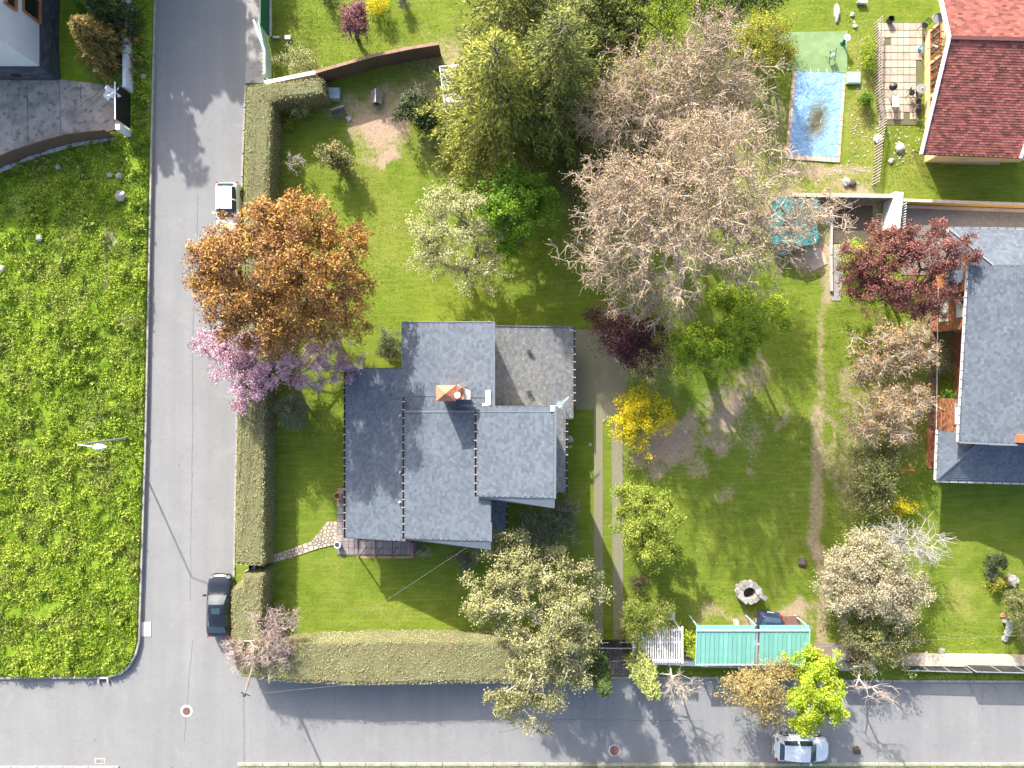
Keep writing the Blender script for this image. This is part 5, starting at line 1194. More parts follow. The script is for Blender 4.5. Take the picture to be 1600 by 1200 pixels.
shrub('golden_shrub', 'golden yellow feathery shrub below the red swing frame', 1398, 792, 30, 1.5, LM['yellow'], 26, n=80, per=32, ry=18, sigma=.15, tbase=.45)
tree('bare_tree', 'leafless whitish tree leaning right above the cream weeping tree', 'tree', (1385, 850),
     [(1430, 850, 2.6, 42, .9, 36), (1400, 840, 2.6, 36, .9, 28), (1450, 865, 2.2, 26, .7, 22)], LM['creamtwig'], M['whitebark'], nodes=120, per=1, size=.07, sigma=.1, fork=.9, trunk_r=.11, seed=27, twigs=4, twig_len=.7, twig_r=.012, minr=.018, lump=.3, shell=.9)
tree('weeping_tree', 'cream coloured weeping tree with hanging leafless twigs right of the dirt track', 'tree', (1355, 900),
     [(1365, 905, 2.8, 66, 1.2, 56), (1345, 870, 2.6, 50, 1.0, 36), (1400, 930, 2.4, 44, 1.0, 44), (1320, 910, 2.2, 34, .9, 36)],
     LM['creamtwig'], M['palebark'], nodes=340, per=5, size=.13, sigma=.15, fork=1.3, trunk_r=.14, seed=28, twigs=7, twig_len=.55, twig_r=.012, minr=.016, lump=.3, shell=.7, tbase=.6)
tree('leafy_shrub', 'loose green shrub growing over the wall right of the lower gate', 'shrub', (1365, 1000),
     [(1365, 1000, 2.0, 48, 1.0, 32), (1395, 1005, 1.8, 40, .9, 36), (1340, 980, 1.6, 34, .9, 38), (1355, 1040, 1.8, 24, .8, 18)], LM['olive'], M['bark'], nodes=220, per=48, size=.12, sigma=.2, fork=.5, seed=29, lump=.35, tbase=.45)
tree('oak_tree', 'large olive and grey tree overhanging the lower hedge and road', 'tree', (850, 985),
     [(845, 965, 6.3, 84, 2.6, 84), (790, 920, 5.7, 66, 2.0, 62), (880, 1010, 6.1, 56, 2.0, 70), (835, 1060, 6.1, 62, 1.8, 46), (810, 1100, 6.1, 34, 1.2, 28), (838, 1128, 5.7, 28, .8, 18), (800, 862, 5.3, 46, 1.2, 32), (890, 905, 5.5, 44, 1.4, 46)],
     LM['oak'], M['whitebark'], clumps=280, cr=.55, nodes=900, per=52, size=.14, sigma=.18, fork=2.4, trunk_r=.26, seed=30, lump=.3, tbase=.55, shell=.55, twigs=0)
conifer('cypress', 'pale green cypress right of the white gate pillar leaning over the lower road', 'cypress', (992, 1020), 7.4, .85, LM['paleconifer'], seed=31, whorls=34, per=16, spray=.30, trunk_r=.09, nb=8, droop=.02, tbase=.30, base_z=.03, ls=.22, asp=.35, power=.6)
conifer('cypress', 'dark green cypress left of the stone gate apron', 'cypress', (927, 1019), 7.0, .80, LM['dark'], seed=32, whorls=32, per=16, spray=.30, trunk_r=.09, nb=8, droop=.02, tbase=.50, base_z=.03, ls=.22, asp=.35, power=.6)
tree('young_tree', 'small yellow green tree behind the white pergola', 'tree', (1005, 960), [(1010, 965, 2.4, 36, 1.0, 28), (990, 980, 2.2, 22, .9, 26), (1035, 950, 2.0, 18, .8, 16)],
     leafmat('fresh_leaves', (.10, .15, .02), (.22, .26, .045), (.36, .38, .10), .35), M['palebark'], nodes=150, per=60, size=.12, sigma=.2, fork=.9, trunk_r=.07, seed=33, lump=.35, tbase=.5)
shrub('climbing_shrub', 'small bright green shrub between the white pergola and the teal shed', 1080, 1008, 17, 2.0, LM['lime'], 34, n=60, per=40, ry=20, tbase=.6)
tree('brown_tree', 'tree with ochre brown young leaves in front of the teal shed roof', 'tree', (1185, 1045),
     [(1180, 1078, 3.6, 46, 1.5, 34), (1200, 1110, 3.4, 26, 1.2, 32), (1150, 1070, 3.2, 30, 1.2, 28), (1215, 1045, 3.0, 30, 1.0, 18)],
     LM['ochre'], M['bark'], nodes=260, per=46, size=.12, sigma=.2, fork=1.3, trunk_r=.1, seed=35, lump=.35, tbase=.58, shell=.7)
tree('lime_tree', 'vivid lime green tree above the white car on the lower road', 'tree', (1262, 1045),
     [(1270, 1078, 3.8, 44, 1.7, 50), (1265, 1035, 3.2, 38, 1.2, 24), (1295, 1085, 3.6, 24, 1.2, 34), (1255, 1120, 3.4, 28, 1.2, 24)],
     LM['lime'], M['palebark'], clumps=90, cr=.45, nodes=330, per=60, size=.15, sigma=.16, fork=1.4, trunk_r=.1, seed=36, lump=.35, tbase=.66)
tree('bare_shrub', 'leafless dull pink shrub over the lower left hedge corner', 'shrub', (418, 985),
     [(425, 985, 2.8, 36, .8, 34), (395, 1020, 2.7, 38, .7, 32), (440, 1010, 2.6, 26, .8, 28), (370, 1020, 2.4, 18, .6, 20), (450, 965, 2.6, 18, .6, 18)],
     LM['mauve'], M['palebark'], nodes=260, per=1, size=.09, sigma=.10, fork=1.6, trunk_r=.09, seed=37, twigs=6, twig_len=.40, twig_r=.008, minr=.015, lump=.3, shell=.8)
tree('bare_tree', 'small leafless pale tree over the lower road right of the pale cypress', 'tree', (1040, 1030), [(1062, 1076, 3.2, 28, .9, 28), (1050, 1066, 3.2, 22, .8, 18)],
     LM['creamtwig'], M['palebark'], nodes=60, per=1, size=.06, sigma=.08, fork=1.6, trunk_r=.07, seed=38, twigs=5, twig_len=.42, twig_r=.010, minr=.013, lump=.3, shell=.9)
tree('bare_tree', 'thin leafless pinkish sapling over the lower road right of the dark gate', 'tree', (1328, 1025), [(1366, 1082, 3.4, 36, .8, 20), (1350, 1072, 3.2, 20, .7, 14), (1375, 1090, 3.4, 20, .7, 12)],
     LM['mauve'], M['palebark'], nodes=34, per=1, size=.05, sigma=.08, fork=1.6, trunk_r=.06, seed=39, twigs=4, twig_len=.5, twig_r=.010, minr=.014, lump=.3, shell=.9)
tree('grey_shrub', 'round grey green shrub between the left hedge and the slate roof', 'shrub', (462, 642), [(457, 643, 1.6, 27, .9, 27)], LM['greygreen'], M['bark'], nodes=110, per=60, size=.12, sigma=.16, fork=.4, seed=40, lump=.15, tbase=.55, aspect=.25)
shrub('olive_shrub', 'olive green shrub tucked into the corner of the slate roof below the lawn', 612, 540, 22, 2.0, LM['greygreen'], 41, n=80, per=50, ry=26, tbase=.5)
tree('dead_shrub', 'dark leafless shrub in the shade under the lower right house corner', 'shrub', (850, 820), [(850, 830, 1.8, 55, .9, 40), (880, 800, 1.6, 24, .8, 22), (730, 870, 1.2, 26, .7, 26)], LM['greygreen'], M['palebark'], nodes=160, per=7, size=.10, sigma=.14, fork=.6, trunk_r=.07, seed=42, twigs=4, twig_len=.5, twig_r=.011, minr=.014, shell=.85, tbase=.4)
shrub('pale_shrub', 'small pale green shrub behind the top left hedge corner', 468, 166, 17, 1.6, LM['cream'], 43, n=45, per=26, tbase=.45)
tree('rhododendron', 'dark glossy rhododendron with pale buds right of the grey dog kennel', 'shrub', (655, 178), [(650, 172, 1.5, 28, .9, 26), (668, 185, 1.3, 18, .8, 18)], LM['dark'], M['bark'], nodes=110, per=42, size=.17, sigma=.16, fork=.4, seed=44, tbase=.45, lump=.3)
shrub('budding_shrub', 'cream budded twiggy top growing out of the rhododendron', 650, 152, 20, 2.2, LM['cream'], 45, n=24, per=12, ry=16, tbase=.6)
tree('photinia', 'red tipped green shrub on the lawn edge below the kennel yard', 'shrub', (530, 255), [(523, 247, 1.5, 24, .9, 20), (540, 252, 1.3, 16, .8, 16)], LM['olive'], M['bark'], nodes=90, per=40, size=.14, sigma=.15, fork=.4, seed=46, tbase=.45, lump=.3)
shrub('red_tipped_shrub', 'bronze leaved top of the shrub below the kennel yard', 524, 236, 10, 1.9, LM['orange'], 47, n=24, per=22, tbase=.4)
tree('bare_sapling', 'tiny leafless sapling beside the left hedge', 'sapling', (463, 262), [(462, 254, 1.0, 12, .5, 15)], LM['creamtwig'], M['whitebark'], nodes=24, per=2, size=.06, sigma=.08, fork=.4, trunk_r=.03, seed=48, twigs=4, twig_len=.3, twig_r=.010, minr=.012)
shrub('yellow_twig_shrub', 'small yellowish twiggy shrub in the shade of the upper left hedge', 450, 196, 10, .9, LM['yellowtwig'], 49, n=20, per=16, tbase=.4)
tree('purple_shrub', 'purple pink leaved shrub in the garden beyond the brown fence', 'shrub', (560, 62), [(556, 38, 2.6, 20, 1.4, 26), (562, 22, 2.8, 13, 1.0, 14)], LM['purple'], M['darkbark'], nodes=90, per=42, size=.12, sigma=.16, fork=.5, seed=50, tbase=.5, lump=.3)
shrub('yellow_shrub', 'bright yellow flowering shrub at the top edge right of the purple shrub', 590, 8, 17, 1.4, LM['yellow'], 51, n=45, per=40, tbase=.6)
shrub('pale_bush', 'sprawling pale green bush inside the green corner fence', 470, 98, 36, 1.6, LM['cream'], 52, n=110, per=34, ry=24, tbase=.45)
shrub('dark_shrub', 'dark green shrub at the top edge above the purple shrub', 515, 0, 14, 1.2, LM['dark'], 53, n=30, per=30)
shrub('grey_shrub', 'small grey green shrub at the top edge right of the yellow shrub', 632, 6, 10, 1.2, LM['greygreen'], 54, n=30, per=30)
conifer('golden_conifer', 'golden tipped conifer beside the white house at the upper left', 'conifer tree', (182, 88), 5.2, 2.0, LM['yellow'], seed=55, whorls=24, per=16, spray=.4, trunk_r=.14, nb=9, droop=.05, tbase=.22, power=.8)
for o in bpy.data.objects:
    if o.name.startswith('crown') and o.parent and o.parent.name.startswith('golden_conifer'):
        o.data.materials[0] = leafmat('golden_sprays', (.06, .065, .014), (.24, .17, .045), (.46, .32, .10), .15)
conifer('conifer', 'dark conifer half hidden behind the golden tipped conifer at the upper left', 'conifer tree', (200, 45), 5.5, 1.6, LM['dark'], seed=56, whorls=24, per=16, spray=.36, trunk_r=.12, nb=8, droop=.05, tbase=.4)
shrub('green_bush', 'light green bush top at the upper edge beside the golden conifer', 140, 10, 22, 2.4, LM['green'], 57, n=60, per=40, tbase=.4)
tree('blue_shrub', 'dark blue green shrub behind the round boulder on the right lawn', 'shrub', (1545, 880), [(1556, 876, 1.0, 16, .6, 14)], LM['dark'], M['bark'], nodes=60, per=40, size=.10, sigma=.12, fork=.3, seed=58, tbase=.3)
shrub('olive_bush', 'small yellowish bush left of the round boulder on the right lawn', 1558, 908, 13, 1.0, LM['yellowtwig'], 59, n=45, per=34, tbase=.45)
shrub('grey_bush', 'pale grey green bush touching the dark shrub beside the boulder', 1549, 896, 10, .9, LM['greygreen'], 60, n=30, per=30, tbase=.75)
tree('conifer_bush', 'rounded green conifer bush at the right picture edge', 'bush', (1598, 962), [(1600, 958, 2.0, 32, 1.2, 38), (1585, 935, 1.6, 14, .8, 14)], LM['olive'], M['bark'], nodes=130, per=60, size=.13, sigma=.17, fork=.4, seed=61, tbase=.35, aspect=.3, lump=.3)
shrub('green_shrub', 'leafy green shrub strip left of the slatted fence beside the pool garden', 1356, 88, 9, 1.2, LM['lime'], 62, n=60, per=34, ry=28, tbase=.45)
shrub('round_shrub', 'small round green shrub left of the slatted fence near the white patio table', 1352, 156, 11, 1.1, LM['green'], 63, n=40, per=40, tbase=.5)
shrub('rose_bush', 'green climbing bush under the brick wall of the right house', 1478, 620, 8, 1.5, LM['green'], 64, n=40, per=24, ry=24, tbase=.4)
shrub('white_flowering_shrub', 'silvery green shrub at the foot of the brick wall of the right house', 1466, 570, 14, 1.4, LM['greygreen'], 65, n=50, per=30, ry=18, tbase=.8)
shrub('brown_shrub', 'dark brown spiky shrub at the foot of the loose yellow green tree', 996, 908, 17, 1.0, LM['plum'], 66, n=60, per=30, ry=17, tbase=.55, aspect=.15)
tree('potted_vine', 'scraggly dry climber on the terrace corner right of the pergola', 'climber', (664, 862), [(664, 860, .8, 12, .4, 9)], LM['creamtwig'], M['palebark'], nodes=24, per=3, size=.06, sigma=.08, fork=.2, trunk_r=.02, seed=67, twigs=3, twig_len=.25, twig_r=.008, minr=.01)

# ------------------------------------------------------------------ ground cover
def zfield(g):
    px = g[:, 0]/S_+800; py = 600-g[:, 1]/S_; u = (px+260)/(FE(py)+260); v = (py+200)/1256
    return FZ(g[:, 0], g[:, 1], px, py, u, v)
def in_field(g):
    px = g[:, 0]/S_+800; py = 600-g[:, 1]/S_; yard = (px < 209) & (py < np.interp(px, [0, 125, 185, 209], [268, 228, 210, 212])) & (py > -300)
    return (px < FE(py)-1.5) & (py < 1055) & ~yard
a_, b_ = PG(-45, 1060), PG(245, -10)
cl = lambda g: 0.57+1.1*fbm(g[:, 0], g[:, 1], 1.3, 31)+0.8*fbm(g[:, 0], g[:, 1], 0.35, 33)
blades('weeds', lambda g: in_field(g) & (fbm(g[:, 0], g[:, 1], 1.4, 41) > -.28), 150000, ((a_.x, a_.y), (b_.x, b_.y)), LM['weeds'], 'dense bright green weeds and long grass covering the vacant plot left of the road', .17, 5, zfield, 1.0, cl, up=.35)
def tuft(g): return in_field(g) & (fbm(g[:, 0], g[:, 1], 1.3, 51) > .17)
blades('weed_clumps', tuft, 120000, ((a_.x, a_.y), (b_.x, b_.y)), LM['weeds'], 'taller leafy weed clumps standing out of the vacant plot', .24, 6, lambda g: zfield(g)+.55*(fbm(g[:, 0], g[:, 1], 1.3, 51)-.17), 1.1, lambda g: .55+.7*fbm(g[:, 0], g[:, 1], 2.2, 35), up=.4)
def lawnz(g): return 0.08+0.03*fbm(g[:, 0], g[:, 1], 0.5, 3)
def rough_area(g):
    px = g[:, 0]/S_+800; py = 600-g[:, 1]/S_
    w = np.maximum.reduce([blobs(px, py, [(450, 50, 50, 80, 1), (560, 60, 90, 50, .5), (1350, 150, 14, 110, .9), (1420, 250, 40, 30, .9), (1310, 720, 30, 220, .75), (1480, 1000, 120, 22, .7), (1380, 990, 60, 40, 1), (1200, 620, 70, 150, .5), (900, 330, 60, 90, .5), (1520, 255, 80, 10, .5), (1330, 60, 60, 30, .5), (1100, 200, 120, 150, .6), (1150, 850, 100, 100, .45)])])
    e = np.maximum(blobs(px, py, EARTH), lines(px, py, TRK))
    r = np.random.default_rng(3).random(len(g))
    return (px > LE(py)+3) & (r < w-e*.9) & ~((px > 1368) & (px < 1448) & (py > 36) & (py < 198)) & ~((px > 1228) & (px < 1322) & (py > 45) & (py < 260))
a_, b_ = PG(384, 1052), PG(1620, -10)
blades('long_grass', rough_area, 170000, ((a_.x, a_.y), (b_.x, b_.y)), LM['turf'], 'rough patches of longer yellow green grass in the gardens', .11, 7, lawnz, .8, lambda g: .55+.9*fbm(g[:, 0], g[:, 1], 1.5, 36), up=.35)
def vergef(g):
    px = g[:, 0]/S_+800; py = 600-g[:, 1]/S_
    return ((py > 1043) & (py < bot(px)-1) & (px > 895) & (px < 1620) & ~((px > 932) & (px < 988))) | (py > 1196)
a_, b_ = PG(374, 1210), PG(1620, 1040)
blades('verge_grass', vergef, 60000, ((a_.x, a_.y), (b_.x, b_.y)), LM['weeds'], 'green grass verge along the lower road', .12, 8, lambda g: np.full(len(g), .07), .9, lambda g: .45+.8*fbm(g[:, 0], g[:, 1], 1.5, 37))

# trees just beyond the upper left edge; the photograph shows their shadows on the road
for i, (x, y, h, r) in enumerate(((150, -78, 10.4, 2.3), (216, -270, 12.0, 3.4), (226, -195, 10.0, 3.0), (172, -185, 9.2, 3.4), (170, -270, 12.0, 3.6), (214, -62, 6.5, 2.0), (205, -120, 7.5, 2.6), (300, -300, 10.0, 3.4))):
    conifer('tall_conifer', ['slender conifer nearest the white house, beyond the top edge', 'tallest conifer beyond the top edge beside the left road', 'conifer beyond the top edge, second nearest the left road kerb', 'broad conifer in the front of the group beyond the top edge', 'tall broad conifer at the back of the group beyond the top edge', 'small conifer right of the slender one beyond the top edge', 'lowest conifer of the group beyond the top edge, closest to the picture', 'conifer standing alone across the road beyond the top edge'][i], 'conifer tree', (x, y), h, r, LM['conifer2'], seed=80+i, whorls=16, per=8, spray=.6, nb=9, droop=.1, power=.55, ls=.62, asp=.5, group='conifers beyond the top edge')

def lawn_area(g):
    px = g[:, 0]/S_+800; py = 600-g[:, 1]/S_
    e = np.maximum(blobs(px, py, EARTH), lines(px, py, TRK)); r = np.random.default_rng(13).random(len(g))
    sp_ = ((px > 1368) & (px < 1448) & (py > 36) & (py < 198)) | ((px > 1215) & (px < 1324) & (py > 45) & (py < 260)) | ((px > 560) & (px < 870) & (py > 520) & (py < 830)) | ((px > 1460) & (py > 350) & (py < 740)) | ((px > 1400) & (py < 345) & (py > 312)) | ((px > 1455) & (py < 250)) | ((px > 1290) & (px < 1385) & (py > 312) & (py < 470))
    dw = ((px > 927) & (px < 943) & (py > 640)) | ((px > 955) & (px < 975) & (py > 640)) | ((px > 898) & (px < 980) & (py > 514) & (py < 662)) | ((px > 420) & (px < 530) & (py > 812) & (py < 882)) | ((px > 525) & (px < 657) & (py > 760) & (py < 870)) | ((px > 932) & (px < 986) & (py > 1000)) | ((px > 1002) & (px < 1064) & (py > 972)) | ((px > 1268) & (px < 1354) & (py > 1002))
    return (px > LE(py)+3) & (py < bot(px)-2) & (r > e*1.3) & ~sp_ & ~dw
a_, b_ = PG(384, 1056), PG(1610, -10)
blades('short_grass', lawn_area, 175000, ((a_.x, a_.y), (b_.x, b_.y)), LM['lawnblade'], 'short mown grass of the garden lawns', .075, 17, lawnz, .5, lambda g: .5+.55*fbm(g[:, 0], g[:, 1], 0.9, 36)+.30*fbm(g[:, 0]*.25, g[:, 1]*2.2, 1.0, 38), up=.5)
# ------------------------------------------------------------------ cars
car('white hatchback parked beside the upper left hedge under the orange tree', PG(362, 328, .004), -math.pi/2, M['carwhite'], 3.75, 1.70, 1.50, group='parked cars')
car('glossy blue black estate car parked on the left road beside the lower hedge corner', PG(349, 942, .004), math.pi/2, M['carblack'], 4.55, 1.80, 1.44, 'sedan', True, group='parked cars')
car('silvery white small hatchback parked on the lower road under the lime green tree', PG(1247, 1163, .004), math.radians(-2), M['carsilver'], 3.95, 1.75, 1.50, group='parked cars')
cb = car('dark blue car half hidden behind the teal shed roof near the stone well', PG(1193, 994, .10), math.radians(-98), M['carblue'], 4.0, 1.74, 1.46, group='parked cars')

# ------------------------------------------------------------------ street lamp and pole with wires
lp = empty('street_lamp', PG(201, 684, .28), 'grey steel street lamp with a white bent arm head over the weedy field', 'street lamp')
b0 = PG(201, 684, .25); t0 = P(122, 695, 6.2)
MB().tube(b0, t0, .085, .055, 10).build('pole', M['grey'], lp)
MB().tube(t0, P(147, 698, 6.45), .035, .03, 8).build('arm', M['white'], lp)
m = MB(); c = P(156, 698, 6.5)
V = []; F = []; n = 14
for k_, (s_, z_) in enumerate(((1, 0), (.92, .07), (.6, .12), (.1, .14))):
    for i in range(n): a = 6.283*i/n; V.append((c.x+.47*s_*math.cos(a), c.y-.02-.17*s_*math.sin(a)*(1.15-.35*math.cos(a)), c.z+z_))
for k_ in range(3):
    for i in range(n): F.append([k_*n+i, k_*n+(i+1)%n, (k_+1)*n+(i+1)%n, (k_+1)*n+i])
F.append(list(range(n))[::-1]); F.append([3*n+i for i in range(n)]); hd = obj('lamp_head', V, F, M['white'], lp); obj('lens', [(v[0], v[1], v[2]-.03) for v in V[:n]], [list(range(n))], M['grey'], hd)

pt_ = P(382, 1086, 6.0); pb = PG(410, 992, .05)
po = empty('utility_pole', pb, 'leaning timber utility pole at the lower left hedge corner carrying thin wires', 'utility pole')
MB().tube(pb, pt_, .10, .06, 8).build('pole', M['bark'], po)
m = MB(); m.lathe(pt_, [(.11, -.02), (.11, .08), (.05, .1)], 10); m.build('cap', M['darkgrey'], po); MB().bar(pt_+Vector((-.3, .1, -.15)), pt_+Vector((.3, -.1, -.15)), .07, .07).build('crossarm', M['darkgrey'], po)
def wire(name, label, a, b, sag, r=.006, mat=None):
    a = Vector(a); b = Vector(b); m = MB(); n = 14; pv = None
    for i in range(n+1):
        t = i/n; p = a*(1-t)+b*t; p.z -= sag*4*t*(1-t)
        if pv is not None: m.tube(pv, p, r, r, 5, False)
        pv = p
    o = m.build(name, mat or M['grey'], None, base=a); tag(o, label, 'wire')
wire('wire', 'overhead wire running straight down out of the picture from the leaning pole', pt_, P(380, 1290, 6.3), .2, mat=M['darkgrey'])
wire('wire', 'overhead wire from the leaning pole along the lower hedge shadow to the right', pt_, P(1640, 990, 6.6), .9, .004)
wire('wire', 'overhead service wire from the leaning pole across the front lawn to the house', pt_, P(735, 852, 6.3), .25, .004)

# ------------------------------------------------------------------ walls and fences of the upper left
def fence_panels(root, a, b, z0, z1, n, mat, th=.04, name='panel', gap=.03):
    a = Vector((a[0], a[1], 0)); b = Vector((b[0], b[1], 0)); d = (b-a)/n; L = d.length; an = math.atan2(d.y, d.x)
    for i in range(n):
        c = a+d*(i+.5); MB().box((c.x, c.y, (z0+z1)/2), (L-gap, th, z1-z0), an).build(name, mat, root)
def posts(root, a, b, z0, z1, n, mat, w=.07, name='post'):
    a = Vector((a[0], a[1], 0)); b = Vector((b[0], b[1], 0)); an = math.atan2((b-a).y, (b-a).x)
    for i in range(n+1):
        c = a+(b-a)*i/n; MB().box((c.x, c.y, (z0+z1)/2), (w, w, z1-z0), an).build(name, mat, root)
bf = empty('fence', PG(600, 110), 'solid brown sheet fence with a lit cap slanting above the kennel yard', 'fence')
seg = [PG(*p) for p in ((505, 131), (592, 106), (652, 94), (690, 88))]
for a, b, n in ((seg[0], seg[1], 2), (seg[1], seg[2], 1), (seg[2], seg[3], 1)):
    fence_panels(bf, a, b, .05, 2.0, n, M['brownfence'], .05, gap=.002)
    m = MB(); m.bar((a.x, a.y, 2.02), (b.x, b.y, 2.02), .22, .05); m.build('cap', M['browntop'], bf)
ww = empty('wall', PG(450, 138), 'thin white topped wall behind the upper hedge arm', 'wall'); A = P(414, 130, 1.7); B = P(492, 112, 1.9)
MB().prism([(A.x, A.y-.1), (B.x, B.y-.1), (B.x, B.y+.1), (A.x, A.y+.1)], 0, 1.75).build('wall_face', M['plaster'], ww); MB().bar((A.x, A.y, 1.79), (B.x, B.y, 1.79), .26, .07).build('coping', M['white'], ww)
gf = empty('fence', PG(418, 90), 'pale green metal fence on a low wall at the bend of the upper pavement', 'fence')
c1, c2, c3 = PG(424, 76), PG(426, 96), PG(426, 132)
g1 = PG(417, 52)
fence_panels(gf, c3, c2, .3, 1.75, 3, M['palegreen'], .05); fence_panels(gf, c2, g1, .3, 1.75, 3, M['palegreen'], .05)
m = MB(); m.bar((c3.x-.2, c3.y, .15), (c2.x-.2, c2.y, .15), .22, .3); m.build('base_wall', M['lightgrey'], gf)
posts(gf, c3+Vector((-.12, 0, 0)), c2+Vector((-.12, 0, 0)), .1, 1.85, 6, M['white'], .05)
MB().bar((c3.x, c3.y, 1.78), (c2.x, c2.y, 1.78), .16, .05).build('cap', M['palegreen'], gf); MB().bar((c2.x, c2.y, 1.78), (g1.x-.35, g1.y+.1, 1.78), .16, .05).build('cap', M['palegreen'], gf)
g = empty('gate', PG(420, 20), 'deep green sheet metal gate beside the upper pavement', 'gate')
fence_panels(g, PG(421, 58), PG(421, -60), .12, 1.95, 9, M['greenfence'], .05, gap=.02); MB().bar(PG(421, 58, 1.96), PG(421, -60, 1.96), .07, .05).build('cap', M['greenfence'], g)
MB().box(PG(424, 0, .12), (.14, 5.6, .2)).build('threshold', M['lightgrey'], g)
st = MB().box((0, 0, .1), (.5, .14, .2)); o = st.build('stone_edge', M['lightgrey'], local=True); o.location = PG(433, 60, .05); tag(o, 'short pale stone edging beside the pale green fence corner', 'stone')
o = MB().box((0, 0, .12), (.42, .26, .24)).build('utility_box', M['white'], local=True); o.location = PG(451, 61, .08); tag(o, 'small white box on the grass right of the pale green fence', 'box')

yf = empty('fence', PG(60, 250), 'low brown sheet fence on a white stone footing below the concrete yard', 'fence')
Y_ = [PG(*p) for p in ((-40, 286), (0, 271), (48, 250), (92, 236), (128, 226), (185, 219))]
for a, b in zip(Y_[:-1], Y_[1:]):
    fence_panels(yf, a+Vector((0, .10, 0)), b+Vector((0, .10, 0)), .25, 1.95, 1, M['brownfence'], .05, gap=.02)
rg = random.Random(2)
for a, b in zip(Y_[:-1], Y_[1:]):
    L = (b-a).length; n = max(2, int(L/.5))
    for i in range(n):
        c = a+(b-a)*(i+.5)/n; MB().box((c.x, c.y-.06, .35+rg.random()*.06), (L/n-.04, .16+rg.random()*.06, .22), math.atan2((b-a).y, (b-a).x)+rg.uniform(-.06, .06)).build('footing_stone', M['lightgrey'], yf)
bg_ = empty('gate', PG(206, 170, .25), 'solid black sheet metal gate closing the concrete yard', 'gate')
fence_panels(bg_, PG(207.5, 204), PG(207.5, 150), .35, 2.35, 2, M['black'], .05, gap=.012); MB().bar(PG(207.5, 205, 2.37), PG(207.5, 149, 2.37), .07, .04).build('top_rail', M['white'], bg_)
rw = empty('wall', PG(205, 70, .25), 'narrow whitish boundary wall between the white house garden and the grass verge', 'wall')
m = MB(); a = PG(209, -150); b = PG(210, 148)
for i in range(20):
    c = a+(b-a)*(i+.5)/20; MB().box((c.x, c.y, .75), (.24, (b-a).length/20-.02, 1.3+.02*(i % 3))).build('wall_block', M['whitewall'], rw)
o = MB().box((0, 0, .8), (.34, .40, 1.6)).build('gate_post', M['whitewall'], local=True); o.location = PG(205, 212, .25); tag(o, 'pale square gate post at the lower end of the black gate', 'gate post')
# cloth with its yellow rope
nx, ny = 9, 9; V = []; F = []
for j in range(ny):
    for i in range(nx):
        u, v = i/(nx-1), j/(ny-1); V.append((-.45+.95*u+.12*math.sin(v*7), .42-.85*v*(1-.3*u)+.08*math.sin(u*8), .16*math.sin(u*6+v*5)+.1*math.sin(v*11)))
for j in range(ny-1):
    for i in range(nx-1): F.append([j*nx+i, j*nx+i+1, (j+1)*nx+i+1, (j+1)*nx+i])
o = obj('tarp', V, F, M['tarp'], local=True, smooth=True); o.location = P(174, 146, 2.2); tag(o, 'crumpled white cloth hung at the top of the black gate', 'cloth')
def curve_tube(name, pts, r, mat, label, cat, closed=False):
    m = MB(); P_ = [Vector(p) for p in pts]; out = []
    for i in range(len(P_)-1):
        p0, p1, p2, p3 = P_[max(i-1, 0)], P_[i], P_[i+1], P_[min(i+2, len(P_)-1)]
        for k_ in range(6): t = k_/6; out.append(.5*((2*p1)+(-p0+p2)*t+(2*p0-5*p1+4*p2-p3)*t*t+(-p0+3*p1-3*p2+p3)*t**3))
    out.append(P_[-1]); 
    for a, b in zip(out[:-1], out[1:]): m.tube(a, b, r, r, 6, False)
    o = m.build(name, mat, None, base=out[0]); tag(o, label, cat)
curve_tube('rope', [PG(178, 150, .6), PG(168, 145, .38), PG(158, 146, .36), PG(148, 155, .36), PG(133, 163, .36), PG(130, 170, .36), PG(136, 174, .36), PG(146, 168, .36), PG(152, 158, .37), PG(168, 147, .4)], .022, M['rope'], 'looped cream rope on the concrete yard beside the white cloth', 'rope')
o = MB().box((0, 0, .03), (.26, .12, .06), .2).build('litter', M['yellow'], local=True); o.location = PG(117, 221, .36); tag(o, 'small orange scrap near the brown fence in the concrete yard', 'scrap')

# kennel yard ---------------------------------------------------------
bn = empty('compost_bin', PG(526, 150, .09), 'pale blue square plastic bin in the shaded kennel yard', 'bin'); c = PG(525, 151, 0)
m = MB(); m.prism([(c.x-.36, c.y-.40), (c.x+.36, c.y-.40), (c.x+.40, c.y+.40), (c.x-.40, c.y+.40)], .08, .62); m.build('bin_body', M['bluebin'], bn)
for s_ in (-1, 1): MB().box((c.x, c.y+.20*s_, .66), (.84, .385, .07)).build('lid', M['bluebin'], bn)
kn = empty('dog_kennel', PG(590, 152, .09), 'grey gabled dog kennel on the bare earth', 'kennel'); c = PG(590, 156, 0)
m = MB(); w, l = .34, .40
m.add([(c.x-w, c.y-l, .08), (c.x+w, c.y-l, .08), (c.x+w, c.y+l, .08), (c.x-w, c.y+l, .08), (c.x-w, c.y-l, .5), (c.x+w, c.y-l, .5), (c.x+w, c.y+l, .5), (c.x-w, c.y+l, .5), (c.x, c.y-l, .78), (c.x, c.y+l, .78)], [[0, 3, 2, 1], [0, 1, 5, 8, 4], [3, 7, 9, 6, 2], [0, 4, 7, 3], [1, 2, 6, 5]]); kb = m.build('kennel_body', M['grey'], kn)
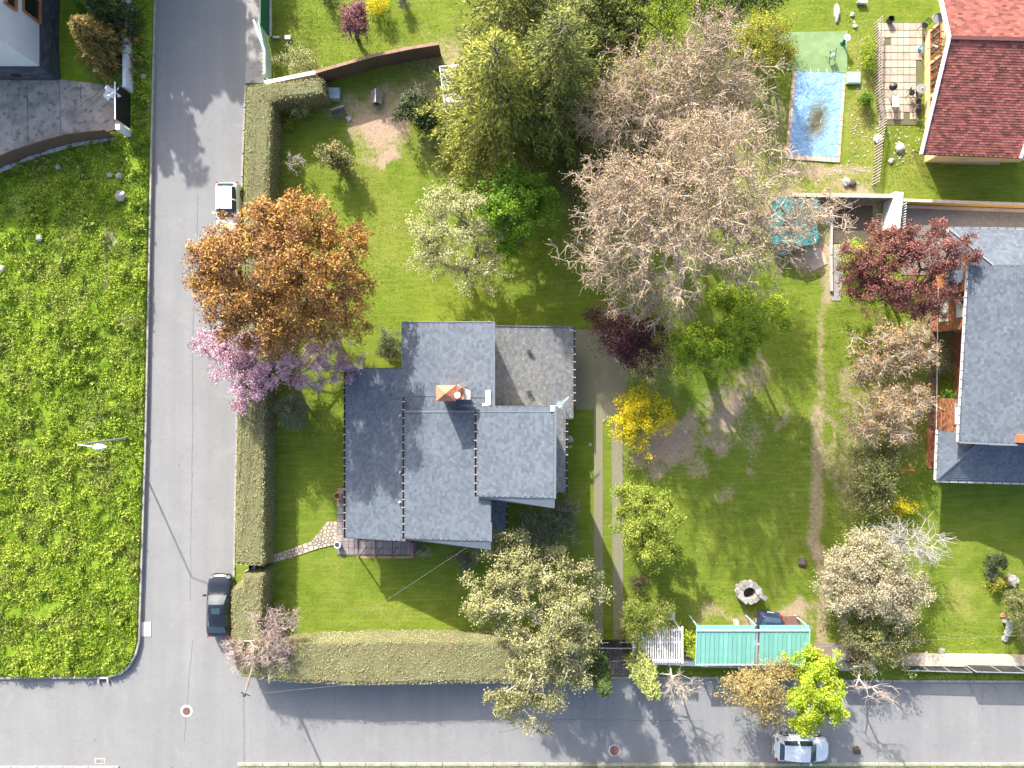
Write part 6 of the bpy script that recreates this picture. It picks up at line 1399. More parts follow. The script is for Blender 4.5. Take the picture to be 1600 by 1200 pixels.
for s_ in (-1, 1):
    m = MB(); m.add([(c.x, c.y-l-.07, .84), (c.x+s_*(w+.09), c.y-l-.07, .47), (c.x+s_*(w+.09), c.y+l+.07, .47), (c.x, c.y+l+.07, .84), (c.x, c.y-l-.07, .80), (c.x+s_*(w+.09), c.y-l-.07, .43), (c.x+s_*(w+.09), c.y+l+.07, .43), (c.x, c.y+l+.07, .80)], [[0, 1, 2, 3], [4, 7, 6, 5], [0, 4, 5, 1], [3, 2, 6, 7], [1, 5, 6, 2]]); m.build('roof_panel', M['wallgrey'], kn)
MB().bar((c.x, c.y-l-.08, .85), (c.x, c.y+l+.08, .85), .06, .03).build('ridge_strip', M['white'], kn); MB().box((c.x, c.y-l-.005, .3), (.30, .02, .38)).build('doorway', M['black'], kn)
bc = empty('garden_bench', PG(533, 181, .09), 'small dark slatted bench on the shaded lawn below the pale blue bin', 'bench'); c = PG(532, 180, 0); R_ = Matrix.Rotation(.30, 3, 'Z')
for i in range(4): q = c+R_@Vector((0, -.16+i*.12, .45)); MB().box(q, (1.0, .09, .03), .30).build('seat_slat', M['darkgrey'], bc)
for i in range(2): q = c+R_@Vector((0, .28, .62+i*.14)); MB().box(q, (1.0, .04, .09), .30).build('backrest_slat', M['grey'], bc)
for x in (-.42, .42):
    for y in (-.18, .26): q = c+R_@Vector((x, y, .27)); MB().box(q, (.05, .05, .36), .30).build('leg', M['darkgrey'], bc)
o = MB().prism([(-.25, .12), (.0, -.28), (.25, .0), (.12, .10), (.18, .22)], 0, .05).build('flat_stone', M['lightgrey'], local=True); o.location = PG(545, 186, .09); tag(o, 'pale triangular slab beside the small dark bench', 'slab')
gh = empty('cold_frame', PG(697, 165, .08), 'pale framed cold frame half hidden by the left side of the big conifer', 'cold frame'); a = PG(690, 118); b = PG(700, 190)
for i in range(5):
    p_ = a+(b-a)*i/4; MB().bar((p_.x, p_.y, .1), (p_.x, p_.y, 1.5), .05, .05).build('post', M['white'], gh); MB().bar((p_.x, p_.y, 1.5), (p_.x+1.5, p_.y+.1, 1.6), .05, .05).build('crossbar', M['white'], gh)
MB().bar((a.x, a.y, 1.52), (b.x, b.y, 1.52), .08, .06).build('rail', M['white'], gh); MB().prism([(a.x+.1, a.y), (b.x+.1, b.y), (b.x+1.4, b.y+.1), (a.x+1.4, a.y+.1)], 1.42, 1.46).build('cover_panel', M['lightgrey'], gh)

# little gate in the hedge gap
lg = empty('garden_gate', PG(402, 878, .06), 'small pale garden gate in the gap between the two hedges', 'gate')
MB().box(PG(398, 879, .6), (.06, .9, 1.1)).build('gate_leaf', M['black'], lg); MB().prism([tuple(PG(*p)[:2]) for p in ((394, 886), (406, 886), (406, 878))], .9, .96).build('mailbox', M['grey'], lg)
for y in (870, 888): MB().box(PG(393, y, .6), (.14, .14, 1.2)).build('post', M['lightgrey'], lg)

# ------------------------------------------------------------------ pool garden
pool = empty('swimming_pool', PG(1277, 186, .08), 'rectangular swimming pool under a blue sagging cover with beige coping', 'swimming pool')
C4 = [PG(*p) for p in ((1237.5, 112), (1320.5, 116), (1311, 255), (1226, 249))]
def bil(u, v): return (C4[0]*(1-u)+C4[1]*u)*(1-v)+(C4[3]*(1-u)+C4[2]*u)*v
rg = random.Random(5)
def cop(u0, v0, u1, v1):
    pl = [bil(u0, v0), bil(u1, v0), bil(u1, v1), bil(u0, v1)]; MB().prism([(p.x, p.y) for p in pl], .05, .155+rg.random()*.008).build('coping_stone', M['coping'], pool)
wu, wv = .10, .065
for i in range(15): cop(0, i/15+.002, wu*.8, (i+1)/15-.002); cop(1-wu*.62, i/15+.002, 1, (i+1)/15-.002)
for i in range(9): cop(wu*.8+(1-wu*1.42)*i/9+.003, 1-wv, wu*.8+(1-wu*1.42)*(i+1)/9-.003, 1)
nx, ny = 40, 60; V = []; F = []; o0 = PG(1277, 186, .16); rng = np.random.default_rng(6)
for j in range(ny+1):
    for i in range(nx+1):
        u, v = i/nx, j/ny; p = bil(wu*.72+(1-wu*1.28)*u, v*(1-wv*.9)+.0); e = min(u, 1-u, v, 1-v)*8; e = min(1, e)
        z = .01-.05*e*math.sin(math.pi*u)*math.sin(math.pi*v)+.05*e*mnoise.fractal(Vector((p.x*1.4, p.y*1.1, 2)), .8, 2, 5)
        V.append((p.x-o0.x, p.y-o0.y, z))
for j in range(ny):
    for i in range(nx): q_ = j*(nx+1)+i; F.append([q_, q_+nx+1, q_+nx+2, q_+1])
cv = obj('cover_sheet', V, F, M['cover'], None, local=True, smooth=True); cv.parent = pool; cv.location = o0-pool.location
m = MB(); c = bil(.5, .5); m.prism([(p.x, p.y) for p in (bil(wu*.9, .02), bil(1-wu*.8, .02), bil(1-wu*.8, .92), bil(wu*.9, .92))], .0, .088); m.build('pool_basin', M['bluebin'], pool)
gm = raised('green_mat', [(1214, 52), (1323, 50), (1322, 115), (1236, 111.5), (1222, 110)], M['mat'], 0, .135)
for i in range(4): MB().bar(PG(1265+i*12.5, 109, .15), PG(1265.5+i*12.5, 116, .17), .03, .02).build('strap', M['white'], pool)
o = MB().box((0, 0, .18), (.98, .86, .22)).build('pump_cover', M['mint'], local=True); m = MB(); o.location = PG(1331, 124, .03); tag(o, 'mint green square box beside the upper right pool corner', 'box')
MB().box((0, 0, .30), (.86, .74, .04)).build('lid', M['mint'], o, local=True)
# umbrella base and folding drying rack on the mat
ub = empty('parasol_stand', PG(1315, 70, .14), 'round white and grey parasol base on the green mat', 'parasol base')
MB().lathe(PG(1315, 68, .14), [(.20, 0), (.20, .06), (.08, .12), (.07, .8)], 18).build('base', M['greenfence'], ub); MB().lathe(PG(1315, 68, .9), [(.22, 0), (.24, .04), (.21, .05), (.21, .03)], 18).build('tray', M['white'], ub); MB().lathe(PG(1315, 68, .935), [(.14, 0), (.13, .02)], 16).build('tray_disc', M['grey'], ub)
dr = empty('folding_chair', PG(1296, 92, .14), 'dark green metal folding chair on the green mat beside the pool', 'chair'); c = PG(1296, 92, 0)
R_ = Matrix.Rotation(.45, 3, 'Z')
for x in (-.24, .24):
    MB().bar(c+R_@Vector((x, -.3, .15)), c+R_@Vector((x, .3, .95)), .035, .035).build('leg', M['greenfence'], dr); MB().bar(c+R_@Vector((x, .3, .15)), c+R_@Vector((x, -.22, .55)), .035, .035).build('leg', M['greenfence'], dr)
for i in range(4): q = c+R_@Vector((0, -.18+i*.1, .52)); MB().box(q, (.48, .07, .02), .45).build('seat_slat', M['mint'], dr)
for i in range(3): q = c+R_@Vector((0, .2+i*.05, .70+i*.09)); MB().box(q, (.48, .02, .06), .45).build('back_slat', M['mint'], dr)
# rocks and pots of the pool garden
blob('boulder', 'long pale grey rock on the grass at the top of the pool garden', 'rock', 1306, 21, .36, M['lightgrey'], 3, flat=.5, asp=.55).scale = (1, 1.9, 1)
for i, (x, y, r, lab) in enumerate(((1331, 24, .17, 'narrow cream stone right of the long pale rock'), (1334, 36, .10, 'smallest cream stone below the narrow one in the pool garden'), (1335, 42, .16, 'flat cream stone at the edge of the bright grass in the pool garden'), (1321, 285, .30, 'pale grey boulder below the pool next to the brown stump'), (1371, 218, .36, 'white boulder against the slatted fence, the left one'), (1404, 232, .34, 'long white rock on the lawn near the red roof'), (1391, 252, .20, 'small white rock at the foot of the slatted fence'))):
    blob('rock', lab, 'rock', x, y, r, M['lightgrey'], 10+i)
blob('stump', 'rough brown tree stump beside the pale boulder below the pool', 'stump', 1330, 287, .28, M['darkbark'], 30)
for i, x in enumerate((1339.5, 1344, 1349)): 
    o = MB().lathe((0, 0, 0), [(.13, 0), (.14, .3), (.12, .31), (.12, .29)], 12).build('plant_pot', M['white' if i else 'lightgrey'], local=True); o.location = PG(x, 6, .09); tag(o, ['leftmost grey one of three small pots at the top of the pool garden', 'middle white one of three small pots at the top of the pool garden', 'rightmost white one of three small pots at the top of the pool garden'][i], 'pot', 'small pots')
rng = np.random.default_rng(8); Vp = []; Fp = []
peb = [(rng.normal(1336, 16), rng.normal(200, 45)) for _ in range(120)]+[(rng.normal(1412, 14), rng.normal(228, 16)) for _ in range(60)]+[(rng.normal(1300, 40), rng.normal(270, 7)) for _ in range(40)]+[(rng.normal(1345, 5), rng.normal(85, 30)) for _ in range(10)]
m = MB()
for x, y in peb:
    if 1222 < x < 1324 and y < 258 or x > 1436 or y < 40: continue
    r = .03+.06*rng.random(); c = PG(x, y, .085); a = rng.random()*3; m.add([(c.x+r*math.cos(a+k_*1.256)*(.7+.5*rng.random()), c.y+r*math.sin(a+k_*1.256)*(.7+.5*rng.random()), c.z) for k_ in range(5)]+[(c.x, c.y, c.z+r*.7)], [[k_, (k_+1) % 5, 5] for k_ in range(5)])
o = m.build('pebbles', M['lightgrey']); tag(o, 'scatter of small white stones on the pool garden grass', 'stones', None, 'stuff')
m = MB(); rng = np.random.default_rng(18)
for _ in range(220):
    x = rng.uniform(415, 1600); y = rng.uniform(140, 1040); 
    if blobs(np.array([x]), np.array([y]), EARTH)[0] < .35: continue
    r = .02+.05*rng.random(); c = PG(x, y, .085); a = rng.random()*3; m.add([(c.x+r*math.cos(a+k_*1.256), c.y+r*math.sin(a+k_*1.256)*(.7+.5*rng.random()), c.z) for k_ in range(5)]+[(c.x, c.y, c.z+r*.6)], [[k_, (k_+1) % 5, 5] for k_ in range(5)])
o = m.build('earth_clods', M['soil']); tag(o, 'loose dark clods lying on the bare earth patches', 'clods', None, 'stuff')
# field stones
for i, (x, y, r, lab) in enumerate(((193, 308, .40, 'grey rounded rock in the shaded upper part of the weedy field'), (9, 421, .26, 'pale rock at the left picture edge in the weedy field'), (96, 263, .22, 'white rock below the yard fence'), (176, 276, .20, 'thin grey rock in the shaded grass near the gate post'), (190, 277, .24, 'low grey rock right of the thin one near the gate post'), (228, 123, .22, 'grey rock on the verge beside the left kerb'), (67, 374, .26, 'grey stone among the weeds in the upper field'))):
    blob('rock', lab, 'rock', x, y, r, M['stone'], 40+i, z0=.30)

# slatted fence between pool garden and patio, slats one by one
def slat_fence(name, label, pts, z0, z1, step, w, mat, postmat, lean=.0):
    root = empty(name, (pts[0].x, pts[0].y, .08), label, 'fence'); m0 = None
    for a, b in zip(pts[:-1], pts[1:]):
        L = (b-a).length; n = int(L/step); d = (b-a)/n; an = math.atan2(d.y, d.x)
        if m0 is None: q_ = MB().box((0, 0, (z0+z1)/2), (w, .03, z1-z0)); m0 = raw_mesh('slat', q_.V, q_.F, mat)
        for i in range(n):
            o = link('slat', m0, root); o.location = a+d*(i+.5)-root.location+Vector((0, 0, 0)); o.rotation_euler = (0, 0, an)
        s_ = Vector((-d.y, d.x, 0)).normalized()*.04
        for z in (z0+.2, z1-.25): MB().bar((a.x+s_.x, a.y+s_.y, z), (b.x+s_.x, b.y+s_.y, z), .03, .06).build('rail', postmat, root)
    return root
slat_fence('fence', 'tall slatted white fence between the pool garden and the tiled patio', [PG(1366, 36), PG(1364, 100), PG(1365, 150), PG(1373, 190), PG(1366, 232), PG(1361, 292)], .1, 1.25, .215, .055, M['lightwood'], M['darkwood'])
# patio furniture
pb_ = empty('plant_pot', PG(1387, 35, .12), 'round black bucket pot at the upper left patio corner', 'pot'); MB().lathe(PG(1387, 35, .12), [(.18, 0), (.24, .42), (.22, .42), (.19, .2)], 20).build('pot', M['black'], pb_)
def chair_(px, py, rot, seatm, label, legm=None):
    legm = legm or M['black']; c = PG(px, py, .12); r = empty('patio_chair', c, label, 'chair', 0, 'patio chairs'); Rz = Matrix.Rotation(rot, 3, 'Z')
    m = MB(); n = 14; V = [tuple(c+Rz@Vector((.22*math.cos(6.283*i/n), .22*math.sin(6.283*i/n), .45+zz))) for zz in (0, .04) for i in range(n)]; m.add(V, [[i, (i+1) % n, n+(i+1) % n, n+i] for i in range(n)]+[[n+i for i in range(n)]]); m.build('seat', seatm, r)
    for x in (-.19, .19):
        for y in (-.19, .19): MB().bar(c+Rz@Vector((x*1.15, y*1.2, 0)), c+Rz@Vector((x, y, .45)), .03, .03).build('leg', legm, r)
    for x in (-.2, .2): MB().bar(c+Rz@Vector((x, .2, .45)), c+Rz@Vector((x*.95, .3, .92)), .03, .03).build('back_post', legm, r)
    for z in (.62, .76, .9): MB().bar(c+Rz@Vector((-.2, .23+(z-.45)*.14, z)), c+Rz@Vector((.2, .23+(z-.45)*.14, z)), .03, .04).build('back_slat', legm, r)
def rtable(px, py, rad, topm, label, z=.72):
    c = PG(px, py, .12); r = empty('round_table', c, label, 'table'); MB().lathe(c, [(rad, z), (rad, z+.03), (rad*.97, z+.035)], 28).build('table_top', topm, r); MB().tube(c, c+Vector((0, 0, z)), .035, n=8).build('leg', M['black'], r); MB().lathe(c, [(.22, 0), (.2, .03)], 16).build('base', M['black'], r); return r
rt = rtable(1429, 146, .36, M['grey'], 'round grey patio table nearest the cream wall of the red roofed house')
cu = MB().lathe(PG(1430, 145, .12+.76), [(.045, 0), (.05, .1), (.045, .1), (.04, .02)], 12).build('cup', M['white'], None, base=PG(1430, 145, .88)); tag(cu, 'small white cup standing on the round grey patio table', 'cup')
chair_(1428, 163, .2, M['black'], 'black patio chair just below the round grey table'); chair_(1428, 178, .1, M['black'], 'black patio chair, lowest of the ones beside the cream wall'); chair_(1418, 150, 1.4, M['black'], 'black patio chair on the left side of the round grey table'); chair_(1438, 46, -.6, M['black'], 'black folding chair in the shaded upper right patio corner')
bb = empty('barbecue', PG(1386, 143, .12), 'black kettle barbecue beside the slatted fence', 'barbecue'); c = PG(1386, 143, .12)
MB().lathe(c, [(.10, .5), (.25, .62), (.29, .75), (.25, .88), (.10, .97), (.03, .99)], 22).build('kettle', M['black'], bb); MB().bar(c+Vector((-.05, 0, 1.0)), c+Vector((.05, 0, 1.0)), .03, .04).build('handle', M['grey'], bb)
for i in range(3): a = 2.1*i; MB().bar(c+Vector((.3*math.cos(a), .3*math.sin(a), 0)), c+Vector((.1*math.cos(a), .1*math.sin(a), .55)), .025, .025).build('leg', M['grey'], bb)
wt = empty('side_table', PG(1391, 163, .12), 'white rectangular patio table against the slatted fence below the barbecue', 'table'); c = PG(1391, 163, .12)
MB().box(c+Vector((0, 0, .62)), (.48, .92, .04)).build('table_top', M['white'], wt)
for x in (-.2, .2):
    for y in (-.4, .4): MB().box(c+Vector((x, y, .3)), (.04, .04, .6)).build('leg', M['white'], wt)
gr_ = empty('parasol', PG(1440, 96, .12), 'folded white parasol lying against the cream wall above the patio', 'parasol'); 
MB().tube(PG(1437, 84, 1.5), PG(1449, 95, 1.9), .05, .17, 10).build('folded_canopy', M['tarp'], gr_); MB().tube(PG(1449, 95, 1.9), PG(1454, 100, 2.0), .17, .06, 10).build('canopy_tip', M['tarp'], gr_); MB().tube(PG(1432, 88, .12), PG(1439, 86, 1.5), .03, n=8).build('pole', M['grey'], gr_)
bp = empty('bucket', PG(1434, 79, .12), 'sky blue round bucket on the patio beside the cream wall', 'bucket'); MB().lathe(PG(1434, 79, .12), [(.12, 0), (.16, .32), (.15, .33), (.02, .30)], 16).build('bucket_body', M['bluepot'], bp)
sd = empty('satellite_dish', PG(1447, 28, 2.2), 'round grey satellite dish on the cream wall under the red roof', 'satellite dish'); MB().lathe(P(1466, 29, 3.6), [(.40, 0), (.38, .03), (.2, -.04)], 24).build('dish', M['grey'], sd); MB().tube(PG(1446, 28, 2.6), P(1466, 29, 3.55), .03, n=6).build('bracket', M['grey'], sd)
sw = empty('arch_frame', PG(1430, 242, .1), 'dark metal trellis arch leaning at the lower left corner of the red roof', 'trellis')
for i in range(5): MB().bar(PG(1424+i*3.5, 240+i*1.5, .1), PG(1424+i*3.5, 240+i*1.5, 1.5+.1*i), .03, .03).build('upright', M['black'], sw)
for z in (.5, 1.0, 1.5): MB().bar(PG(1424, 240, z), PG(1438, 246, z), .03, .03).build('crossbar', M['black'], sw)

# ------------------------------------------------------------------ walls round the netted bed and the yellow wall
def wall_run(label, pts, z1, th, mat, capm=None, name='wall', z0=0.02):
    root = empty(name, (pts[0].x, pts[0].y, 0), label, 'wall')
    for a, b in zip(pts[:-1], pts[1:]):
        an = math.atan2((b-a).y, (b-a).x); c = (a+b)/2; L = (b-a).length
        MB().box((c.x, c.y, (z0+z1)/2), (L+th*.5, th, z1-z0), an).build('wall_face', mat, root)
        if capm: MB().box((c.x, c.y, z1+.035), (L+th*.5+.04, th+.06, .06), an).build('coping', capm, root)
    return root
wall_run('bare block wall between the pool garden and the sunken earth bed', [PG(1228, 312), PG(1384, 314)], 1.35, .22, M['wallgrey'], M['sandwall'])
wall_run('thick white topped wall at the upper left corner of the sett paved drive', [PG(1387, 312), PG(1382, 360)], 1.55, .62, M['white'])
yw = wall_run('ochre painted wall with a sandy coping along the top of the sett paved drive', [PG(1402, 318), PG(1690, 328)], .95, .16, M['yellow'], M['sandwall'])
MB().prism([tuple(PG(*p)[:2]) for p in ((1404, 321), (1690, 331), (1690, 336), (1404, 325.5))], .02, .22).build('plinth', M['sandwall'], yw)
slat_fence('railing', 'short slatted railing along the left edge of the sett paved drive', [PG(1402, 318), PG(1399, 362)], .1, 1.3, .19, .07, M['white'], M['darkgrey'])
wall_run('low concrete kerb wall around the dark earth bed near the wine red maple', [PG(1297, 330), PG(1296, 400), PG(1297, 455)], .35, .14, M['lightgrey'])
raised('concrete_path', [(1301, 382), (1322, 382), (1318, 400), (1312, 470), (1298, 470), (1299, 400)], M['concrete'], 0, .13)
raised('soil_bed', [(1299, 322), (1362, 322), (1362, 382), (1299, 380)], M['soil'], 0, .14)
raised('pale_slab', [(1256, 388), (1282, 388), (1292, 412), (1270, 424), (1256, 408)], M['pathstone'], 0, .14)
o = MB().prism([(-.6, -.2), (-.1, -.42), (.45, -.15), (.5, .25), (.2, .42), (-.3, .2)], 0, .10).build('slab', M['lightgrey'], local=True); o.location = PG(1225, 392, .1); tag(o, 'irregular grey slab under the lower edge of the teal netting', 'slab')
nt_ = empty('netted_frame', PG(1236, 352, .1), 'teal shade netting draped over a low frame under the bare walnut branches', 'netting')
V = []; F = []; nx, ny = 26, 34; a = PG(1198, 318); b = PG(1268, 388)
for j in range(ny+1):
    for i in range(nx+1):
        u, v = i/nx, j/ny; X_ = a.x+(b.x-a.x)*u; Y_2 = a.y+(b.y-a.y)*v; V.append((X_+.12*math.sin(v*9), Y_2+.10*math.sin(u*8), 1.35+.20*math.sin(u*math.pi)+.09*mnoise.fractal(Vector((X_*3.5, Y_2*1.2, 1)), 1, 2, 4)-(.6 if u in (0, 1) else 0)))
for j in range(ny):
    for i in range(nx):
        if (i*7+j*13) % 23 != 0: q_ = j*(nx+1)+i; F.append([q_, q_+nx+1, q_+nx+2, q_+1])
obj('netting', V, F, M['net'], nt_, smooth=True)
for x, y in ((1201, 321), (1264, 321), (1264, 385), (1201, 385)): MB().tube(PG(x, y, .1), PG(x, y, 1.3), .03, n=6).build('post', M['darkwood'], nt_)
o = MB().lathe((0, 0, 0), [(.30, 0), (.34, .25), (.30, .26), (.26, .1)], 20).build('basin', M['bluebin'], local=True); o.location = PG(1288, 332, .1); o.scale = (1, .6, 1); tag(o, 'pale oval basin on the soil right of the teal netting', 'basin')
pl_ = empty('planter_box', PG(1369, 352, .1), 'long pale trough planter beside the thick white wall', 'planter'); MB().box(PG(1369, 350, .3), (.42, 1.3, .4)).build('trough', M['sandwall'], pl_); MB().box(PG(1369, 350, .51), (.32, 1.18, .02)).build('soil', M['soil'], pl_)

# ------------------------------------------------------------------ lower boundary: gate, pergola, teal shed
bgt = empty('driveway_gate', PG(958, 1000, .1), 'solid black double gate at the foot of the grass paver driveway', 'gate')
for x0, x1 in ((931, 957.5), (958.5, 984)):
    A, B = PG(x0, 999), PG(x1, 999); MB().box(((A.x+B.x)/2, A.y, .95), (B.x-A.x, .05, 1.65)).build('gate_leaf', M['black'], bgt)
for x0, x1 in ((936, 948), (965, 981)):
    A, B = PG(x0, 998), PG(x1, 997); MB().tube((A.x, A.y+.06, .98), (B.x, B.y+.05, 1.1), .022, n=6).build('ram_arm', M['white'], bgt)
MB().box(PG(957, 999, 1.8), (2.5, .09, .05)).build('top_rail', M['grey'], bgt)
gp = empty('gate_pillar', PG(991, 1003, .05), 'white masonry gate pillar with a letterbox right of the black gate', 'gate pillar')
MB().box(PG(989, 1000, .95), (.62, .75, 1.85)).build('pillar', M['white'], gp); MB().box(PG(988, 1003, 1.95), (.5, .42, .12)).build('letterbox', M['grey'], gp); MB().box(PG(996, 996, .75), (.4, .6, 1.4), .5).build('buttress', M['white'], gp)
pw = empty('pergola', PG(1032, 990, .1), 'white slatted pergola left of the teal shed', 'pergola'); zt = 2.15
for i in range(17):
    x = 1006+i*3.65; m = MB(); m.bar(P(x, 981+(.5 if i % 2 else 0), zt), P(x, 1035, zt), .072, .09); m.build('slat', M['white'], pw)
for y in (984, 1003, 1031): MB().bar(P(1003, y, zt-.1), P(1066, y, zt-.1), .09, .09).build('beam', M['white'], pw)
MB().bar(P(1066, 979, zt), P(1066, 1036, zt), .12, .12).build('beam', M['white'], pw); MB().bar(P(1003.5, 979, zt), P(1003.5, 1036, zt), .09, .1).build('beam', M['white'], pw)
for x, y in ((1005, 984), (1063, 984), (1063, 1031), (1005, 1031)): p_ = P(x, y, zt); MB().bar((p_.x, p_.y, .1), (p_.x, p_.y, zt-.15), .10, .10).build('post', M['white'], pw)
raised('pergola_floor', [(1004, 975), (1062, 975), (1062, 1030), (1004, 1030)], M['apron'], 0, .13)
tb = empty('garden_table', PG(1044, 958, .1), 'small white slatted garden table behind the white pergola', 'table'); c = PG(1044, 958, .1)
for i in range(5): MB().box(c+Vector((0, -.22+i*.11, .6)), (.72, .08, .03)).build('slat', M['white'], tb)
for x in (-.3, .3):
    for y in (-.2, .2): MB().box(c+Vector((x, y, .3)), (.05, .05, .58)).build('leg', M['white'], tb)
wall_run('low white capped wall below the white pergola', [PG(1021, 1028), PG(1093, 1031)], .75, .28, M['lightgrey'], M['white'])
wall_run('sandy capped low wall below the teal shed', [PG(1096, 1032), PG(1215, 1036)], .75, .28, M['sandwall'], M['lightgrey'])
blob('potted_rocks', 'pile of white stones at the foot of the bright shrub beside the teal shed', 'stones', 1078, 1020, .32, M['white'], 61)
ts = empty('shed', PG(1176, 1000, .1), 'long teal corrugated metal shed roof beside the lower road', 'shed')
zt = 2.55; XL, XR = P(1088, 0, zt).x, P(1265, 0, zt).x; XM = P(1183, 0, zt).x; yN0, yN1 = P(0, 977, zt).y, P(0, 984, zt).y; yS = P(0, 1038.5, 2.35).y
npan = 25; w = (XR-XL)/npan
for i in range(npan):
    x = XL+(i+.5)*w
    if abs(x-XM) < .16: continue
    m = MB(); m.add([(x-w/2+.008, yN1, zt), (x+w/2-.008, yN1, zt), (x+w/2-.008, yS, 2.35), (x-w/2+.008, yS, 2.35), (x-w/2+.008, yN1, zt-.03), (x+w/2-.008, yN1, zt-.03), (x+w/2-.008, yS, 2.32), (x-w/2+.008, yS, 2.32)], [[0, 3, 2, 1], [4, 5, 6, 7], [0, 1, 5, 4], [2, 3, 7, 6], [0, 4, 7, 3], [1, 2, 6, 5]])
    m.bar((x+w/2-.02, yN1, zt+.025), (x+w/2-.02, yS, 2.375), .035, .04); m.build('roof_panel', M['teal'], ts)
    m = MB(); m.add([(x-w/2+.008, yN0, zt-.06), (x+w/2-.008, yN0, zt-.06), (x+w/2-.008, yN1-.04, zt), (x-w/2+.008, yN1-.04, zt)], [[0, 3, 2, 1]]); m.build('back_roof_panel', M['teal'], ts)
MB().bar((XL-.03, yN1-.02, zt+.05), (XR+.03, yN1-.02, zt+.05), .14, .04).build('ridge_cap', M['tealtrim'], ts); MB().bar((XL-.02, yS, 2.36), (XR+.02, yS, 2.36), .08, .07).build('eaves_gutter', M['tealtrim'], ts)
MB().box((XM, (yN1+yS)/2, 2.43), (.15, yN1-yS, .05), tilt=.07).build('joint_flashing', M['grey'], ts); MB().bar((XL, yN1, zt+.02), (XL, yS, 2.38), .06, .06).build('verge_trim', M['tealtrim'], ts); MB().bar((XR, yN1, zt+.02), (XR, yS, 2.38), .06, .06).build('verge_trim', M['tealtrim'], ts)
m = MB(); m.box(((XL+XR)/2+.7, (yN0+yS)/2-.8, 1.15), (XR-XL-1.8, .9, 2.2)); m.build('shed_wall', M['sandwall'], ts)
for x in (XL+.1, XM, XR-.1):
    for y in (yN0-.1, yS+.1): MB().bar((x, y, .1), (x, y, 2.28), .08, .08).build('post', M['tealtrim'], ts)
o = MB().box((0, 0, .02), (1.3, .9, .04)).build('rusty_sheet', simple('rust_brown_sheet', (.16, .085, .075), (.22, .12, .09), 4, .9), local=True); o.location = PG(1232, 968, .5); o.rotation_euler = (.1, 0, .03); tag(o, 'dark reddish sheet lying behind the teal shed roof, right of the blue car', 'sheet')
o = MB().box((0, 0, .25), (.28, .4, .5)).build('concrete_block', M['lightgrey'], local=True); o.location = PG(1148, 971, .08); tag(o, 'pale upright concrete block behind the left half of the teal shed', 'block')
# stone well
wl_ = empty('stone_well', PG(1166, 922, .08), 'round grey stone well ring with a rough stone arm on the right lawn', 'well'); c = PG(1166, 922, .08); rg = random.Random(3)
for r_ in range(2):
    for i in range(13):
        a0, a1_ = 6.283*(i+.5*r_)/13+.02, 6.283*(i+1+.5*r_)/13-.02; ri, ro = .46, .86+rg.uniform(-.05, .05); am = (a0+a1_)/2; z0, z1 = r_*.36, r_*.36+.34+rg.uniform(0, .05)
        pl = [(c.x+ri*math.cos(a0), c.y+ri*math.sin(a0)*.92), (c.x+ro*math.cos(a0), c.y+ro*math.sin(a0)*.92), (c.x+(ro+.05)*math.cos(am), c.y+(ro+.05)*math.sin(am)*.92), (c.x+ro*math.cos(a1_), c.y+ro*math.sin(a1_)*.92), (c.x+ri*math.cos(a1_), c.y+ri*math.sin(a1_)*.92)]
        MB().prism(pl, c.z+z0, c.z+z1).build('ring_stone', M['stone'], wl_)
MB().lathe(c, [(.46, .05), (.46, .06)], 20).build('dark_water', M['black'], wl_)
for i, (dx, dy, rz, sz) in enumerate(((.92, -.22, -.6, (.62, .34, .16)), (.62, .12, .3, (.42, .26, .2)), (-.5, -.42, -.75, (.75, .30, .14)))): MB().box((c.x+dx, c.y+dy, c.z+.82), sz, rz).build('cap_stone', M['stone'], wl_)
# dark gate on the right and its stone base
rgt = empty('driveway_gate', PG(1325, 1030, .1), 'dark grey solid gate at the foot of the dirt track', 'gate')
fence_panels(rgt, PG(1294, 1031), PG(1346, 1031), .12, 2.0, 2, M['darkgrey'], .05, gap=.015); MB().bar(PG(1318, 1030, 1.5)+Vector((0, .08, 0)), PG(1332, 1029, 1.7)+Vector((0, .08, 0)), .05, .09).build('arm', M['white'], rgt)
raised('gate_threshold', [(1270, 1004), (1352, 1004), (1350, 1030), (1270, 1030)], M['apron'], 0, .13); raised('gate_ramp', [(1298, 1010), (1320, 1010), (1322, 1030), (1299, 1030)], M['concrete'], 0, .15)
rp = empty('gate_pillar', PG(1345, 1022, .1), 'broken looking grey and white stone pillar right of the dark grey gate', 'gate pillar'); MB().box(PG(1343, 1027, .95), (.42, 1.0, 1.8), .55).build('pillar', M['lightgrey'], rp); MB().box(PG(1334, 1006, 1.2), (.75, .26, .1), -.5).build('sign_board', M['white'], rp); MB().bar(PG(1334, 1008, .1), PG(1334, 1008, 1.18), .07, .07).build('post', M['darkgrey'], rp)
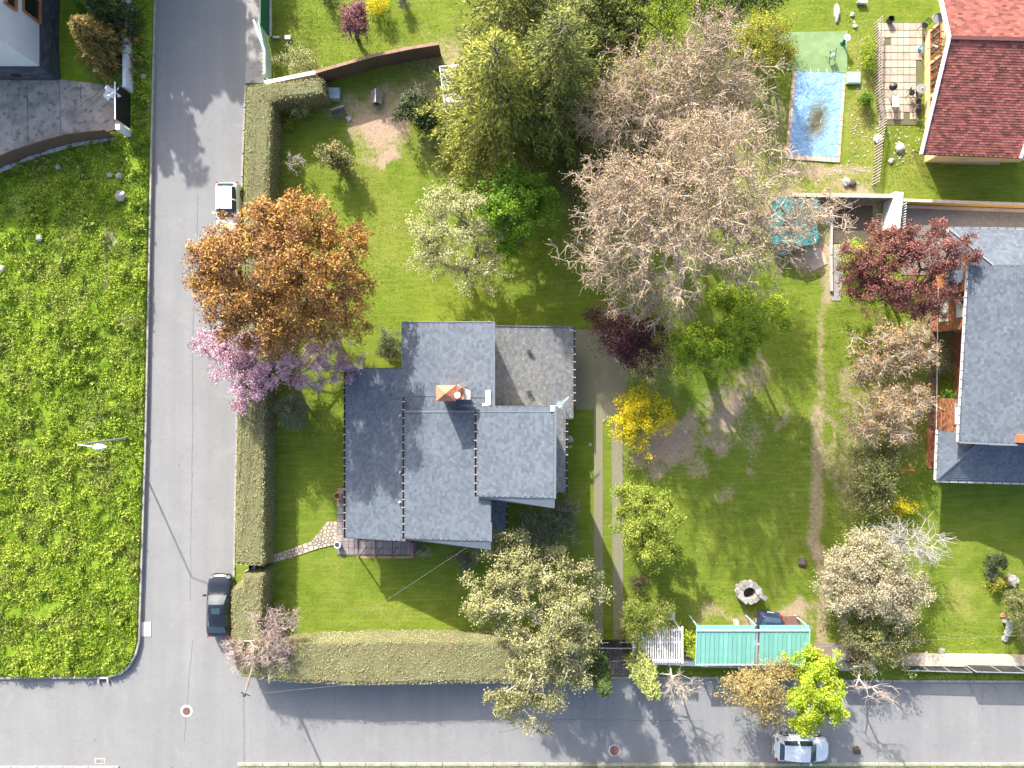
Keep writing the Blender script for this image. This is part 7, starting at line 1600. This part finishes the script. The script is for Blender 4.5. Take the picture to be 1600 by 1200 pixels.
# right boundary: sandy stone wall with dark mesh fence
sw_ = empty('wall', PG(1500, 1028, 0), 'sandy stone wall along the lower road right of the gate', 'wall'); rg = random.Random(8)
A, B = PG(1402, 1027), PG(1700, 1032)
n = 34
for i in range(n):
    c = A+(B-A)*(i+.5)/n; MB().box((c.x, c.y, .30), ((B-A).length/n-.015, .78+rg.uniform(-.03, .03), .6+rg.uniform(-.01, .015)), math.atan2((B-A).y, (B-A).x)).build('wall_stone', M['sandwall'], sw_)
for k_, (x0, x1, y0, y1, h1, lab) in enumerate(((1402, 1500, 1036, 1039, 1.35, 'dark mesh fence panels on the sandy wall, the left and lower run'), (1500, 1690, 1034, 1038, 1.85, 'dark mesh fence panels on the sandy wall, the right and taller run'))):
    mf = empty('fence', PG(x0, y0, .6), lab, 'fence'); n = 3 if k_ == 0 else 5
    fence_panels(mf, PG(x0, y0), PG(x1, y1), .55, h1, n, M['meshfence'] if 'meshfence' in M else M['darkgrey'], .025, gap=.06); posts(mf, PG(x0, y0), PG(x1, y1), .3, h1+.03, n, M['grey'], .07)
    A, B = PG(x0, y0), PG(x1, y1); MB().bar((A.x, A.y, h1+.02), (B.x, B.y, h1+.02), .05, .04).build('top_rail', M['grey'], mf)
# right lawn: boulder, figure-like stone ornament, swing frame
blob('boulder', 'big round grey boulder on the right lawn beside two small bushes', 'rock', 1577, 905, .48, M['stone'], 71, flat=.9)
so = empty('stone_bench', PG(1568, 980, .08), 'weathered pale stone bench lying beside the green bush at the right edge', 'stone bench'); c = PG(1569, 978, .08)
MB().box(c+Vector((0, 0, .40)), (.40, 1.15, .12), -.15).build('seat_slab', M['lightgrey'], so)
for y in (-.42, .42): MB().box(c+Vector((.06 if y < 0 else -.06, y, .17)), (.34, .2, .34), -.15).build('leg', M['lightgrey'], so)
blob('stone', 'small orange brown stone at the upper end of the stone bench', 'rock', 1565, 961, .20, M['terracotta'], 72)
blob('stone', 'pale flat stone at the lower end of the stone bench', 'rock', 1568, 997, .24, M['lightgrey'], 73)
blob('rock', 'low rock in the grass just above the sandy wall', 'rock', 1469, 1017, .26, M['stone'], 74); blob('rock', 'tiny pale rock in the grass left of the low rock above the sandy wall', 'rock', 1446, 1019, .14, M['lightgrey'], 75)
blob('rock', 'pale rock just left of the round boulder bush on the right lawn', 'rock', 1545, 903, .14, M['white'], 76)
blob('rock', 'brown rock at the bend of the dirt track', 'rock', 1253, 878, .34, M['darkbark'], 77, flat=.4)
sf = empty('swing_frame', PG(1412, 735, .08), 'orange red metal swing frame with thin legs in the shade beside the right house', 'swing frame')
c = P(1429, 735, 1.9); d0 = P(1398, 734, 1.9); MB().tube(c, d0, .04, n=8).build('crossbeam', simple('orange_red_paint', (.50, .13, .07), None, 3, .5), sf)
for x, y in ((1409, 720), (1405, 742)): MB().tube(c, PG(x, y, .08), .028, n=6).build('leg', M['wood'], sf)
for x, y in ((1390, 722), (1388, 744)): MB().tube(d0, PG(x, y, .08), .028, n=6).build('leg', M['wood'], sf)
# small details on the left house garden
for i, (x, y, r, lab) in enumerate(((890, 686, .26, 'triangular pale stone on the shaded grass right of the middle house'), (891, 698, .12, 'small pale stone below the triangular one right of the middle house'), (922, 695, .14, 'pale stone on the left edge of the grass paver driveway'), (1070, 676, .16, 'dark stone standing in the sandy patch'))):
    blob('stone', lab, 'rock', x, y, r, M['pathstone'] if i < 3 else M['stone'], 90+i, flat=.35)
o = blob('rock', 'rust brown rock beside the right kerb of the lower road near the white car', 'rock', 1338, 1172, .30, M['darkbark'], 95, z0=.0, flat=.4)
